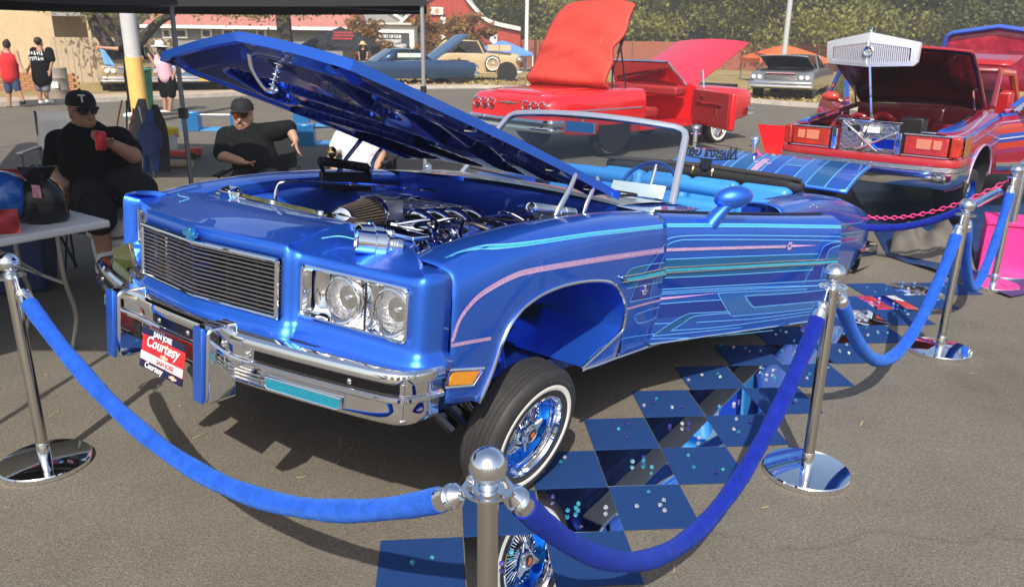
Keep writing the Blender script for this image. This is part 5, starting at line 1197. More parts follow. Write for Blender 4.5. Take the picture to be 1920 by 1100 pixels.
# front clip: two fenders, header and bumper; engine bay open between
FT = [(-.92, .865), (-.86, .90), (-.6, .925), (0, .96), (.62, 1.0)]
def pfender(s):
    b = MB(); R_ = []
    for y in lin(-.92, .66, 34):
        zt = sinterp(y, FT); dy = y - .0; a_ = .44; zl = .30
        if abs(dy) < a_: zl = max(.30, .34 + math.sqrt(max(0, 1 - (dy / a_) ** 2)) * .36)
        zl = min(zl, .72); wv = .92 - .05 * max(0, (-.6 - y) / .32) ** 2
        R_.append([Vector((s * x, y, z)) for x, z in ((wv - .03 if zl < .32 else wv - .005, zl), (wv, lerp(zl, zt, .35)), (wv, lerp(zl, zt, .6)), (wv - .015, zt - .09), (wv - .05, zt - .03), (wv - .12, zt), (wv - .20, zt + .01), (wv - .215, zt - .04))])
    b.rings(R_, closed=False); return b.build('front_fender', STR_M, sc_, smooth=45)
for s in (1, -1): pf = pfender(s)
for s in (1, -1):
    b = MB(); b.tube([Vector((s * .925, .44 * math.cos(a), .34 + .36 * math.sin(a))) for a in lin(PI, 0, 16)], .012, 6); b.build('arch_trim', LINE_P, sc_)
    b = MB(); b.lathe([(.36, 0), (.43, .0), (.43, .30)], (s * .60, 0, .36), (s, 0, 0), 24); b.build('wheel_house', BLACK, sc_)
    # gold corner flash
    b = MB(); b.box((s * .925, -.68, .74), (.006, .20, .20)); b.build('gold_flash', mat('gold_paint', (.55, .28, .03), .25, .4, coat=1), sc_, bevel=.002)
    # lamps
    b = MB(); b.box((s * .60, -.925, .745), (.42, .05, .20)); hl = b.build('headlamp', mat('red_orange_lens', (.42, .03, .015), .08, coat=1, noise=.3, nscale=9), sc_, bevel=.015)
    b = MB(); b.box((s * .58, -.953, .76), (.14, .008, .10)); b.box((s * .71, -.953, .76), (.08, .008, .09)); b.build('lamp_highlight', mat('lens_glint_paint', (.62, .22, .13), .1, coat=1), hl, bevel=.003)  # paler blocks paint the reflections on the lens
    b = MB(); b.box((s * .865, -.885, .745), (.10, .10, .20), Matrix.Rotation(s * .35, 3, 'Z')); b.build('corner_lamp', mat('red_orange_lens', ()), sc_, bevel=.015)
    b = MB(); b.tube([(s * .38, -.955, .638), (s * .81, -.955, .638), (s * .915, -.84, .638)], .008, 6); b.tube([(s * .38, -.955, .852), (s * .81, -.955, .852), (s * .915, -.84, .852)], .008, 6); b.build('lamp_trim', CHROME, hl)
    b = MB(); b.box((s * .36, -.90, .74), (.05, .10, .24)); b.build('lamp_surround', BLACK, sc_)
    b = MB(); b.box((s * .335, -.945, .74), (.05, .03, .22)); b.build('engraved_post', CHROME, sc_, bevel=.004)
def fascia(nm, prof, m):
    b = MB(); pts = smooth_path([(.935, -.55, 0), (.93, -.80, 0), (.86, -.97, 0), (.45, -1.03, 0), (0, -1.05, 0), (-.45, -1.03, 0), (-.86, -.97, 0), (-.93, -.80, 0), (-.935, -.55, 0)], 5); R_ = []
    for i, p in enumerate(pts):
        tt = (pts[min(i + 1, len(pts) - 1)] - pts[max(i - 1, 0)]).normalized(); nn = Vector((tt.y, -tt.x, 0)); nn = nn if nn.dot(Vector((p.x, p.y - .5, 0))) > 0 else -nn
        R_.append([p + nn * o + Vector((0, 0, z)) for o, z in prof])
    b.rings(R_, closed=False); return b.build(nm, m, sc_, smooth=45)
fascia('bumper_cover', [(-.10, .625), (.0, .625), (.01, .60), (.01, .555)], REDO)
fascia('engraved_strip', [(.0, .552), (.018, .55), (.018, .505), (.0, .502)], mat('engraved_chrome', (.72, .70, .68), .22, 1., bump=.6, bscale=120))
fascia('front_bumper', [(.0, .50), (.02, .495), (.022, .44), (.012, .40), (-.03, .34), (-.10, .31)], CHROME)
# engraved chrome radiator panel with braces
ENG = mat('engraved_panel', (.62, .60, .57), .25, 1., bump=.9, bscale=38, noise=.3, nscale=30)
b = MB(); b.box((0, -.86, .76), (.60, .03, .34)); b.build('engraved_panel', ENG, sc_); b = MB(); b.box((0, -.86, .945), (.66, .10, .02)); b.build('panel_cap', CHROME, sc_, bevel=.004)
for x0, z0, x1, z1 in ((-.28, .93, .12, .64), (.28, .84, -.10, .64), (0, .92, -.06, .66)):
    b = MB(); b.tube([(x0, -.90, z0), (x1, -.92, z1)], .013, 8); b.build('brace', CHROME, sc_)
b = MB(); b.box((.03, -.90, .86), (.16, .03, .06)); b.build('battery_label', WHITEP, sc_); b = MB(); b.box((-.16, -.89, .86), (.12, .03, .06)); b.build('black_box', BLACK, sc_); b = MB(); b.box((.16, -.88, .72), (.22, .02, .10)); b.build('blue_valves', mat('blue_anodised', ()), sc_)
# engine bay contents
b = MB(); b.box((0, -.1, .56), (1.4, 1.5, .10)); b.box((0, .66, .76), (1.4, .05, .46)); b.build('engine_bay', MAROON, sc_)
rs = random.Random(21)
for k in range(16):
    b = MB(); x, y = rs.uniform(-.58, .58), rs.uniform(-.68, .5); hgt = rs.uniform(.10, .30)
    if k % 3 == 0: b.lathe([(.07, 0), (.09, .03), (.09, hgt), (.05, hgt + .03), (0, hgt + .035)], (x, y, .60), n=18)
    elif k % 3 == 1: b.box((x, y, .62 + hgt / 2), (rs.uniform(.12, .28), rs.uniform(.12, .28), hgt + .06))
    else: b.tube(smooth_path([(x, y, .70), (x + .1, y + .1, .92), (x + .25, y + .12, .90), (x + .3, y + .3, .75)], 5), .03, 10)
    b.build('engine_part', rs.choice([MAROON, REDO, CHROME, DARKMETAL, MAROON]), sc_, bevel=.015 if k % 3 == 1 else 0)
# hood up
b = MB(); ha = math.radians(28)
def ph(u, v): return Vector((u * lerp(.70, .76, v), .72 - 1.35 * v * math.cos(ha), 1.03 + 1.35 * v * math.sin(ha) + .04 * (1 - u * u) + .02 * math.sin(PI * v)))
b.grid(ph, lin(-1, 1, 17), lin(0, 1, 12)); hd = b.build('hood', STR_M, sc_, smooth=60)
b = MB(); b.grid(lambda u, v: ph(u * .97, .01 + .97 * v) + Vector((0, -.02, -.03 - .02 * math.sin(PI * v) * (1 if abs(u) < .8 else 0))), lin(-1, 1, 21), lin(0, 1, 16)); b.build('hood_underside', mat('hood_lining', (.028, .004, .007), .18, coat=1, noise=.6, nscale=3), hd, smooth=60)
b = MB(); b.tube([ph(-1, v) for v in lin(0, .97, 8)] + [ph(u, 1) for u in lin(-.97, .97, 14)] + [ph(1, v) for v in lin(.97, 0, 8)], .016, 6); b.build('hood_lip', REDO, hd)
b = MB(); b.tube([(.66, .45, .99), ph(.90, .38) + Vector((0, 0, -.05))], .012, 8); b.build('hood_strut', CHROME, hd); b = MB(); b.tube([(-.66, .45, .99), ph(-.90, .38) + Vector((0, 0, -.05))], .012, 8); b.build('hood_strut', CHROME, hd)
# cowl, windshield, roof, doors
b = MB(); b.box((0, .80, 1.0), (1.5, .25, .04)); b.build('cowl', MAROON, sc_)
for x0, x1 in ((-.5, .0), (.05, .6)): b = MB(); b.tube([(x0, .86, 1.04), (x1, .92, 1.05)], .010, 6); b.build('wiper', BLACK, sc_)
pw = lambda u, v: Vector((u * lerp(.74, .60, v), lerp(.86, 1.55, v) - .12 * (1 - u * u), lerp(1.03, 1.42, v)))
b = MB(); b.grid(pw, lin(-1, 1, 12), lin(0, 1, 4)); b.build('windshield', GLASS_D, sc_)
b = MB(); b.tube([pw(-1, v) for v in lin(0, .95, 5)] + [pw(u, 1) for u in lin(-.95, .95, 9)] + [pw(1, v) for v in lin(.95, 0, 5)], .03, 8); b.build('windshield_frame', MAROON, sc_)
b = MB(); b.grid(lambda u, v: Vector((u * .60, lerp(1.55, 2.2, v), 1.43 + .03 * (1 - u * u))), lin(-1, 1, 9), lin(0, 1, 4)); b.build('roof', MAROON, sc_, solid=.03)
b = MB(); b.grid(lambda u, v: Vector((u * .56, lerp(2.2, 3.05, v), lerp(1.47, 1.62, v) + .02 * (1 - u * u))), lin(-1, 1, 9), lin(0, 1, 4)); b.build('raised_roof_panel', REDO, sc_, solid=.03)
# trunk lid / hatch standing open behind, with a mural
b = MB(); b.grid(lambda u, v: Vector((u * lerp(.80, .66, v), 4.0 - .25 * v, lerp(1.05, 1.85, v) + .10 * (1 - abs(u)) * v)), lin(-1, 1, 15), lin(0, 1, 6)); tk = b.build('trunk_lid', mat('mural_red', (.45, .03, .06), .35, coat=1, noise=.5, nscale=5), sc_, solid=.04)
b = MB(); b.tube([Vector((u * lerp(.80, .66, v), 3.98 - .25 * v, lerp(1.05, 1.85, v) + .10 * (1 - abs(u)) * v)) for u, v in [(-1, 0), (-1, .5), (-1, .96), (-.9, 1), (-.5, 1), (0, 1), (.5, 1), (.9, 1), (1, .96), (1, .5), (1, 0)]], .035, 6); b.build('lid_border', mat('lid_blue', (.04, .10, .5), .3, coat=1), tk)
RRp = [(2.2, .92, .30, .98, .0), (3.0, .92, .30, 1.0, .01), (3.9, .90, .34, .96, .01), (4.35, .86, .40, .90, 0), (4.42, .80, .44, .86, 0)]
b = MB(); b.rings(loft_body(RRp, 20)); b.build('rear_body', STR_M, sc_, smooth=38)
b = MB(); b.box((0, 1.4, .33), (1.7, 1.7, .08)); b.build('floor', MAROON, sc_); b = MB(); b.box((0, 1.7, .62), (1.4, .5, .2)); b.box((0, 2.05, .92), (1.4, .14, .5)); b.build('seat', REDO, sc_, bevel=.05)
b = MB(); b.box((0, 1.0, .92), (1.45, .25, .18)); b.build('dashboard', REDI, sc_, bevel=.03)
b = MB(); b.tube([(.60, 1.55, 1.40), (.66, 1.9, 1.38), (.70, 2.25, 1.0)], .045, 8); b.build('roof_pillar', mat('orange_jamb', (.65, .10, .02), .3, coat=1), sc_); b = MB(); b.tube([(-.60, 1.55, 1.40), (-.66, 1.9, 1.38), (-.70, 2.25, 1.0)], .045, 8); b.build('roof_pillar', mat('orange_jamb', ()), sc_)
for s in (1, -1):
    an = math.radians(34) * s; DM = Matrix.Translation((s * .90, .70, 0)) @ Matrix.Rotation(-an, 4, 'Z') @ Matrix.Translation((-s * .90, -.70, 0))
    b = MB(); b.rings([[DM @ Vector((s * x, y, z)) for x, z in ((.90, .30), (.925, .5), (.925, .75), (.90, .93), (.87, .985), (.83, .98), (.82, .6), (.84, .32))] for y in lin(.69, 2.16, 8)]); dd = b.build('door', STR_M, sc_, smooth=40)
    b = MB(); b.tube([DM @ Vector(p) for p in smooth_path([(s * .86, .74, .985), (s * .80, 1.15, 1.22), (s * .70, 1.55, 1.42), (s * .69, 1.95, 1.42), (s * .80, 2.14, 1.0)], 5)], .03, 8); b.build('window_frame', STR_M, dd)
    b = MB(); b.add([DM @ Vector(p) for p in ((s * .86, .80, .985), (s * .80, 1.15, 1.20), (s * .70, 1.55, 1.40), (s * .69, 1.93, 1.40), (s * .80, 2.10, .985))], [(0, 1, 2, 3, 4)]); b.build('side_window', GLASS_D, dd)
    b = MB(); b.sphere(DM @ Vector((s * 1.02, .98, 1.05)), .12, 16, (1.0, .6, .55)); b.tube([DM @ Vector((s * .88, .95, .99)), DM @ Vector((s * .98, .98, 1.03))], .03, 8); b.build('door_mirror', mat('mirror_red', (.5, .04, .02), .2, coat=1), dd, smooth=80)
    b = MB(); b.rings([[DM @ Vector((s * x, y, z)) for x, z in ((.905, .43), (.93, .43), (.935, .38), (.92, .34), (.90, .34))] for y in lin(.70, 2.15, 4)]); b.build('lower_trim', CHROME, dd)
# chrome grille held up on a rod
gp = thing('grille_display', 'chrome car grille mounted on a rod above the striped car engine', 'grille', M=PR)
b = MB(); b.tube([(0, -.86, .955), (-.06, -1.02, 1.62)], .014, 10); b.build('rod', CHROME, gp)
gc = Vector((-.06, -1.05, 1.66))
SILV = mat('grille_chrome', (.86, .86, .88), .42, .55, bump=.15, bscale=30)
def gpt(x, z, o=0): return gc + Vector((x, abs(x) * .18 + o + z * -.12, z))
b = MB()
for s in (1, -1):
    outl = [(0, -.155), (.43, -.135), (.46, -.10), (.47, .09), (0, .185)]; inn = [(.015, -.115), (.375, -.10), (.395, -.08), (.395, .035), (.015, .085)]
    n_ = 5; P = [gpt(s * x, z, -.02) for x, z in outl] + [gpt(s * x, z, -.03) for x, z in inn] + [gpt(s * x, z, .03) for x, z in outl] + [gpt(s * x, z, .03) for x, z in inn]
    fs = [(i, (i + 1) % 5, 5 + (i + 1) % 5, 5 + i) for i in range(5)] + [(10 + i, 15 + i, 15 + (i + 1) % 5, 10 + (i + 1) % 5) for i in range(5)] + [(i, 10 + i, 10 + (i + 1) % 5, (i + 1) % 5) for i in range(5)] + [(5 + i, 5 + (i + 1) % 5, 15 + (i + 1) % 5, 15 + i) for i in range(5)]
    b.add(P, fs)
b.build('surround', SILV, gp, smooth=20)
for s in (1, -1):
    for k in range(19):
        x = .025 + k * .0190; b = MB(); b.prism([gpt(s * x, -.115 + .04 * x, -.026), gpt(s * (x + .009), -.115 + .04 * x, -.026), gpt(s * (x + .009), .09 - .13 * x, -.026), gpt(s * x, .09 - .13 * x, -.026)], (0, 0, 0), (0, .02, 0)); b.build('bar', SILV, gp, smooth=0)
b = MB(); b.lathe([(.05, -.012), (.055, 0), (.045, .008), (.02, .004), (.02, .012), (0, .012)], gpt(0, 0, -.03), (0, -1, 0), 24); b.build('crest', CHROME, gp)
b = MB(); b.lathe([(.015, 0), (.012, .02), (.02, .035), (0, .05)], gpt(0, .19, 0), n=12); b.build('ornament', CHROME, gp)
# wheels of the striped car, front end lifted
for s in (1, -1):
    for y in (0, 2.9):
        c = PR @ Vector((s * .80, y, 0)); lz = (PR.inverted() @ Vector((c.x, c.y, .31 * .93))); small_wheel(sc_, s * .80, lz.y, lz.z, .31, .17, False, 'wheel', mat('blue_anodised', ()))
b = MB()
for s in (1, -1): b.tube([(s * .4, -.1, .32), (s * .74, 0, .06)], .035, 8); b.tube([(s * .4, .15, .32), (s * .74, 0, .06)], .03, 8); b.tube([(s * .55, .0, .5), (s * .66, 0, .05)], .04, 8)
b.box((0, 0, .28), (1.0, .4, .10)); b.box((0, 1.9, .28), (1.3, 3.6, .08)); b.build('undercarriage', BLACK, sc_)
# red panel standing on the ground beyond the striped car
b = MB(); b.prism([gnd(1493, 318) + Vector((-.55, .3, .62)), gnd(1493, 318) + Vector((-.33, .3, .02)), gnd(1493, 318) + Vector((.1, .2, .02)), gnd(1493, 318) + Vector((.1, .2, .60))], (0, 0, 0), (.02, .03, 0)); tag(b.build('red_signboard', RED), 'red angled panel standing on the asphalt left of the striped car', 'panel')
# ================================================================== SURROUNDINGS
def lawn_mat():
    m = mat('dry_lawn', (.26, .19, .085), .95, bump=.8, bscale=30); t = m.node_tree; b = t.nodes['Principled BSDF']
    tc = t.nodes.new('ShaderNodeTexCoord'); n1 = t.nodes.new('ShaderNodeTexNoise'); n1.inputs['Scale'].default_value = .55; n1.inputs['Detail'].default_value = 8; n2 = t.nodes.new('ShaderNodeTexNoise'); n2.inputs['Scale'].default_value = 14; n2.inputs['Detail'].default_value = 4
    r = t.nodes.new('ShaderNodeValToRGB'); e = r.color_ramp.elements; e[0].position = .32; e[0].color = (.10, .11, .035, 1); e[1].position = .62; e[1].color = (.34, .24, .10, 1); q = e.new(.47); q.color = (.24, .19, .07, 1)
    mx = t.nodes.new('ShaderNodeMath'); mx.operation = 'MULTIPLY_ADD'; mx.inputs[1].default_value = .45; t.links.new(tc.outputs['Object'], n1.inputs['Vector']); t.links.new(tc.outputs['Object'], n2.inputs['Vector'])
    sb = t.nodes.new('ShaderNodeMath'); sb.operation = 'MULTIPLY'; sb.inputs[1].default_value = .6; t.links.new(n1.outputs['Fac'], sb.inputs[0]); t.links.new(n2.outputs['Fac'], mx.inputs[0]); t.links.new(sb.outputs[0], mx.inputs[2]); t.links.new(mx.outputs[0], r.inputs[0]); t.links.new(r.outputs[0], b.inputs['Base Color'])
    return m
CURB = [(-60, -32), (-26, 6), (-13.1, 20.1), (-8.2, 25.6), (-4.6, 29.6), (-1.5, 30.8), (2.5, 30.2), (6.0, 27.0), (8.3, 24.0), (14, 19.5), (26, 12), (60, -8)]
LAWN = lawn_mat()
sheet('lawn', CURB + [(125, -8), (125, 150), (-125, 150), (-125, -32)], .06, LAWN)
CONC = mat('concrete', (.42, .37, .31), .85, noise=.2, nscale=4, bump=.3, bscale=40)
b = MB(); R_ = []
for i, (x, y) in enumerate(CURB):
    a, c = Vector(CURB[max(0, i - 1)]), Vector(CURB[min(len(CURB) - 1, i + 1)]); tt = (c - a).normalized(); nn = Vector((-tt.y, tt.x))
    R_.append([Vector((x + nn.x * o, y + nn.y * o, z)) for o, z in ((-.16, -.01), (-.15, .12), (-.02, .13), (.02, .05))])
b.rings(R_, closed=False); struct(b.build('curb', CONC, smooth=30))
b = MB()
for (x0, y0), (x1, y1) in zip(CURB[1:4], CURB[2:5]):
    d = Vector((x1 - x0, y1 - y0, 0)).normalized(); n_ = Vector((-d.y, d.x, 0)); a, c = Vector((x0, y0, .068)), Vector((x1, y1, .068))
    b.add([a + n_ * .1, c + n_ * .1, c + n_ * 2.2, a + n_ * 2.2], [(0, 1, 2, 3)])
struct(b.build('pavement', mat('pavement_tan', (.40, .31, .22), .9, noise=.25, nscale=3), smooth=0))
# grass tufts along the lawn edge
b = MB(); rs = random.Random(8)
for i in range(5200):
    if rs.random() < .5: x, y = rs.uniform(5.5, 13), rs.uniform(20, 32)
    else: x, y = rs.uniform(-7, 7), rs.uniform(29.5, 38)
    k = interp(x, CURB)
    if y < k + .25: continue
    a = rs.uniform(0, 3.14); h = rs.uniform(.03, .10); w_ = rs.uniform(.03, .08); d = Vector((math.cos(a), math.sin(a), 0)) * w_; c = Vector((x, y, .06)); l = Vector((rs.uniform(-.04, .04), rs.uniform(-.04, .04), h))
    b.add([c - d, c + d, c + l + d * .3, c + l - d * .6], [(0, 1, 2, 3)])
o = struct(b.build('grass', mat('dry_grass', (.30, .22, .09), .9, noise=.5, nscale=2), smooth=0), 'stuff'); tag(o, 'short dry grass on the lawn beyond the kerb', 'grass')
# ---------------------------------------------------------------- trees
def leaf_mat(nm, c): 
    m = mat(nm, c, .6, noise=.45, nscale=1.1); b = m.node_tree.nodes['Principled BSDF']; t = m.node_tree; tr = t.nodes.new('ShaderNodeBsdfTranslucent'); tr.inputs[0].default_value = (c[0] * 1.25, c[1] * 1.25, c[2], 1); mx = t.nodes.new('ShaderNodeMixShader'); mx.inputs[0].default_value = .42; ou = t.nodes['Material Output']; t.links.new(b.outputs[0], mx.inputs[1]); t.links.new(tr.outputs[0], mx.inputs[2]); t.links.new(mx.outputs[0], ou.inputs[0]); return m
def blob_tree(name, label, base, H, crown_r, crown_z, n, lm, tm, seed, trunk_r=.3, leaf=.16, fork=4, grp='trees beyond the lot', clumps=26, squash=.75, low=.0):
    rs = random.Random(seed); t = thing(name, label, 'tree', tuple(base), 0, grp)
    b = MB(); top = Vector((rs.uniform(-.4, .4), rs.uniform(-.4, .4), crown_z))
    mid = Vector((rs.uniform(-.3, .3), rs.uniform(-.2, .2), crown_z * .45))
    b.tube(smooth_path([(0, 0, -.1), mid * .5 + Vector((0, 0, 0)), mid, top * .8], 4), [trunk_r * 1.3] + [trunk_r * (1 - .045 * i) for i in range(12)], 10)
    cl = []
    for i in range(clumps):
        a = rs.uniform(0, 2 * PI); q = rs.uniform(0, 1) ** .55; zz = rs.uniform(-1 + low, 1)
        rr_ = crown_r * math.sqrt(max(.05, 1 - (zz * .85) ** 2)) * q
        cl.append(Vector((rr_ * math.cos(a), rr_ * math.sin(a), crown_z + zz * crown_r * squash)) + Vector((0, 0, 0)))
    for c in cl[:fork * 3]:
        k = rs.uniform(.3, .75); s0 = mid.lerp(top, k); b.tube(smooth_path([s0, s0.lerp(c, .5) + Vector((0, 0, rs.uniform(-.2, .4))), c], 4), [trunk_r * .42 * (1 - .09 * j) for j in range(9)], 6)
    b.build('trunk', tm, t, smooth=60)
    b = MB()
    for i in range(n):
        c = rs.choice(cl); g = crown_r * .30; p = c + Vector((rs.gauss(0, g * .62), rs.gauss(0, g * .62), rs.gauss(0, g * .42)))
        s_ = leaf * rs.uniform(.6, 1.5); q = Quaternion((rs.gauss(0, 1), rs.gauss(0, 1), rs.gauss(0, 1), rs.gauss(0, 1))).normalized()
        u, v = q @ Vector((s_, 0, 0)), q @ Vector((0, s_ * .55, 0))
        b.add([p - u, p - v * .9 + u * .1, p + u, p + v], [(0, 1, 2, 3)])
    b.build('crown', lm, t, smooth=0); return t
BARK = mat('bark', (.10, .075, .055), .9, noise=.4, nscale=6, bump=.8, bscale=25)
LG = leaf_mat('leaf_olive', (.26, .25, .060)); LD = leaf_mat('leaf_dark', (.12, .13, .042)); LY = leaf_mat('leaf_yellow', (.33, .27, .06)); LM_ = leaf_mat('leaf_mid', (.19, .20, .05)); LO = leaf_mat('leaf_orange', (.27, .15, .045)); LGREY = leaf_mat('leaf_grey', (.26, .25, .125))
def tree_px(px, Y, *a, **k):
    p = at_depth(px, 80, Y); return (p.x, p.y, 0)
TR = [('broadleaf_tree', 'dark leafy tree right beside the red barn roof', 880, 66, 11, 4.2, 6.5, 5000, LD, 1), ('broadleaf_tree', 'grey-green tree behind the white flag pole', 955, 72, 13, 4.6, 6.5, 6000, LGREY, 2), ('broadleaf_tree', 'olive tree behind the raised red soft top', 1040, 64, 12, 4.6, 6.0, 6500, LG, 3), ('broadleaf_tree', 'tall dark tree rising just beside the red soft top', 1120, 70, 14, 5.0, 7.0, 6500, LD, 4), ('broadleaf_tree', 'pale grey-green tree over the red hood', 1262, 66, 12, 4.4, 6.0, 6000, LGREY, 5), ('broadleaf_tree', 'sunlit olive tree above the grey sedan', 1375, 58, 11, 4.2, 5.6, 6500, LG, 6), ('broadleaf_tree', 'sunlit olive tree behind the grey lamp post', 1475, 54, 11, 4.3, 5.6, 7000, LG, 7), ('broadleaf_tree', 'mid green tree behind the chrome grille on its rod', 1590, 56, 11, 4.6, 5.6, 7000, LM_, 8), ('broadleaf_tree', 'yellow-green tree above the striped car roof', 1700, 55, 10, 4.0, 5.2, 6500, LG, 9), ('broadleaf_tree', 'yellowing tree over the open trunk lid', 1800, 60, 11, 4.2, 5.6, 6000, LY, 10), ('broadleaf_tree', 'dark tree with a bare pale trunk behind the trunk lid', 1880, 50, 12, 4.2, 6.2, 6500, LD, 11), ('broadleaf_tree', 'broad olive tree at the far end of the tree row', 1985, 55, 12, 4.6, 6.0, 6000, LM_, 12), ('broadleaf_tree', 'olive tree seen over the rust fence', 1200, 58, 10, 3.6, 5.0, 5000, LG, 13)]
for nm, lb, px, Y, H, cr_, cz, n_, lm, sd_ in TR: blob_tree(nm, lb, tree_px(px, Y), H, cr_, cz, int(n_ * 2.4), lm, BARK, sd_, .28, .14, clumps=36, squash=.95)
def sht(x, y, sd_, lm, lb): blob_tree('shrub', lb, (x, y, .05), 2, 1.3, 1.6, 1500, lm, BARK, sd_, .07, .12, clumps=14, grp='shrubs before the buildings', squash=.9)
for px, Y, lm, lb in ((812, 41, LO, 'orange shrub beside the green cypress'), (848, 43, LO, 'rusty shrub against the red barn wall'), (890, 44, LO, 'rust-brown shrub near the barn corner'), (700, 43, LO, 'brown shrub on top of the white wall')):
    p = at_depth(px, 80, Y); sht(p.x, p.y, int(px), lm, lb)
# tall cypress
p = at_depth(795, 80, 42); t = thing('cypress_tree', 'narrow green cypress before the red barn', 'tree', (p.x, p.y, 0)); b = MB(); b.tube([(0, 0, 0), (0, 0, 1.5)], .12, 8); b.build('trunk', BARK, t)
b = MB(); rs = random.Random(31)
for i in range(2600):
    z = rs.uniform(.1, 3.9); r = .34 * math.sin(PI * min(1, .15 + z / 4.2)) ** .5; a = rs.uniform(0, 6.28); q = r * rs.uniform(.6, 1.05); P_ = Vector((q * math.cos(a), q * math.sin(a), z)); u = Vector((rs.gauss(0, .04), rs.gauss(0, .04), .12)); v = Vector((-math.sin(a) * .04, math.cos(a) * .04, .02)); b.add([P_ - u, P_ - v, P_ + u, P_ + v], [(0, 1, 2, 3)])
b.build('crown', leaf_mat('leaf_cypress', (.07, .14, .02)), t, smooth=0)
# near left tree with a leaning forked trunk, and the tree with a dark straight trunk
p = gnd(222, 150); p = at_depth(225, 140, 27.5); t = thing('street_tree', 'street tree with leaning forked trunk behind the tan hardtop', 'tree', (p.x, p.y, 0)); b = MB()
f_ = lambda px, py, Y=27.5: at_depth(px, py, Y) - Vector((p.x, p.y, 0))
b.tube(smooth_path([f_(226, 170), f_(222, 125), f_(200, 80), f_(178, 50), f_(165, 10)], 4), [.30, .28, .27, .26, .25, .24, .23, .22, .21, .2, .19, .18, .17, .16, .15, .14, .13], 9); b.tube(smooth_path([f_(218, 115), f_(226, 70), f_(205, 45), f_(190, 20), f_(188, -40)], 4), [.22 - .008 * i for i in range(17)], 8); b.tube(smooth_path([f_(224, 130), f_(270, 70), f_(300, 40), f_(330, 20), f_(350, -30)], 4), [.20 - .008 * i for i in range(17)], 8); b.build('trunk', mat('bark_dark', (.05, .042, .036), .9, noise=.4, nscale=6, bump=.8, bscale=25), t, smooth=60)
b = MB(); rs = random.Random(77)
for i in range(3000):
    if rs.random() < .82: px = rs.uniform(60, 300); py = min(58, 6 + abs(rs.gauss(0, 9 if px < 150 else 18)))
    else: px, py = rs.uniform(300, 480), min(48, 8 + abs(rs.gauss(0, 12)))
    P_ = at_depth(px, py - rs.uniform(0, 60), 27.5 + rs.gauss(0, 1.8)) - Vector((p.x, p.y, 0)); q = Quaternion((rs.gauss(0, 1), rs.gauss(0, 1), rs.gauss(0, 1), rs.gauss(0, 1))).normalized(); s_ = rs.uniform(.06, .13); u, v = q @ Vector((s_, 0, 0)), q @ Vector((0, s_ * .5, 0)); b.add([P_ - u, P_ - v, P_ + u, P_ + v], [(0, 1, 2, 3)])
b.build('crown', LM_, t, smooth=0)
p = at_depth(532, 60, 36); t = thing('street_tree', 'tree with straight dark trunk before the grey house', 'tree', (p.x, p.y, 0)); b = MB(); b.tube([(0, 0, 0), (.05, 0, 1.5), (0, 0, 3.2), (.1, 0, 5)], [.38, .33, .30, .25], 10); b.tube([(0, 0, 2.6), (-1.5, 0, 3.6), (-2.5, 0, 4.4)], [.14, .1, .07], 7); b.tube([(0, 0, 2.6), (1.2, 0, 3.5), (2.2, 0, 4.2)], [.14, .1, .07], 7); b.build('trunk', mat('bark_dark', ()), t, smooth=60); b = MB()
for i in range(2600):
    px, py = rs.gauss(500, 60), 18 + abs(rs.gauss(0, 14)) * (1 if abs(px - 532) < 60 else .7)
    P_ = at_depth(px, min(py, 58) - rs.uniform(0, 50), 36 + rs.gauss(0, 1.2)) - Vector((p.x, p.y, 0)); q = Quaternion((rs.gauss(0, 1), rs.gauss(0, 1), rs.gauss(0, 1), rs.gauss(0, 1))).normalized(); s_ = rs.uniform(.07, .14); u, v = q @ Vector((s_, 0, 0)), q @ Vector((0, s_ * .5, 0)); b.add([P_ - u, P_ - v, P_ + u, P_ + v], [(0, 1, 2, 3)])
b.build('crown', LM_, t, smooth=0)
# far green hedge mass closing the horizon
b = MB(); rs = random.Random(91)
for i in range(16000):
    x = rs.uniform(-75, 95); y = 88 + rs.uniform(-5, 5) - abs(x) * .06; z = abs(rs.gauss(0, 1)) * 3.2 + rs.uniform(0, 2.4) + 1.5 * math.sin(x * .23) + 1.2 * math.sin(x * .61)
    q = Quaternion((rs.gauss(0, 1), rs.gauss(0, 1), rs.gauss(0, 1), rs.gauss(0, 1))).normalized(); s_ = rs.uniform(.3, .7); u, v = q @ Vector((s_, 0, 0)), q @ Vector((0, s_ * .6, 0)); c = Vector((x, y, max(.1, z))); b.add([c - u, c - v, c + u, c + v], [(0, 1, 2, 3)])
o = struct(b.build('distant_trees', LD, smooth=0), 'stuff'); tag(o, 'far-off belt of dark trees behind the buildings', 'trees')
# ---------------------------------------------------------------- buildings
def wall_px(b, x0, y0, x1, y1, Y, th=.3, Y2=None):
    A0, A1 = at_depth(x0, y0, Y), at_depth(x1, y0, Y2 or Y); B0, B1 = at_depth(x0, y1, Y), at_depth(x1, y1, Y2 or Y)
    zt = (A0.z + A1.z) / 2; zb = min(B0.z, B1.z)
    b.prism([(A0.x, A0.y, zb), (A1.x, A1.y, zb), (A1.x, A1.y, zt), (A0.x, A0.y, zt)], (0, 0, 0), (0, th, 0)); return A0, A1, zt, zb
STUC = mat('beige_stucco', (.50, .37, .22), .9, noise=.1, nscale=3, bump=.3, bscale=30)
bl = thing('beige_building', 'beige stucco building with a dark carport', 'building', (-17, 31, 0)); inv = Matrix.Translation((17, -31, 0))
b = MB(); wall_px(b, -130, -60, 82, 150, 31, 6); b.xf(inv); b.build('wall', STUC, bl)
b = MB(); wall_px(b, 84, 24, 170, 30, 31, 5); A0, A1 = at_depth(84, 24, 31), at_depth(170, 48, 31); b.xf(inv); b.build('carport_roof', mat('roof_grey', (.3, .29, .28), .8), bl)
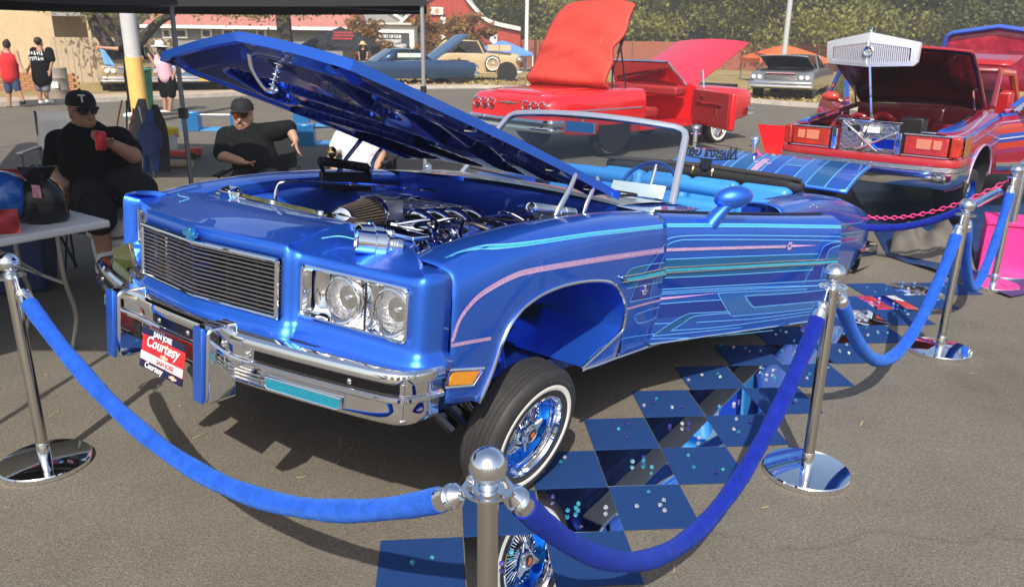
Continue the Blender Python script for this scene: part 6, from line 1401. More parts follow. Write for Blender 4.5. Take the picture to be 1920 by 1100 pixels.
b = MB(); wall_px(b, 84, 30, 172, 130, 35, .2); b.xf(inv); b.build('carport_back', mat('shade_brown', (.03, .026, .024), .9), bl)
b = MB(); wall_px(b, 160, 30, 166, 130, 31, .2); b.xf(inv); b.build('carport_post', STUC, bl)
bw = thing('planter_wall', 'low orange brick planter wall behind the walking couple', 'wall', (-15.5, 25, 0)); inv = Matrix.Translation((15.5, -25, 0))
rs = random.Random(4); BR = [mat('brick_%s' % 'abc'[i], c, .9, noise=.2, nscale=12) for i, c in enumerate(((.36, .17, .07), (.30, .13, .055), (.42, .21, .09)))]
A0, A1 = at_depth(-10, 135, 25), at_depth(132, 135, 25); zt = A0.z
b = MB(); b.box(((A0.x + A1.x) / 2, 25.14, zt / 2 - .02), (A1.x - A0.x, .2, zt)); b.xf(inv); b.build('core', mat('mortar', (.33, .27, .2), .9), bw)
bm = None; nrow = 7; bh = zt / nrow; bwid = .30
for r in range(nrow):
    x = A0.x - (r % 2) * bwid / 2
    while x < A1.x:
        if bm is None:
            q = MB(); q.box((0, 0, 0), (bwid - .012, .09, bh - .012)); o = q.build('brick', BR[0], bw, smooth=0); bm = o
        else:
            o = bm.copy(); COL.objects.link(o)
        o.parent = bw; o.location = Vector((x + bwid / 2, 25.02 + rs.uniform(-.004, .004), (r + .5) * bh)) + Vector((15.5, -25, 0)); x += bwid
fn = thing('board_fence', 'beige board fence behind the tan hardtop', 'fence', (-13.5, 30, 0)); inv = Vector((13.5, -30, 0))
A0, A1 = at_depth(98, 76, 30), at_depth(330, 84, 30); x = A0.x; k = 0; FB = mat('fence_beige', (.40, .31, .21), .85, noise=.15, nscale=5); q = MB(); q.box((0, 0, 0), (.19, .03, 1.62)); bm = None
while x < A1.x:
    if bm is None: bm = q.build('board', FB, fn, smooth=0); o = bm
    else: o = bm.copy(); COL.objects.link(o)
    o.parent = fn; o.location = Vector((x, 30 + random.uniform(-.01, .01), .83)) + inv; x += .2
b = MB(); b.box(((A0.x + A1.x) / 2, 30.05, 1.45), (A1.x - A0.x, .05, .09)); b.box(((A0.x + A1.x) / 2, 30.05, .3), (A1.x - A0.x, .05, .09)); b.xf(Matrix.Translation(inv)); b.build('rail', FB, fn)
# grey house with red roof
hs = thing('grey_house', 'grey single-storey house with faded red roof and white windows', 'house', (-11, 44, 0)); inv = Matrix.Translation((11, -44, 0)); GW = mat('grey_siding', (.22, .23, .22), .85, noise=.08, nscale=3)
b = MB(); A0, A1, zt, zb = wall_px(b, 285, 50, 640, 130, 44, 6); b.xf(inv); b.build('wall', GW, hs)
b = MB(); rz = at_depth(400, 14, 47).z; b.prism([(A0.x - .4, 43.5, zt - .05), (A0.x - .4, 47, rz + .3), (A0.x - .4, 50.5, zt - .05)], (0, 0, 0), (A1.x - A0.x + .8, 0, 0)); b.xf(inv); b.build('roof', mat('red_roof', (.42, .16, .13), .85, noise=.12, nscale=4), hs)
b = MB(); b.box(((A0.x + A1.x) / 2, 43.46, zt - .06), (A1.x - A0.x + .8, .06, .16)); b.xf(inv); b.build('fascia', WHITEP, hs)
for x0, x1 in ((303, 322), (326, 352), (376, 398), (416, 440), (480, 500)):
    a, c = at_depth(x0, 54, 43.9), at_depth(x1, 72, 43.9); b = MB(); b.box(((a.x + c.x) / 2, 43.93, (a.z + c.z) / 2), (c.x - a.x, .10, a.z - c.z)); b.xf(inv); w_ = b.build('window', WHITEP, hs); b = MB(); b.box(((a.x + c.x) / 2, 43.86, (a.z + c.z) / 2), (c.x - a.x - .22, .06, a.z - c.z - .2)); b.xf(inv); b.build('pane', mat('window_dark', (.06, .07, .08), .1), w_)
# white wall with the memorial board
mw = thing('memorial_wall', 'white building front carrying a dark memorial board', 'building', (-6.5, 46, 0)); inv = Matrix.Translation((6.5, -46, 0))
WW = mat('white_stucco', (.78, .74, .66), .8, noise=.06, nscale=2)
b = MB(); A0, A1, zt, zb = wall_px(b, 652, 46, 776, 140, 46, 3); b.xf(inv); b.build('wall', WW, mw)
b = MB(); wall_px(b, 588, 27, 644, 130, 48, 3); b.xf(inv); b.build('side_block', WW, mw)
b = MB(); b.box(((A0.x + A1.x) / 2, 45.9, zt + .04), (A1.x - A0.x + .15, .3, .10)); b.xf(inv); b.build('coping', mat('pale_trim', (.6, .56, .5), .8), mw)
a, c = at_depth(680, 61, 45.9), at_depth(768, 112, 45.9); b = MB(); b.box(((a.x + c.x) / 2, 45.93, (a.z + c.z) / 2), (c.x - a.x, .08, a.z - c.z)); b.xf(inv); bd = b.build('memorial_board', mat('board_dark', (.05, .055, .06), .5), mw)
for k, (s_, sz) in enumerate((('IN MEMORY OF OUR', .23), ('BELOVED PRESIDENT', .23), ('JOHN FITZGERALD KENNEDY', .27))):
    q = at_depth(724, 69 + 8.6 * k, 45.85); text_mesh('board_lettering', s_, sz, WHITEP, bd, inv @ frame((q.x, 45.87, q.z), (1, 0, 0), (0, 0, 1)), .004, sx=.62 if k == 2 else .78, bold=.008)
# grey-roofed shed with white trim behind
sh = thing('grey_shed', 'grey corrugated shed with white gable trim behind the memorial wall', 'building', (-6, 55, 0)); inv = Matrix.Translation((6, -55, 0)); b = MB()
P_ = [at_depth(570, 130, 55), at_depth(570, 40, 55), at_depth(700, 5, 55), at_depth(790, 60, 55), at_depth(790, 130, 55)]; b.prism([Vector((q.x, 55, q.z)) for q in P_], (0, 0, 0), (0, 6, 0)); b.xf(inv); b.build('wall', mat('grey_metal_siding', (.28, .28, .26), .6, .2), sh); b = MB(); b.tube([(q.x, 54.9, q.z) for q in P_[1:4]], .12, 4); b.xf(inv); b.build('trim', WHITEP, sh)
# red barn
rb = thing('red_barn', 'red metal-sided barn with curved white roof edge', 'barn', (-2, 52, 0)); inv = Matrix.Translation((2, -52, 0)); RS = mat('red_siding', (.36, .045, .022), .6, noise=.08, nscale=2)
top = smooth_path([at_depth(738, 60, 52), at_depth(790, 10, 52), at_depth(850, -25, 52), at_depth(880, 8, 52), at_depth(915, 42, 52), at_depth(976, 58, 52)], 6); ed = [Vector((q.x, 52, q.z)) for q in top]
b = MB(); b.prism([Vector((ed[0].x, 52, 0))] + ed + [Vector((ed[-1].x, 52, 0))], (0, 0, 0), (0, 9, 0)); b.xf(inv); b.build('wall', RS, rb)
x = ed[0].x + .15
while x < ed[-1].x - .1:
    zt = interp(x, sorted((q.x, q.z) for q in ed)); b = MB(); b.box((x, 51.97, zt / 2), (.06, .06, zt - .06)); b.xf(inv); b.build('siding_rib', RS, rb, smooth=0); x += .32
b = MB(); b.rings([[q + Vector((0, -.25, e)) + Vector((0, g, 0)) for g, e in ((0, -.02), (0, .22), (9.6, .22), (9.6, -.02))] for q in ed]); b.xf(inv); b.build('roof', mat('barn_trim', (.62, .60, .55), .5), rb, smooth=40)
a, c = at_depth(808, 14, 51.9), at_depth(831, 28, 51.9); b = MB(); b.box(((a.x + c.x) / 2, 51.85, (a.z + c.z) / 2), (c.x - a.x, .06, a.z - c.z)); b.xf(inv); sg = b.build('barn_sign', WHITEP, rb); b = MB(); b.lathe([(.16, 0), (.16, .02), (0, .02)], ((a.x + c.x) / 2, 51.82, (a.z + c.z) / 2), (0, -1, 0), 20); b.xf(inv); b.build('sign_roundel', mat('roundel_orange', (.6, .25, .08), .6), sg)
for x0, x1, y0, y1 in ((826, 836, 32, 75), (918, 932, 64, 82)):
    a, c = at_depth(x0, y0, 51.9), at_depth(x1, y1, 51.9); b = MB(); b.box(((a.x + c.x) / 2, 51.88, (a.z + c.z) / 2), (c.x - a.x, .08, a.z - c.z)); b.xf(inv); b.build('barn_door', WHITEP, rb)
# rust fence beyond the lawn: separate panels between posts
rf = thing('rust_fence', 'long rust-red slatted fence closing the far side of the lawn', 'fence', (10, 54, 0)); inv = Vector((-10, -54, 0)); RF = mat('rust_mesh', (.27, .085, .045), .85, noise=.15, nscale=3); x0 = at_depth(925, 100, 54).x; q = MB(); q.box((0, 0, 0), (3.0, .05, 1.72)); pq = MB(); pq.tube([(0, 0, -.95), (0, 0, .95)], .045, 8); bm = None
for k in range(14):
    if bm is None: bm = q.build('fence_panel', RF, rf, smooth=0); pm = pq.build('post', STEEL, rf); o, o2 = bm, pm
    else:
        o = bm.copy(); o2 = pm.copy(); COL.objects.link(o); COL.objects.link(o2)
    o.location = Vector((x0 + 3.06 * k + 1.5, 54, .93)) + inv; o2.location = Vector((x0 + 3.06 * k, 53.93, .97)) + inv
# ---------------------------------------------------------------- poles
def pole(name, label, px, Y, r, h, m, cat='pole'):
    p = at_depth(px, 85, Y); t = thing(name, label, cat, (p.x, p.y, 0)); b = MB(); b.tube([(0, 0, 0), (0, 0, h)], [r, r * .8], 16); b.build('shaft', m, t); b = MB(); b.lathe([(r * 2, 0), (r * 2, .03), (r * 1.2, .05)], n=16); b.build('base_plate', STEEL, t); return t
pole('flag_pole', 'thin white pole in front of the trees beside the barn', 987, 48, .11, 9, WHITEP); pole('lamp_post', 'grey post rising behind the grey sedan', 1472, 33, .11, 8, mat('post_grey', (.42, .42, .41), .6))
p = gnd(266, 232); t = thing('bollard_pole', 'thick grey utility post with a yellow painted foot', 'post', (p.x, p.y, 0)); sc = .155
zy = at_depth(253, 108, p.y).z; b = MB(); b.lathe([(sc * 1.08, 0), (sc * 1.08, zy), (sc * 1.0, zy + .004)], n=28); b.build('yellow_sleeve', mat('yellow_paint', (.72, .46, .13), .6, noise=.12, nscale=3), t); b = MB(); b.lathe([(sc, zy), (sc * .92, 5.5), (0, 5.5)], n=28); b.build('shaft', mat('galvanised', (.50, .49, .49), .5, noise=.1, nscale=4), t)
b = MB(); b.lathe([(sc * 1.6, 0), (sc * 1.6, .05), (sc, .08)], n=24); b.build('footing', CONC, t)
# ---------------------------------------------------------------- canopies
CANB = mat('black_canvas', (.014, .015, .017), .8, bump=.15, bscale=12); LEG = mat('leg_grey', (.16, .17, .18), .4, .6)
def canopy(name, label, corners, z_eave, val, peak, m, legs=True, leg_r=.017, legm=None, valm=None, rake=0.):
    c0 = sum((Vector((*c, 0)) for c in corners), Vector()) / 4; t = thing(name, label, 'canopy', tuple(c0)); C_ = [Vector((*c, 0)) - c0 for c in corners]
    b = MB(); n = 4
    for i in range(4):
        A_, B_ = C_[i], C_[(i + 1) % 4]
        def f(u, v): q = A_.lerp(B_, u); return q.lerp(Vector((0, 0, 0)), v) * 1.0 + Vector((0, 0, z_eave + (peak - z_eave) * (v ** .85) - .05 * math.sin(PI * u) * (1 - v)))
        b.grid(f, lin(0, 1, 9), lin(0, 1, 7))
    b.build('roof', m, t, smooth=60)
    for i in range(4):
        A_, B_ = C_[i], C_[(i + 1) % 4]; o_ = (A_ + B_).normalized() * .012; b = MB()
        b.grid(lambda u, v: A_.lerp(B_, u) + o_ + Vector((0, 0, z_eave + .01 - val * v - .05 * math.sin(PI * u))), lin(0, 1, 9), lin(0, 1, 3)); b.build('valance', valm or m, t, smooth=60)
    if legs:
        for i in range(4):
            b = MB(); b.tube([C_[i] * .985, C_[i] * .985 + Vector((0, 0, z_eave))], leg_r, 8); b.box(C_[i] * .985 + Vector((0, 0, .01)), (.1, .1, .02)); lg = b.build('leg', legm or LEG, t)
            b = MB(); b.box(C_[i] * .985 + Vector((0, 0, 1.25)), (leg_r * 3, leg_r * 3, .07)); b.build('slider', BLACK, lg)
        b = MB()
        for i in range(4):
            A_, B_ = C_[i] * .985, C_[(i + 1) % 4] * .985; mid = A_.lerp(B_, .5)
            for P_, Q_ in ((A_, B_), (B_, A_)):
                b.tube([P_ + Vector((0, 0, z_eave - .05)), mid + Vector((0, 0, z_eave - .17))], .010, 5); b.tube([P_ + Vector((0, 0, z_eave - .18)), mid + Vector((0, 0, z_eave - .06))], .010, 5)
        b.build('truss', LEG, t)
    return t
pA = at_depth(352, 200, 5.6)
canopy('canopy_tent', 'black pop-up canopy shading the folding table and seated man', [(-2.52, 2.38), (-5.55, 2.5), (-5.65, 5.55), (pA.x, pA.y)], 2.17, .22, 2.95, CANB)
pB = at_depth(801, 60, 8.6); zB = at_depth(801, 13, 8.6).z
canopy('canopy_tent', 'black pop-up canopy behind the seated man in red sunglasses', [(pB.x, pB.y), (pB.x - 6.0, pB.y - .6), (pB.x - 7.6, pB.y + 2.6), (pB.x * 11.6 / 8.6, 11.6)], zB + .22, .22, zB + 1.1, CANB, leg_r=.02, legm=mat('leg_pale', (.40, .41, .42), .4, .5))
p = at_depth(942, 100, 47); w2 = 1.75; canopy('canopy_tent', 'small bright blue canopy on the lawn before the rust fence', [(p.x + w2, p.y - 1.2), (p.x - w2, p.y - 1.2), (p.x - w2, p.y + 2), (p.x + w2, p.y + 2)], at_depth(942, 100, 47).z, .1, at_depth(942, 76, 47).z, mat('blue_canvas', (.10, .24, .62), .6), leg_r=.03, legm=WHITEP)
p = at_depth(1475, 105, 37); canopy('canopy_tent', 'orange canopy behind the grey sedan', [(p.x + 1.9, p.y), (p.x - 1.2, p.y), (p.x - 1.2, p.y + 3), (p.x + 1.9, p.y + 3)], at_depth(1475, 110, 37).z, .2, at_depth(1475, 84, 37).z, mat('orange_canvas', (.60, .12, .03), .6), leg_r=.03)
p = at_depth(625, 85, 39); ct = canopy('canopy_tent', 'black canopy with red lettering in front of the memorial wall', [(p.x + 1.75, p.y), (p.x - 1.6, p.y), (p.x - 1.6, p.y + 3), (p.x + 1.75, p.y + 3)], at_depth(625, 86, 39).z, .2, at_depth(625, 50, 40).z, CANB, leg_r=.03)
REDT = mat('red_lettering', (.6, .03, .03), .6)
q = at_depth(640, 71, 38.9) - Vector(ct.location); scribble('canopy_lettering', .95, .55, REDT, ct, frame((q.x, q.y + .35, q.z + .10), (1, 0, 0), (0, .9, 1)), 9, 3)
# ================================================================== PEOPLE
def cap(b, p0, p1, r0, r1, n=14):
    p0, p1 = Vector(p0), Vector(p1); b.sphere(p0, r0, n); b.sphere(p1, r1, n)
    if (p1 - p0).length > 1e-4: b.tube([p0, p1], [r0, r1], n)
def fuse(name, b, m, parent, voxel=.012, smooth_it=4):
    me = bpy.data.meshes.new(name); me.from_pydata(b.v, [], b.f); o = bpy.data.objects.new(name, me); COL.objects.link(o)
    rm = o.modifiers.new('r', 'REMESH'); rm.mode = 'VOXEL'; rm.voxel_size = voxel
    sm = o.modifiers.new('s', 'SMOOTH'); sm.factor = .5; sm.iterations = smooth_it
    dg = bpy.context.evaluated_depsgraph_get(); m2 = bpy.data.meshes.new_from_object(o.evaluated_get(dg)); bpy.data.objects.remove(o)
    m2.name = name; m2.materials.clear(); m2.materials.append(m); m2.shade_smooth()
    q = bpy.data.objects.new(name, m2); COL.objects.link(q); q.parent = parent; return q
SKIN = mat('skin', (.42, .22, .14), .55, noise=.08, nscale=8); SKIN2 = mat('skin_tan', (.36, .18, .11), .55, noise=.08, nscale=8)
HAIR = mat('hair_dark', (.02, .014, .010), .6)
def head(b, c, f, s=1.0, up=Vector((0, 0, 1))):
    """skull, jaw, nose, ears; f = facing direction"""
    f = f.normalized(); r = f.cross(up).normalized(); u = r.cross(f)
    L = lambda x, y, z: c + (r * x + f * y + u * z) * s
    M3 = Matrix((r, f, u)).transposed()
    b.sphere(L(0, -.012, .035), .098 * s, 18, (.80, .98, .98), M3); b.sphere(L(0, .018, -.045), .074 * s, 16, (.88, .98, 1.05), M3); b.sphere(L(0, .055, -.085), .034 * s, 12, (1, .9, .8), M3)
    cap(b, L(0, .085, .01), L(0, .106, -.022), .012 * s, .017 * s, 10); b.sphere(L(-.072, -.01, -.01), .026 * s, 10, (.4, .8, 1.2), M3); b.sphere(L(.072, -.01, -.01), .026 * s, 10, (.4, .8, 1.2), M3)
    b.sphere(L(0, .086, -.056), .022 * s, 10, (1.1, .6, .35), M3); b.sphere(L(0, .084, -.068), .020 * s, 10, (1, .6, .35), M3); b.sphere(L(0, .078, .030), .05 * s, 12, (.9, .4, .22), M3)
    return L, M3
def cap_hat(parent, L, M3, m, s=1.0, brim=True, bill_side=0.):
    b = MB(); R_ = []
    for i in range(9):
        a = PI / 2 * i / 8; R_.append([L(.088 * math.cos(t) * math.cos(a) ** .6, -.010 + .106 * math.sin(t) * math.cos(a) ** .6, .052 + .092 * math.sin(a)) for t in lin(0, 2 * PI, 33)[:-1]])
    b.rings(R_, caps=False); b.sphere(L(0, -.01, .146), .009 * s, 8); o = b.build('cap_crown', m, parent, smooth=70)
    b = MB(); b.grid(lambda u, v: L(u * .074 * (1 - .18 * v * v * abs(u)), .088 * math.sqrt(max(0, 1 - (u * .62) ** 2)) + .072 * v * math.sqrt(max(.0, 1 - u * u * .85)), .058 - .016 * u * u - .012 * v), lin(-1, 1, 15), lin(0, 1, 6)); b.build('cap_brim', m, o, smooth=70, solid=.005); return o
def shades(parent, L, m):
    b = MB()
    for s in (1, -1):
        P_ = [L(s * x, y, z) for x, y, z in ((.006, .099, .030), (.03, .098, .034), (.058, .082, .032), (.064, .074, .016), (.045, .088, -.002), (.02, .098, .0))]; Q_ = [L(s * x, y - .012, z) for x, y, z in ((.006, .099, .030), (.03, .098, .034), (.058, .082, .032), (.064, .074, .016), (.045, .088, -.002), (.02, .098, .0))]
        b.rings([Q_, P_] if s > 0 else [P_, Q_])
    o = b.build('sunglasses', m, parent, smooth=30); b = MB(); b.tube([L(-.07, -.01, .02), L(-.068, .07, .027), L(-.03, .1, .034), L(.03, .1, .034), L(.068, .07, .027), L(.07, -.01, .02)], .004, 6); b.build('frame', BLACK, o)
def hand(b, wrist, d, n, curl=.6, s=1.0, thumb=1):
    """palm and five fingers; d along the hand, n palm normal (fingers curl towards n)"""
    d = d.normalized(); n = (n - d * n.dot(d)).normalized(); sd = d.cross(n)
    pc = wrist + d * .05 * s
    for k in (-1.4, -.5, .5, 1.4): cap(b, wrist + sd * .010 * k * s, wrist + d * .085 * s + sd * .0165 * k * s, .017 * s, .013 * s, 8)
    for k, l in ((-1.5, .062), (-.5, .076), (.5, .080), (1.5, .070)):
        q = wrist + d * .088 * s + sd * .0165 * k * s; dd = d.copy()
        for j, fr in enumerate((.42, .33, .25)):
            dd = (Quaternion(sd, -curl * (.55 + .35 * j)) @ d) if curl else d
            e = q + dd * l * fr * s; cap(b, q, e, .0098 * s, .0088 * s, 8); q = e
    q = wrist + d * .03 * s + sd * .022 * s * thumb
    for j, l in enumerate((.038, .030)):
        dd = (d * .72 + sd * thumb * .62 + n * (.35 + .5 * curl * j)).normalized(); e = q + dd * l * s; cap(b, q, e, .0125 * s, .0105 * s, 8); q = e
J = lambda px, py, Y: at_depth(px, py, Y)
# ---- man in black with a can, seated by the table
BLK = mat('black_cotton', (.008, .008, .009), .95, spec=.08, noise=.3, nscale=9, bump=.5, bscale=14); GRYS = mat('charcoal_shorts', (.018, .018, .023), .95, spec=.08, noise=.25, nscale=9, bump=.4, bscale=18)
def seated_a():
    c = J(155, 216, 5.62); root = thing('person', 'seated man in black t-shirt, black cap and shorts holding a red can', 'person', (c.x, c.y, 0)); O = Vector((c.x, c.y, 0)); g = lambda *a: J(*a) - O
    f = Vector((.80, -.60, -.05)); b = MB(); hc = g(155, 212, 5.62); L, M3 = head(b, hc, f, 1.08)
    ch, be, pe = g(165, 275, 5.66), g(178, 315, 5.60), g(190, 345, 5.66); nk = g(150, 248, 5.66)
    sl, sr = g(112, 268, 5.72), g(222, 263, 5.58); el, wl = g(103, 318, 5.60), g(122, 345, 5.38); er, wr_ = g(250, 292, 5.36), g(214, 272, 5.24)
    kl, kr, al, ar = g(180, 386, 5.06), g(262, 356, 5.16), g(196, 470, 5.12), g(262, 450, 5.2)
    cap(b, hc + Vector((0, 0, -.06)), nk, .072, .082); cap(b, nk, ch, .085, .17); cap(b, ch, be, .18, .215); cap(b, be, pe, .215, .19)
    cap(b, sl, el, .072, .055); cap(b, el, wl, .052, .036); cap(b, sr, er, .072, .056); cap(b, er, wr_, .055, .036)
    hl_, hr_ = g(172, 352, 5.62), g(212, 350, 5.62)
    cap(b, hl_, kl, .12, .085); cap(b, hr_, kr, .12, .085); cap(b, kl, al, .075, .05); cap(b, kr, ar, .075, .05)
    for a in (al, ar): cap(b, a + Vector((0, 0, -.03)), a + Vector((.06, -.15, -.07)), .05, .042)
    hand(b, wr_, (g(192, 264, 5.16) - wr_), Vector((0, -1, 0)), .9, 1.05, 1); hand(b, wl, Vector((.1, -.3, -.9)), Vector((1, 0, 0)), .5, 1.05)
    body = fuse('body', b, SKIN2, root, .0085)
    b = MB(); cap(b, nk + Vector((0, .0, -.02)), ch, .10, .19); cap(b, ch, be, .20, .235); cap(b, be, pe, .235, .215); cap(b, sl, sr, .10, .10); cap(b, sl, sl.lerp(el, .80), .095, .088); cap(b, sr, sr.lerp(er, .72), .095, .088); fuse('t_shirt', b, BLK, root, .011)
    b = MB(); cap(b, hl_, kl, .15, .118); cap(b, hr_, kr, .15, .118); cap(b, hl_, hr_, .15, .15); cap(b, kl, kl.lerp(al, .28), .118, .115); cap(b, kr, kr.lerp(ar, .28), .118, .115); fuse('shorts', b, GRYS, root, .012)
    for a in (al, ar): b = MB(); cap(b, a + Vector((0, .02, -.03)), a + Vector((.06, -.16, -.08)), .058, .05); fuse('shoe', b, WHITEP, root, .01)
    hat = cap_hat(root, L, M3, mat('black_cap', (.008, .008, .010), .8)); shades(root, L, mat('dark_lens', (.008, .008, .009), .08))
    text_mesh('cap_letter', 'T', .075, mat('cap_white', (.7, .7, .72), .7), hat, frame(L(.035, .088, .10), (L(.07, .07, .1) - L(-.02, .10, .1)), (L(0, .06, .14) - L(0, .085, .09))), .002, bold=.002)
    b = MB(); b.sphere(L(0, -.035, .02), .088, 14, (.86, .86, .8), M3); b.build('hair', HAIR, root)
    # can
    cc = g(189, 264, 5.15); cn = MB(); cn.lathe([(.026, -.062), (.033, -.056), (.033, .048), (.027, .060), (0, .058)], cc + O, (0.1, 0, 1), 20); cm = mat('can_red', (.5, .02, .03), .3, .5, noise=.5, nscale=30); tag(cn.build('drink_can', cm), 'red drink can held by the seated man in black', 'can')
    return root
seated_a()
# ---- man with mirrored sunglasses, arm over the chair back
def seated_b():
    Y = 7.0; c = J(458, 240, Y); root = thing('person', 'seated man in dark shirt with orange mirrored sunglasses and black cap', 'person', (c.x, c.y, 0)); O = Vector((c.x, c.y, 0)); g = lambda *a: J(*a) - O
    b = MB(); hc = g(455, 219, Y); L, M3 = head(b, hc, Vector((.05, -1, .02)), 1.10)
    nk, ch, be, pe = g(458, 243, Y + .05), g(470, 268, Y + .03), g(478, 300, Y - .02), g(482, 328, Y)
    sl, sr = g(425, 256, Y + .05), g(520, 246, Y + .05); el, wl = g(417, 292, Y - .18), g(452, 303, Y - .36); er, wr_ = g(542, 240, Y + .02), g(553, 262, Y - .05)
    kl, kr = g(445, 352, Y - .5), g(515, 352, Y - .5); al, ar = g(440, 450, Y - .55), g(520, 450, Y - .55); hl_, hr_ = g(462, 335, Y), g(500, 335, Y)
    cap(b, hc + Vector((0, 0, -.06)), nk, .07, .08); cap(b, nk, ch, .085, .16); cap(b, ch, be, .17, .19); cap(b, be, pe, .19, .18); cap(b, sl, el, .066, .052); cap(b, el, wl, .05, .034); cap(b, sr, er, .066, .05); cap(b, er, wr_, .048, .034)
    for h_, k_, a_ in ((hl_, kl, al), (hr_, kr, ar)): cap(b, h_, k_, .11, .08); cap(b, k_, a_, .07, .045); cap(b, a_, a_ + Vector((0, -.16, -.05)), .048, .04)
    hand(b, wr_, g(556, 275, Y - .08) - wr_, Vector((-1, 0, 0)), .35, 1.0, -1); hand(b, wl, g(468, 307, Y - .42) - wl, Vector((0, 0, -1)), .4, 1.0)
    fuse('body', b, SKIN, root, .0085)
    SH = mat('dark_work_shirt', (.010, .011, .012), .95, spec=.08, noise=.3, nscale=8, bump=.5, bscale=12)
    b = MB(); cap(b, nk + Vector((0, 0, -.03)), ch, .10, .175); cap(b, ch, be, .185, .205); cap(b, be, pe, .205, .195); cap(b, sl, sr, .088, .088); cap(b, sl, sl.lerp(el, .85), .09, .085); cap(b, sr, sr.lerp(er, .95), .09, .075); fuse('work_shirt', b, SH, root, .011)
    b = MB(); b.grid(lambda u, v: L(u * .09, .055 - .06 * v, -.125 - .035 * v), lin(-1, 1, 8), lin(0, 1, 3)); b.build('collar', SH, root, solid=.008)
    b = MB(); cap(b, hl_, kl, .13, .10); cap(b, hr_, kr, .13, .10); cap(b, kl, kl.lerp(al, .5), .10, .09); cap(b, kr, kr.lerp(ar, .5), .10, .09); cap(b, hl_, hr_, .13, .13); fuse('trousers', b, GRYS, root, .013)
    cap_hat(root, L, M3, mat('black_cap', ())); shades(root, L, mat('mirror_orange', (.85, .16, .02), .06, .9, noise=.6, nscale=22))
    b = MB(); cap(b, L(-.022, .092, -.050), L(.022, .092, -.050), .006, .006, 8); b.sphere(L(0, .078, -.097), .014, 8); b.build('moustache', HAIR, root)
seated_b()
# ---- person in a white t-shirt half hidden by the raised hood
def seated_c():
    Y = 7.9; c = J(672, 280, Y); root = thing('person', 'person in white t-shirt seated behind the raised blue hood', 'person', (c.x, c.y, 0)); O = Vector((c.x, c.y, 0)); g = lambda *a: J(*a) - O
    b = MB(); hc = g(668, 212, Y); L, M3 = head(b, hc, Vector((.2, -1, 0)), 1.0); nk, ch, be, pe = g(668, 238, Y), g(672, 262, Y), g(675, 292, Y - .02), g(678, 318, Y)
    sl, sr = g(640, 256, Y), g(704, 256, Y); el, wl = g(622, 292, Y - .1), g(626, 316, Y - .2); er, wr_ = g(716, 290, Y - .05), g(708, 312, Y - .15)
    cap(b, hc + Vector((0, 0, -.06)), nk, .06, .07); cap(b, nk, ch, .07, .14); cap(b, ch, be, .15, .16); cap(b, be, pe, .16, .16); cap(b, sl, el, .055, .045); cap(b, el, wl, .043, .032); cap(b, sr, er, .055, .045); cap(b, er, wr_, .043, .032); hand(b, wl, Vector((.5, -.5, -.4)), Vector((0, 0, -1)), .4); hand(b, wr_, Vector((-.5, -.5, -.4)), Vector((0, 0, -1)), .4)
    for s in (-1, 1):
        h_ = pe + Vector((s * .10, 0, -.04)); k_ = h_ + Vector((s * .05, -.42, 0)); a_ = k_ + Vector((0, 0, -.42)); a_.z = .08; cap(b, h_, k_, .09, .07); cap(b, k_, a_, .065, .045); cap(b, a_, a_ + Vector((0, -.15, -.03)), .045, .04)
    fuse('body', b, SKIN, root, .010)
    b = MB(); cap(b, nk + Vector((0, 0, -.04)), ch, .08, .16); cap(b, ch, be, .17, .178); cap(b, be, pe, .178, .175); cap(b, sl, sl.lerp(el, .55), .075, .07); cap(b, sr, sr.lerp(er, .55), .075, .07); fuse('t_shirt', b, mat('white_cotton', (.70, .70, .72), .9, bump=.4, bscale=12), root, .011)
    b = MB(); b.sphere(L(0, -.03, .04), .10, 14, (.9, .95, .95), M3); b.build('hair', HAIR, root)
    b = MB()
    for s in (-1, 1): h_ = pe + Vector((s * .10, 0, -.04)); cap(b, h_, h_ + Vector((s * .04, -.36, 0)), .11, .09)
    fuse('shorts', b, GRYS, root, .013)
seated_c()
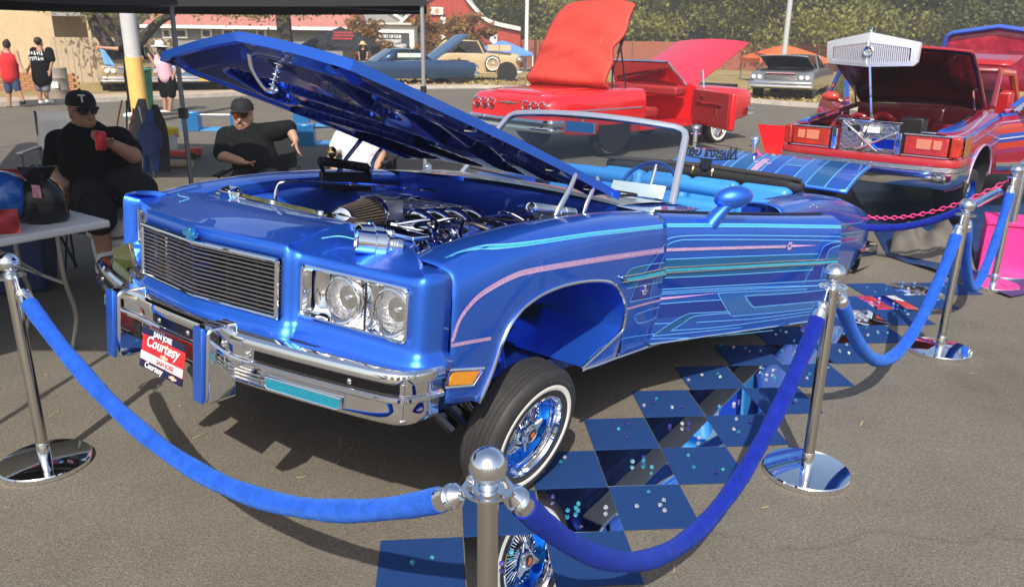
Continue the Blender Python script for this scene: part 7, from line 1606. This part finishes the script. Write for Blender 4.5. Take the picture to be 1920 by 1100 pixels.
# ---- standing figures in the distance
def stander(label, Y, P, shirt, short_m, skin, hatm=None, hat=None, face=Vector((0, 1, 0)), sleeve=.5, short_len=.85, long=False, hairm=HAIR, shoes=None, bulk=1.):
    """P: dict of pixel joints"""
    g0 = J(*P['hip'], Y); root = thing('person', label, 'person', (g0.x, g0.y, 0)); O = Vector((g0.x, g0.y, 0)); g = lambda k, dy=0: J(*P[k], Y + dy) - O
    b = MB(); hc = g('head'); L, M3 = head(b, hc, face, 1.05); nk = hc + Vector((0, 0, -.17)); hp = g('hip'); ch = nk.lerp(hp, .42)
    right = face.cross(Vector((0, 0, 1))).normalized(); sl, sr = g('sl', .02), g('sr', .02)
    cap(b, hc + Vector((0, 0, -.06)), nk, .06, .07); cap(b, nk, ch, .08, .145); cap(b, ch, hp, .15, .15)
    for s_, e_, w_ in (('sl', 'el', 'wl'), ('sr', 'er', 'wr')):
        a_, m_, z_ = g(s_, .02), g(e_, -.05), g(w_, -.08); cap(b, a_, m_, .055, .045); cap(b, m_, z_, .042, .030); hand(b, z_, (z_ - m_) if (z_ - m_).length > .01 else Vector((0, 0, -1)), Vector((0, -1, 0)), .4)
    for h_, k_, a_ in (('hl', 'kl', 'al'), ('hr', 'kr', 'ar')):
        H_, K_, A_ = g(h_), g(k_), g(a_); cap(b, H_, K_, .095, .07); cap(b, K_, A_, .065, .042); cap(b, A_, A_ + Vector((face.x * .14, face.y * .14, -.04)), .042, .036)
    fuse('body', b, skin, root, .013, 3)
    b = MB(); sh_lo = hp + Vector((0, 0, -.10 if bulk > 1.1 else 0)); cap(b, nk + Vector((0, 0, -.04)), ch, .085, .17 * bulk); cap(b, ch, sh_lo, .175 * bulk, .17 * bulk)
    if sleeve:
        for s_, e_ in (('sl', 'el'), ('sr', 'er')): cap(b, g(s_, .02), g(s_, .02).lerp(g(e_, -.05), sleeve), .075 * bulk, .07 * bulk)
    shirt_o = fuse('shirt', b, shirt, root, .014, 3)
    b = MB(); cap(b, g('hl'), g('hr'), .125, .125)
    for h_, k_, a_ in (('hl', 'kl', 'al'), ('hr', 'kr', 'ar')):
        H_, K_, A_ = g(h_), g(k_), g(a_)
        if short_len <= 1: cap(b, H_, H_.lerp(K_, short_len), .125, .105)
        else: cap(b, H_, K_, .12, .09); cap(b, K_, K_.lerp(A_, short_len - 1), .09, .08)
    fuse('trousers' if short_len > 1 else 'shorts', b, short_m, root, .014, 3)
    if shoes:
        for a_ in ('al', 'ar'): A_ = g(a_); b = MB(); cap(b, A_ + Vector((0, 0, -.02)), A_ + Vector((face.x * .16, face.y * .16, -.045)), .055, .048); fuse('shoe', b, shoes, root, .012, 3)
    b = MB(); b.sphere(L(0, -.03, .035), .103, 14, (.88, .95, .98), M3); b.build('hair', hairm, root)
    if hat == 'sun':
        b = MB(); b.lathe([(.21, .02), (.17, .045), (.11, .055), (.105, .10), (.09, .15), (.05, .17), (0, .172)], hc + Vector((0, 0, .02)), (0, .1, 1), 28); b.build('sun_hat', hatm, root, smooth=60, solid=.006)
        b = MB(); b.sphere(L(0, -.06, -.06), .11, 14, (1.1, .7, 1.5), M3); b.build('long_hair', HAIR, root)
    if hat == 'bun':
        b = MB(); b.sphere(L(0, -.08, .10), .055, 12); b.build('hair_bun', HAIR, root)
    return root, g, shirt_o, L
DENIM = mat('denim', (.035, .06, .13), .9, noise=.2, nscale=10); REDC = mat('red_cotton', (.55, .02, .025), .9, bump=.3, bscale=10); PINKC = mat('pink_cotton', (.72, .40, .46), .9, bump=.3, bscale=10); GREYC = mat('grey_shorts', (.20, .20, .25), .9); STRAWH = mat('straw_hat', (.62, .46, .22), .8); WHAT = mat('white_hat', (.78, .76, .72), .8)
r_, g, sh_o, L = stander('person in red tank top and denim capris walking by the planter wall', 20.0, dict(head=(12, 86), hip=(18, 135), sl=(2, 98), sr=(30, 98), el=(-4, 116), er=(36, 118), wl=(2, 130), wr=(42, 128), hl=(12, 138), hr=(24, 138), kl=(16, 168), kr=(32, 165), al=(18, 200), ar=(44, 190)), REDC, DENIM, SKIN, None, 'bun', Vector((-.75, .65, 0)), 0, 1.1, shoes=BLACK, bulk=1.2)
r_, g, sh_o, L = stander('person in black t-shirt and grey shorts walking away by the barrel', 20.6, dict(head=(73, 80), hip=(78, 140), sl=(64, 96), sr=(92, 96), el=(60, 114), er=(98, 116), wl=(54, 128), wr=(94, 132), hl=(73, 142), hr=(85, 142), kl=(74, 166), kr=(86, 168), al=(76, 190), ar=(88, 188)), BLK, GREYC, SKIN, None, None, Vector((.2, .98, 0)), .75, .95, shoes=WHITEP, bulk=1.35)
scribble('shirt_lettering', .34, .26, WHITEP, sh_o, frame(g('hip') + Vector((.08, -.262, .46)), (1, .12, 0), (0, 0, 1)), 5, 2)
r_, g, sh_o, L = stander('person in white sun hat, pink shirt and black shorts', 19.4, dict(head=(300, 92), hip=(312, 145), sl=(296, 108), sr=(326, 108), el=(292, 124), er=(332, 124), wl=(284, 112), wr=(326, 140), hl=(306, 148), hr=(320, 148), kl=(308, 178), kr=(322, 178), al=(310, 208), ar=(318, 210)), PINKC, BLK, SKIN, WHAT, 'sun', Vector((-.85, .3, 0)), .7, .95, shoes=WHITEP)
r_, g, sh_o, L = stander('person in black behind the yellow post holding out a blue cloth', 17.6, dict(head=(246, 74), hip=(248, 140), sl=(238, 92), sr=(262, 92), el=(216, 92), er=(266, 112), wl=(193, 90), wr=(262, 130), hl=(243, 142), hr=(255, 142), kl=(246, 178), kr=(256, 178), al=(247, 212), ar=(254, 212)), BLK, BLK, SKIN, None, None, Vector((-.6, -.7, 0)), .5, 1.9, shoes=WHITEP)
b = MB(); c0 = J(190, 92, 17.5); b.grid(lambda u, v: c0 + Vector((.10 * (u - .3) + .16 * v * (.3 + u), .03 * math.sin(6 * u), -.34 * v - .03 * u)), lin(0, 1, 8), lin(0, 1, 8)); tag(b.build('blue_cloth', mat('blue_cloth', (.16, .36, .62), .9), solid=.004), 'blue cloth hanging from the outstretched hand', 'cloth')
# far person in a straw hat by the blue coupe
stander('distant person in a straw hat behind the blue coupe', 36.5, dict(head=(680, 86), hip=(681, 110), sl=(675, 92), sr=(687, 92), el=(673, 100), er=(689, 100), wl=(674, 108), wr=(688, 108), hl=(678, 111), hr=(684, 111), kl=(678, 126), kr=(684, 126), al=(678, 140), ar=(684, 140)), BLK, BLK, SKIN, STRAWH, 'sun', Vector((1, -.3, 0)), .5, 1.9)
# ================================================================== TABLE AND THE THINGS AROUND IT
C1 = gnd(207, 413, .74); dA = (gnd(0, 449, .74) - C1); dA.z = 0; dA.normalize(); dB = Vector((-dA.y, dA.x, 0)); dB = dB if dB.dot(gnd(128, 381, .74) - C1) > 0 else -dB
tb = thing('folding_table', 'white plastic folding table in the shade of the canopy', 'table', M=Matrix.Translation((C1.x, C1.y, 0)))
T2 = Matrix(((dA.x, dB.x, 0, 0), (dA.y, dB.y, 0, 0), (0, 0, 1, 0), (0, 0, 0, 1)))
PLW = mat('table_plastic', (.55, .56, .56), .5, noise=.05, nscale=5)
def tbuild(b, nm, m, **k):
    b.xf(T2); b.f = [f[::-1] for f in b.f] if T2.determinant() < 0 else b.f; return b.build(nm, m, tb, **k)
b = MB(); b.box((.915, .38, .72), (1.83, .76, .045)); tbuild(b, 'table_top', PLW, bevel=.014, seg=3)
LG_ = mat('table_steel', (.30, .29, .27), .35, .8)
for x in (.26, 1.57):
    for y in (.10, .66):
        b = MB(); b.tube(smooth_path([(x, y, .70), (x, y, .42), (x - .03 + .06 * (x > 1), y, .20), (x + .02, y, .0)], 4), .0135, 8); tbuild(b, 'leg', LG_)
    b = MB(); b.tube([(x, .10, .40), (x, .66, .40)], .011, 8); b.tube([(x, .38, .40), (x + (.3 if x < 1 else -.3), .38, .69)], .010, 8); tbuild(b, 'leg_brace', LG_)
def onT(px, py): return gnd(px, py, .743)
p = onT(85, 415); bag = thing('trash_bag', 'black plastic bag of leftovers standing on the folding table', 'bag', (p.x, p.y, .7425)); b = MB(); rs = random.Random(2); R_ = []
for i, (r, z) in enumerate(((.10, 0), (.125, .02), (.13, .10), (.125, .17), (.10, .21), (.06, .245), (.075, .27), (.10, .30), (.02, .29))): R_.append([Vector((r * math.cos(a) * (1 + .10 * math.sin(3 * a + i) + rs.uniform(-.04, .04)), r * .8 * math.sin(a) * (1 + rs.uniform(-.06, .06)), z + (.02 * math.sin(4 * a) if i > 5 else 0))) for a in lin(0, 2 * PI, 25)[:-1]])
b.rings(R_); b.build('bag_body', mat('black_poly', (.010, .010, .012), .22, bump=.8, bscale=16), bag, smooth=40)
b = MB(); b.grid(lambda u, v: Vector((.05 + .06 * u, -.115 - .01 * math.sin(3 * u), .16 + .07 * v)), lin(-.5, .5, 5), lin(0, 1, 4)); b.build('bag_label', mat('pink_print', (.55, .25, .32), .5, noise=.6, nscale=25), bag)
p = onT(14, 418); bl_ = thing('balloon', 'shiny blue round balloon lying on the folding table', 'balloon', (p.x, p.y, .742)); b = MB(); b.sphere((0, 0, .148), .148, 36); b.build('ball', mat('balloon_blue', (.01, .10, .42), .08, coat=1), bl_); b = MB(); b.lathe([(.004, 0), (.008, .012), (.016, .022), (0, .02)], (.06, .10, .018), (.3, .6, -.2), 12); b.build('knot', mat('balloon_blue', ()), bl_)
CH_ = mat('foil_bag_red', (.35, .03, .03), .3, .3, bump=.7, bscale=18, noise=.5, nscale=14)
for px, py, h, lb in ((-5, 440, .13, 'red foil snack bag lying in front of the blue balloon'), (24, 392, .24, 'red foil snack bag standing behind the blue balloon')):
    p = onT(px, py); b = MB(); b.grid(lambda u, v: Vector((.11 * (u - .5) * 2, .045 * math.sin(PI * u) * math.sin(PI * v) - .0, h * v)), lin(0, 1, 10), lin(0, 1, 8)); b.grid(lambda u, v: Vector((.11 * (u - .5) * 2, .012 - .045 * math.sin(PI * u) * math.sin(PI * v) - .01, h * v)), lin(0, 1, 10), lin(0, 1, 8)); o = b.build('snack_bag', CH_, smooth=60); o.location = (p.x, p.y, .744); o.rotation_euler = (-.15, 0, .4); tag(o, lb, 'snack bag')
# white cooler beside the car nose, blue tub under the table
p = gnd(226, 560); co = thing('cooler', 'white plastic cooler standing between the table and the car nose', 'cooler', (p.x - .05, p.y + .30, 0), .5); WP = mat('cooler_white', (.62, .63, .62), .45)
b = MB(); b.rings([[Vector((sx * .23 * k, sy * .29 * k, z)) for sx, sy in ((-1, -1), (1, -1), (1, 1), (-1, 1))] for z, k in ((0, .86), (.12, .90), (.42, 1.0))]); b.build('tub', WP, co, bevel=.04, seg=3); b = MB(); b.box((0, 0, .50), (.50, .62, .13)); b.build('lid', WP, co, bevel=.05, seg=4); b = MB(); b.box((0, -.30, .36), (.16, .03, .05)); b.build('handle', WP, co, bevel=.008); b = MB(); b.box((0, -.303, .22), (.22, .012, .12)); b.build('recess', mat('recess_grey', (.3, .3, .31), .6), co, bevel=.004)
p = gnd(20, 560); tu = thing('storage_tub', 'dark blue plastic tub on the ground under the folding table', 'tub', (p.x - .1, p.y + .25, 0), .3); b = MB(); b.rings([[Vector((sx * .27 * k, sy * .20 * k, z)) for sx, sy in ((-1, -1), (1, -1), (1, 1), (-1, 1))] for z, k in ((0, .85), (.40, 1.0))]); b.build('tub', mat('tub_blue', (.012, .03, .12), .5), tu, bevel=.03); b = MB(); b.box((0, 0, .415), (.58, .44, .03)); b.build('rim', mat('tub_rim', (.45, .46, .48), .5), tu, bevel=.008)
# camp chairs
CHB = mat('chair_black', (.014, .014, .016), .8)
def camp_chair(label, c, rz, m=CHB):
    t = thing('camp_chair', label, 'chair', (c[0], c[1], 0), rz, 'camp chairs by the cars')
    for x in (-.28, .28):
        b = MB(); b.tube([(x, -.28, 0), (x, .22, .42)], .010, 6); b.build('leg', DARKMETAL, t); b = MB(); b.tube([(x, .28, 0), (x, -.24, .42)], .010, 6); b.tube([(x, .22, .0), (x * 1.02, .30, .98)], .010, 6); b.build('leg', DARKMETAL, t)
        b = MB(); b.box((x * 1.05, .0, .60), (.07, .52, .022)); b.build('armrest', m, t, bevel=.008); b = MB(); b.tube([(x, -.24, .42), (x * 1.03, -.22, .60)], .010, 6); b.build('arm_post', DARKMETAL, t)
    b = MB(); b.grid(lambda u, v: Vector((u * .28, lerp(-.25, .24, v), .42 - .05 * math.sin(PI * (u + 1) / 2))), lin(-1, 1, 8), lin(0, 1, 6)); b.build('seat', m, t, smooth=60, solid=.008); b = MB(); b.grid(lambda u, v: Vector((u * .29, lerp(.22, .31, v) + .04 * math.sin(PI * (u + 1) / 2), lerp(.42, .97, v))), lin(-1, 1, 8), lin(0, 1, 6)); b.build('backrest', m, t, smooth=60, solid=.008); return t
p = J(175, 330, 5.8); camp_chair('black folding chair under the seated man with the can', (p.x, p.y + .05), .35); p = J(482, 330, 7.05); camp_chair('black folding chair under the man in orange sunglasses', (p.x, p.y + .05), 0.05); p = J(678, 318, 7.95); camp_chair('black folding chair under the person in white', (p.x, p.y + .05), -.1)
p = J(118, 320, 8.3); camp_chair('grey and black folding chair standing empty behind the seated man', (p.x, p.y), .2, mat('chair_grey', (.10, .10, .11), .7))
# bundle of folded chairs and bags leaning at the yellow post
p = gnd(272, 330); bx_ = thing('chair_bundle', 'bundle of folded blue and grey chairs leaning by the yellow post', 'chairs', (p.x, p.y, 0)); cols = [mat('navy_canvas', (.02, .04, .14), .8), mat('grey_canvas', (.14, .14, .17), .8), mat('blue_canvas2', (.03, .08, .3), .8), mat('dark_canvas', (.02, .02, .025), .8)]
def sack(nm, c, r, h, m, lean=(0, 0), seed=0):
    rs = random.Random(seed); b = MB(); R_ = []
    for i, t in enumerate(lin(0, 1, 9)):
        rr_ = r * (.75 + .5 * math.sin(PI * min(1, t * 1.05)) ** .7) * (1 - .45 * max(0, t - .7) / .3)
        R_.append([Vector((c[0] + lean[0] * t + rr_ * math.cos(a) * (1 + .12 * math.sin(3 * a + 5 * t + seed)), c[1] + lean[1] * t + rr_ * .7 * math.sin(a) * (1 + .1 * math.sin(4 * a - 6 * t)), c[2] + h * t)) for a in lin(0, 2 * PI, 21)[:-1]])
    b.rings(R_); return b.build(nm, m, bx_, smooth=50)
sack('folded_seat', (-.10, .05, .06), .11, .92, cols[1], (.14, .05), 1); sack('folded_seat', (.10, .02, .05), .10, .80, cols[2], (.05, .04), 2); sack('folded_seat', (.24, .06, .05), .09, .86, cols[3], (-.04, .03), 3)
sack('bag_pouch', (.17, -.14, .30), .13, .42, cols[0], (.02, .02), 4); sack('bag_pouch', (-.06, -.12, .0), .10, .45, cols[2], (.03, .03), 5)
for k, (x, dx, h) in enumerate(((-.16, .10, .98), (.04, .06, .72), (.20, -.12, .90))):
    b = MB(); b.tube([(x, -.16, 0), (x + dx, -.10, h)], .010, 6); b.build('chair_pole', STEEL if k else DARKMETAL, bx_)
b = MB(); b.tube(smooth_path([(-.12, -.10, .98), (-.20, -.16, .62), (-.10, -.20, .45), (.0, -.18, .62), (.02, -.12, .88)], 6), .018, 6, flat=.4); b.build('orange_strap', mat('strap_orange', (.6, .12, .05), .7, noise=.7, nscale=22), bx_)
p = gnd(318, 285); bk = thing('bucket', 'white bucket draped with a yellow cloth behind the car', 'bucket', (p.x, p.y, 0)); b = MB(); b.lathe([(.12, 0), (.15, .34), (.155, .35), (.145, .35), (.115, .02), (0, .02)], n=24); b.build('pail', WHITEP, bk); b = MB(); b.grid(lambda u, v: Vector((.17 * math.cos(u), .17 * math.sin(u), .37 - .12 * v * (1 + .4 * math.sin(3 * u)))), lin(0, 2 * PI, 28), lin(0, 1, 4)); b.lathe([(.17, .37), (.1, .39), (0, .395)], n=28); b.build('yellow_cloth', mat('yellow_cloth', (.75, .55, .03), .9), bk)
p = gnd(335, 297); jk = thing('floor_jack', 'red steel floor jack lying on the asphalt behind the car', 'jack', (p.x, p.y, 0), .15); b = MB(); b.box((0, 0, .08), (.62, .26, .07)); b.box((.25, 0, .13), (.2, .2, .06)); b.build('jack_body', mat('jack_red', (.55, .05, .03), .5), jk, bevel=.015); b = MB(); b.tube([(-.3, 0, .12), (-.75, .1, .35)], .016, 8); b.build('jack_handle', DARKMETAL, jk)
for x in (-.25, .25):
    for y in (-.15, .15): b = MB(); b.lathe([(0, -.02), (.05, -.02), (.05, .02), (0, .02)], (x, y, .05), (0, 1, 0), 14); b.build('castor', BLACK, jk)
p = gnd(300, 312); b = MB(); b.tube([p + Vector((-.45, 0, .06)), p + Vector((.5, -.1, .06))], .055, 14); tag(b.build('cardboard_tube', mat('cardboard', (.5, .38, .25), .9)), 'cardboard tube lying beside the red floor jack', 'tube')
# steel barrel by the kerb
p = gnd(112, 190); br = thing('steel_barrel', 'weathered grey barrel standing at the kerb', 'barrel', (p.x, p.y, 0)); b = MB(); b.lathe([(.27, 0), (.29, .02), (.285, .3), (.297, .32), (.285, .34), (.285, .60), (.297, .62), (.285, .64), (.29, .88), (.28, .89), (.27, .86), (0, .86)], n=32); b.build('drum', mat('barrel_grey', (.26, .22, .18), .7, noise=.2, nscale=5), br); b = MB(); b.box((.10, -.285, .45), (.18, .01, .16)); b.build('barrel_label', WHITEP, br)
p = gnd(286, 205); bn = thing('recycling_bin', 'green plastic bin beside the yellow post', 'bin', (p.x, p.y - .5, 0)); b = MB(); b.rings([[Vector((sx * .21 * k, sy * .26 * k, z)) for sx, sy in ((-1, -1), (1, -1), (1, 1), (-1, 1))] for z, k in ((.05, .85), (.92, 1.0))]); b.build('bin_body', mat('bin_green', (.05, .32, .16), .6), bn, bevel=.03); b = MB(); b.box((0, 0, .96), (.46, .56, .06)); b.build('bin_lid', mat('bin_green', ()), bn, bevel=.02)
# blue display kerb pieces with chrome rails lying on the lot
BM_ = mat('display_blue', (.05, .30, .62), .5); CUBE = mat('glitter_blue', (.03, .22, .55), .2, .5, noise=.6, nscale=60)
def display(label, x0, x1, yb, par=None):
    A_, B_ = gnd(x0, yb), gnd(x1, yb); t = thing('display_border', label, 'display', tuple(A_), math.atan2(B_.y - A_.y, B_.x - A_.x), 'blue display borders on the asphalt'); L_ = (B_ - A_).length
    b = MB(); b.box((L_ / 2, .3, .012), (L_, .55, .02)); b.build('mat', BM_, t)
    for x in (0, L_):
        b = MB(); b.box((x, .12, .18), (.32, .32, .36)); b.build('glitter_cube', CUBE, t, bevel=.01)
    b = MB(); b.tube([(0, .12, .30), (L_, .12, .30)], .018, 8); b.build('rail', CHROME, t)
display('blue display border with chrome rail beside the canopy leg', 358, 450, 246); display('blue display border with glitter cubes behind the seated man', 572, 660, 274); display('blue display border in the canopy shade farther back', 566, 640, 238)
# red ramp pieces on the ground near the red convertible
p = gnd(795, 287); b = MB(); b.box((0, 0, .03), (.75, .14, .05)); o = b.build('red_bar', mat('bar_red', (.6, .05, .03), .5), bevel=.008); o.location = (p.x, p.y, 0.002); o.rotation_euler = (0, 0, -.1); tag(o, 'red bar lying on the asphalt behind the blue windshield', 'bar')
# ================================================================== BY THE STRIPED CAR
def fold_sheet(name, poly, m, label, cat, z=.006, amp=.012, seed=1):
    rs = random.Random(seed); A_, B_, C_, D_ = (Vector((*q, 0)) for q in poly); b = MB(); ph = [rs.uniform(0, 6) for _ in range(6)]
    def f(u, v): q = A_.lerp(B_, u).lerp(D_.lerp(C_, u), v); n_ = amp * (math.sin(q.x * 5 + q.y * 3 + ph[0]) + math.sin(q.x * 9 - q.y * 7 + ph[1]) + .6 * math.sin(q.x * 17 + q.y * 13 + ph[2])); return q + Vector((0, 0, z + abs(n_)))
    b.grid(f, lin(0, 1, 40), lin(0, 1, 40)); o = b.build(name, m, smooth=60); tag(o, label, cat); return o
fold_sheet('tarp', [tuple(gnd(1664, 482).xy), tuple(gnd(1895, 560).xy), (9.2, 8.3), (4.6, 10.8)], mat('tarp_blue', (.010, .035, .115), .45, noise=.3, nscale=4), 'dark blue tarp spread under the striped car', 'tarp')
p = gnd(1750, 470); b = MB(); rs = random.Random(6)
def heap(u, v):
    a, c = gnd(1668, 478).lerp(gnd(1830, 512), u), gnd(1672, 452).lerp(gnd(1800, 462), u); q = a.lerp(c, v); h = .30 * math.sin(PI * v) ** .7 * (.35 + .5 * math.sin(PI * u) ** .5 + .16 * math.sin(8 * u + 3 * v) + .10 * math.sin(17 * u - 5 * v)) + .02 * math.sin(23 * u + 9 * v); return Vector((q.x, q.y, max(.02, h)))
b.grid(heap, lin(0, 1, 36), lin(0, 1, 24)); tag(b.build('cover_cloth', mat('grey_cover', (.12, .105, .09), .9, noise=.25, nscale=6, bump=.5, bscale=14), smooth=60), 'grey crumpled cover cloth heaped in front of the striped car wheel', 'cloth')
A_, B_ = gnd(1830, 512), gnd(1925, 524); pk = thing('pink_box', 'bright pink lidded box standing on the tarp edge', 'box', tuple(A_), math.atan2(B_.y - A_.y, B_.x - A_.x)); PK = mat('pink_box', (.78, .025, .22), .6); b = MB(); b.box((.27, .21, .205), (.52, .40, .41)); b.build('box_body', PK, pk, bevel=.006); b = MB(); b.box((.27, .21, .425), (.545, .425, .03)); b.build('box_lid', PK, pk, bevel=.006)
# pink chain and dark rope from the far stanchion past the tail of the blue car
S5 = Vector((*ST['S5'], 0)); E_ = CM @ Vector((.9, 4.9, .62)); far = Vector((3.05, 8.0, .60))
P0, P1 = S5 + Vector((-.03, .03, .82)), Vector((*ST['S8'], .82))
ch = thing('pink_chain', 'pink plastic chain hung from the stanchion by the pink box', 'chain', tuple(P0)); N = 60; CP = mat('chain_pink', (.80, .06, .22), .4); q = MB(); q.tube([Vector((.026 * math.cos(a) * (1 if abs(math.cos(a)) < .8 else .92), .014 * math.sin(a), 0)) for a in lin(0, 2 * PI, 17)[:-1]], .0055, 6, closed=True); lk = None
for i in range(N):
    u = (i + .5) / N; c = P0.lerp(P1, u) + Vector((0, 0, -.46 * 4 * u * (1 - u))); d = (P1 - P0) + Vector((0, 0, -.46 * 4 * (1 - 2 * u))); o = None
    if lk is None: lk = q.build('chain_link', CP, ch); o = lk
    else: o = lk.copy(); COL.objects.link(o)
    rot = d.to_track_quat('X', 'Z') @ Quaternion((1, 0, 0), PI / 2 * (i % 2)); o.rotation_mode = 'QUATERNION'; o.rotation_quaternion = rot; o.location = c - P0; L_ = d.length / N; o.scale = (L_ / .046, 1, 1)
b = MB(); P2 = S5 + Vector((-.06, .05, .74)); P3 = Vector((*ST['S8'], .76)); pts = [P2.lerp(P3, u) + Vector((0, 0, -.48 * 4 * u * (1 - u))) for u in lin(0, 1, 30)]; vr = thing('velvet_rope', 'deep blue velvet rope hung beneath the pink chain', 'rope', tuple(P2), 0, 'velvet ropes between the stanchions'); b.tube([q - P2 for q in pts], .030, 16); b.build('velvet', VELVET_D, vr); b = MB(); b.tube([pts[0] - P2, pts[2] - P2], .033, 16); b.build('end_cap', CHROME, vr)
# club plaque standing on the folded top of the blue car
plq = thing('club_plaque', 'dark metal club plaque with mirrored script above the folded soft top', 'plaque', M=CM); PM2 = mat('plaque_metal', (.06, .07, .09), .3, .8)
pc = lp(1322, 284, y=3.02); text_mesh('plaque_lettering', 'Nuestra Gente', .125, PM2, plq, frame((pc.x + .02, 3.02, pc.z), (-1, 0, 0), (0, .15, 1)), .004, .15, sx=.62, bold=.003)
b = MB(); b.tube([(pc.x + .02 + .24 * u, 3.02, pc.z - .055 + .03 * u * u) for u in lin(-1, 1, 13)], .006, 6); b.tube([(pc.x + .02 + .26 * u, 3.02, pc.z + .06 - .02 * u * u) for u in lin(-1, 1, 13)], .003, 6); b.prism([(pc.x + .02 + x, 3.015, pc.z + z) for x, z in ((-.05, -.06), (.05, -.06), (.025, -.13), (-.025, -.13))], (0, 0, 0), (0, .01, 0)); b.build('plaque_bar', PM2, plq)
# ================================================================== THE LOT BEHIND THE PHOTOGRAPHER (out of view; trees added for paint and chrome to reflect)
for k, (x, y, lm, lb) in enumerate(((-24, -34, LM_, 'added unseen broad tree behind the photographer at the row end by the canopies'), (-12, -40, LG, 'added unseen olive tree behind the photographer beside the broad tree'), (0, -38, LD, 'added unseen dark tree straight behind the photographer'), (12, -40, LG, 'added unseen sunlit tree behind the photographer and the white canopies'), (24, -34, LM_, 'added unseen mid green tree behind the white canopies'), (36, -26, LD, 'added unseen dark tree at the far end of the row behind the photographer'))):
    blob_tree('broadleaf_tree', lb, (x, y, 0), 11, 4.6, 5.4, 2600, lm, BARK, 200 + k, .3, .34, clumps=26, squash=.95, grp='unseen trees added for reflections behind the photographer')
WCAN = mat('white_canvas', (.72, .73, .74), .7)
for x, y, lb in ((7.5, -7.0, 'white pop-up canopy on the lot nearest the striped car side'), (12.0, -5.0, 'white pop-up canopy at the outer end of the pair'), (-9.0, -9.0, 'white pop-up canopy standing alone on the table side of the lot')):
    canopy('canopy_tent', lb, [(x + 1.5, y - 1.5), (x - 1.5, y - 1.5), (x - 1.5, y + 1.5), (x + 1.5, y + 1.5)], 2.1, .25, 3.1, WCAN)
# ================================================================== HAZY AIR
hm = bpy.data.materials.new('haze'); hm.use_nodes = True; t = hm.node_tree; t.nodes.clear(); ou = t.nodes.new('ShaderNodeOutputMaterial'); pv = t.nodes.new('ShaderNodeVolumePrincipled')
pv.inputs['Color'].default_value = (.93, .95, 1, 1); pv.inputs['Density'].default_value = .0025; pv.inputs['Anisotropy'].default_value = .2; t.links.new(pv.outputs[0], ou.inputs['Volume'])
b = MB(); b.box((0, 35, 8), (262, 256, 18)); hz = b.build('haze', hm, smooth=0); struct(hz, 'stuff'); tag(hz, 'thin warm haze in the air over the whole lot', 'haze')
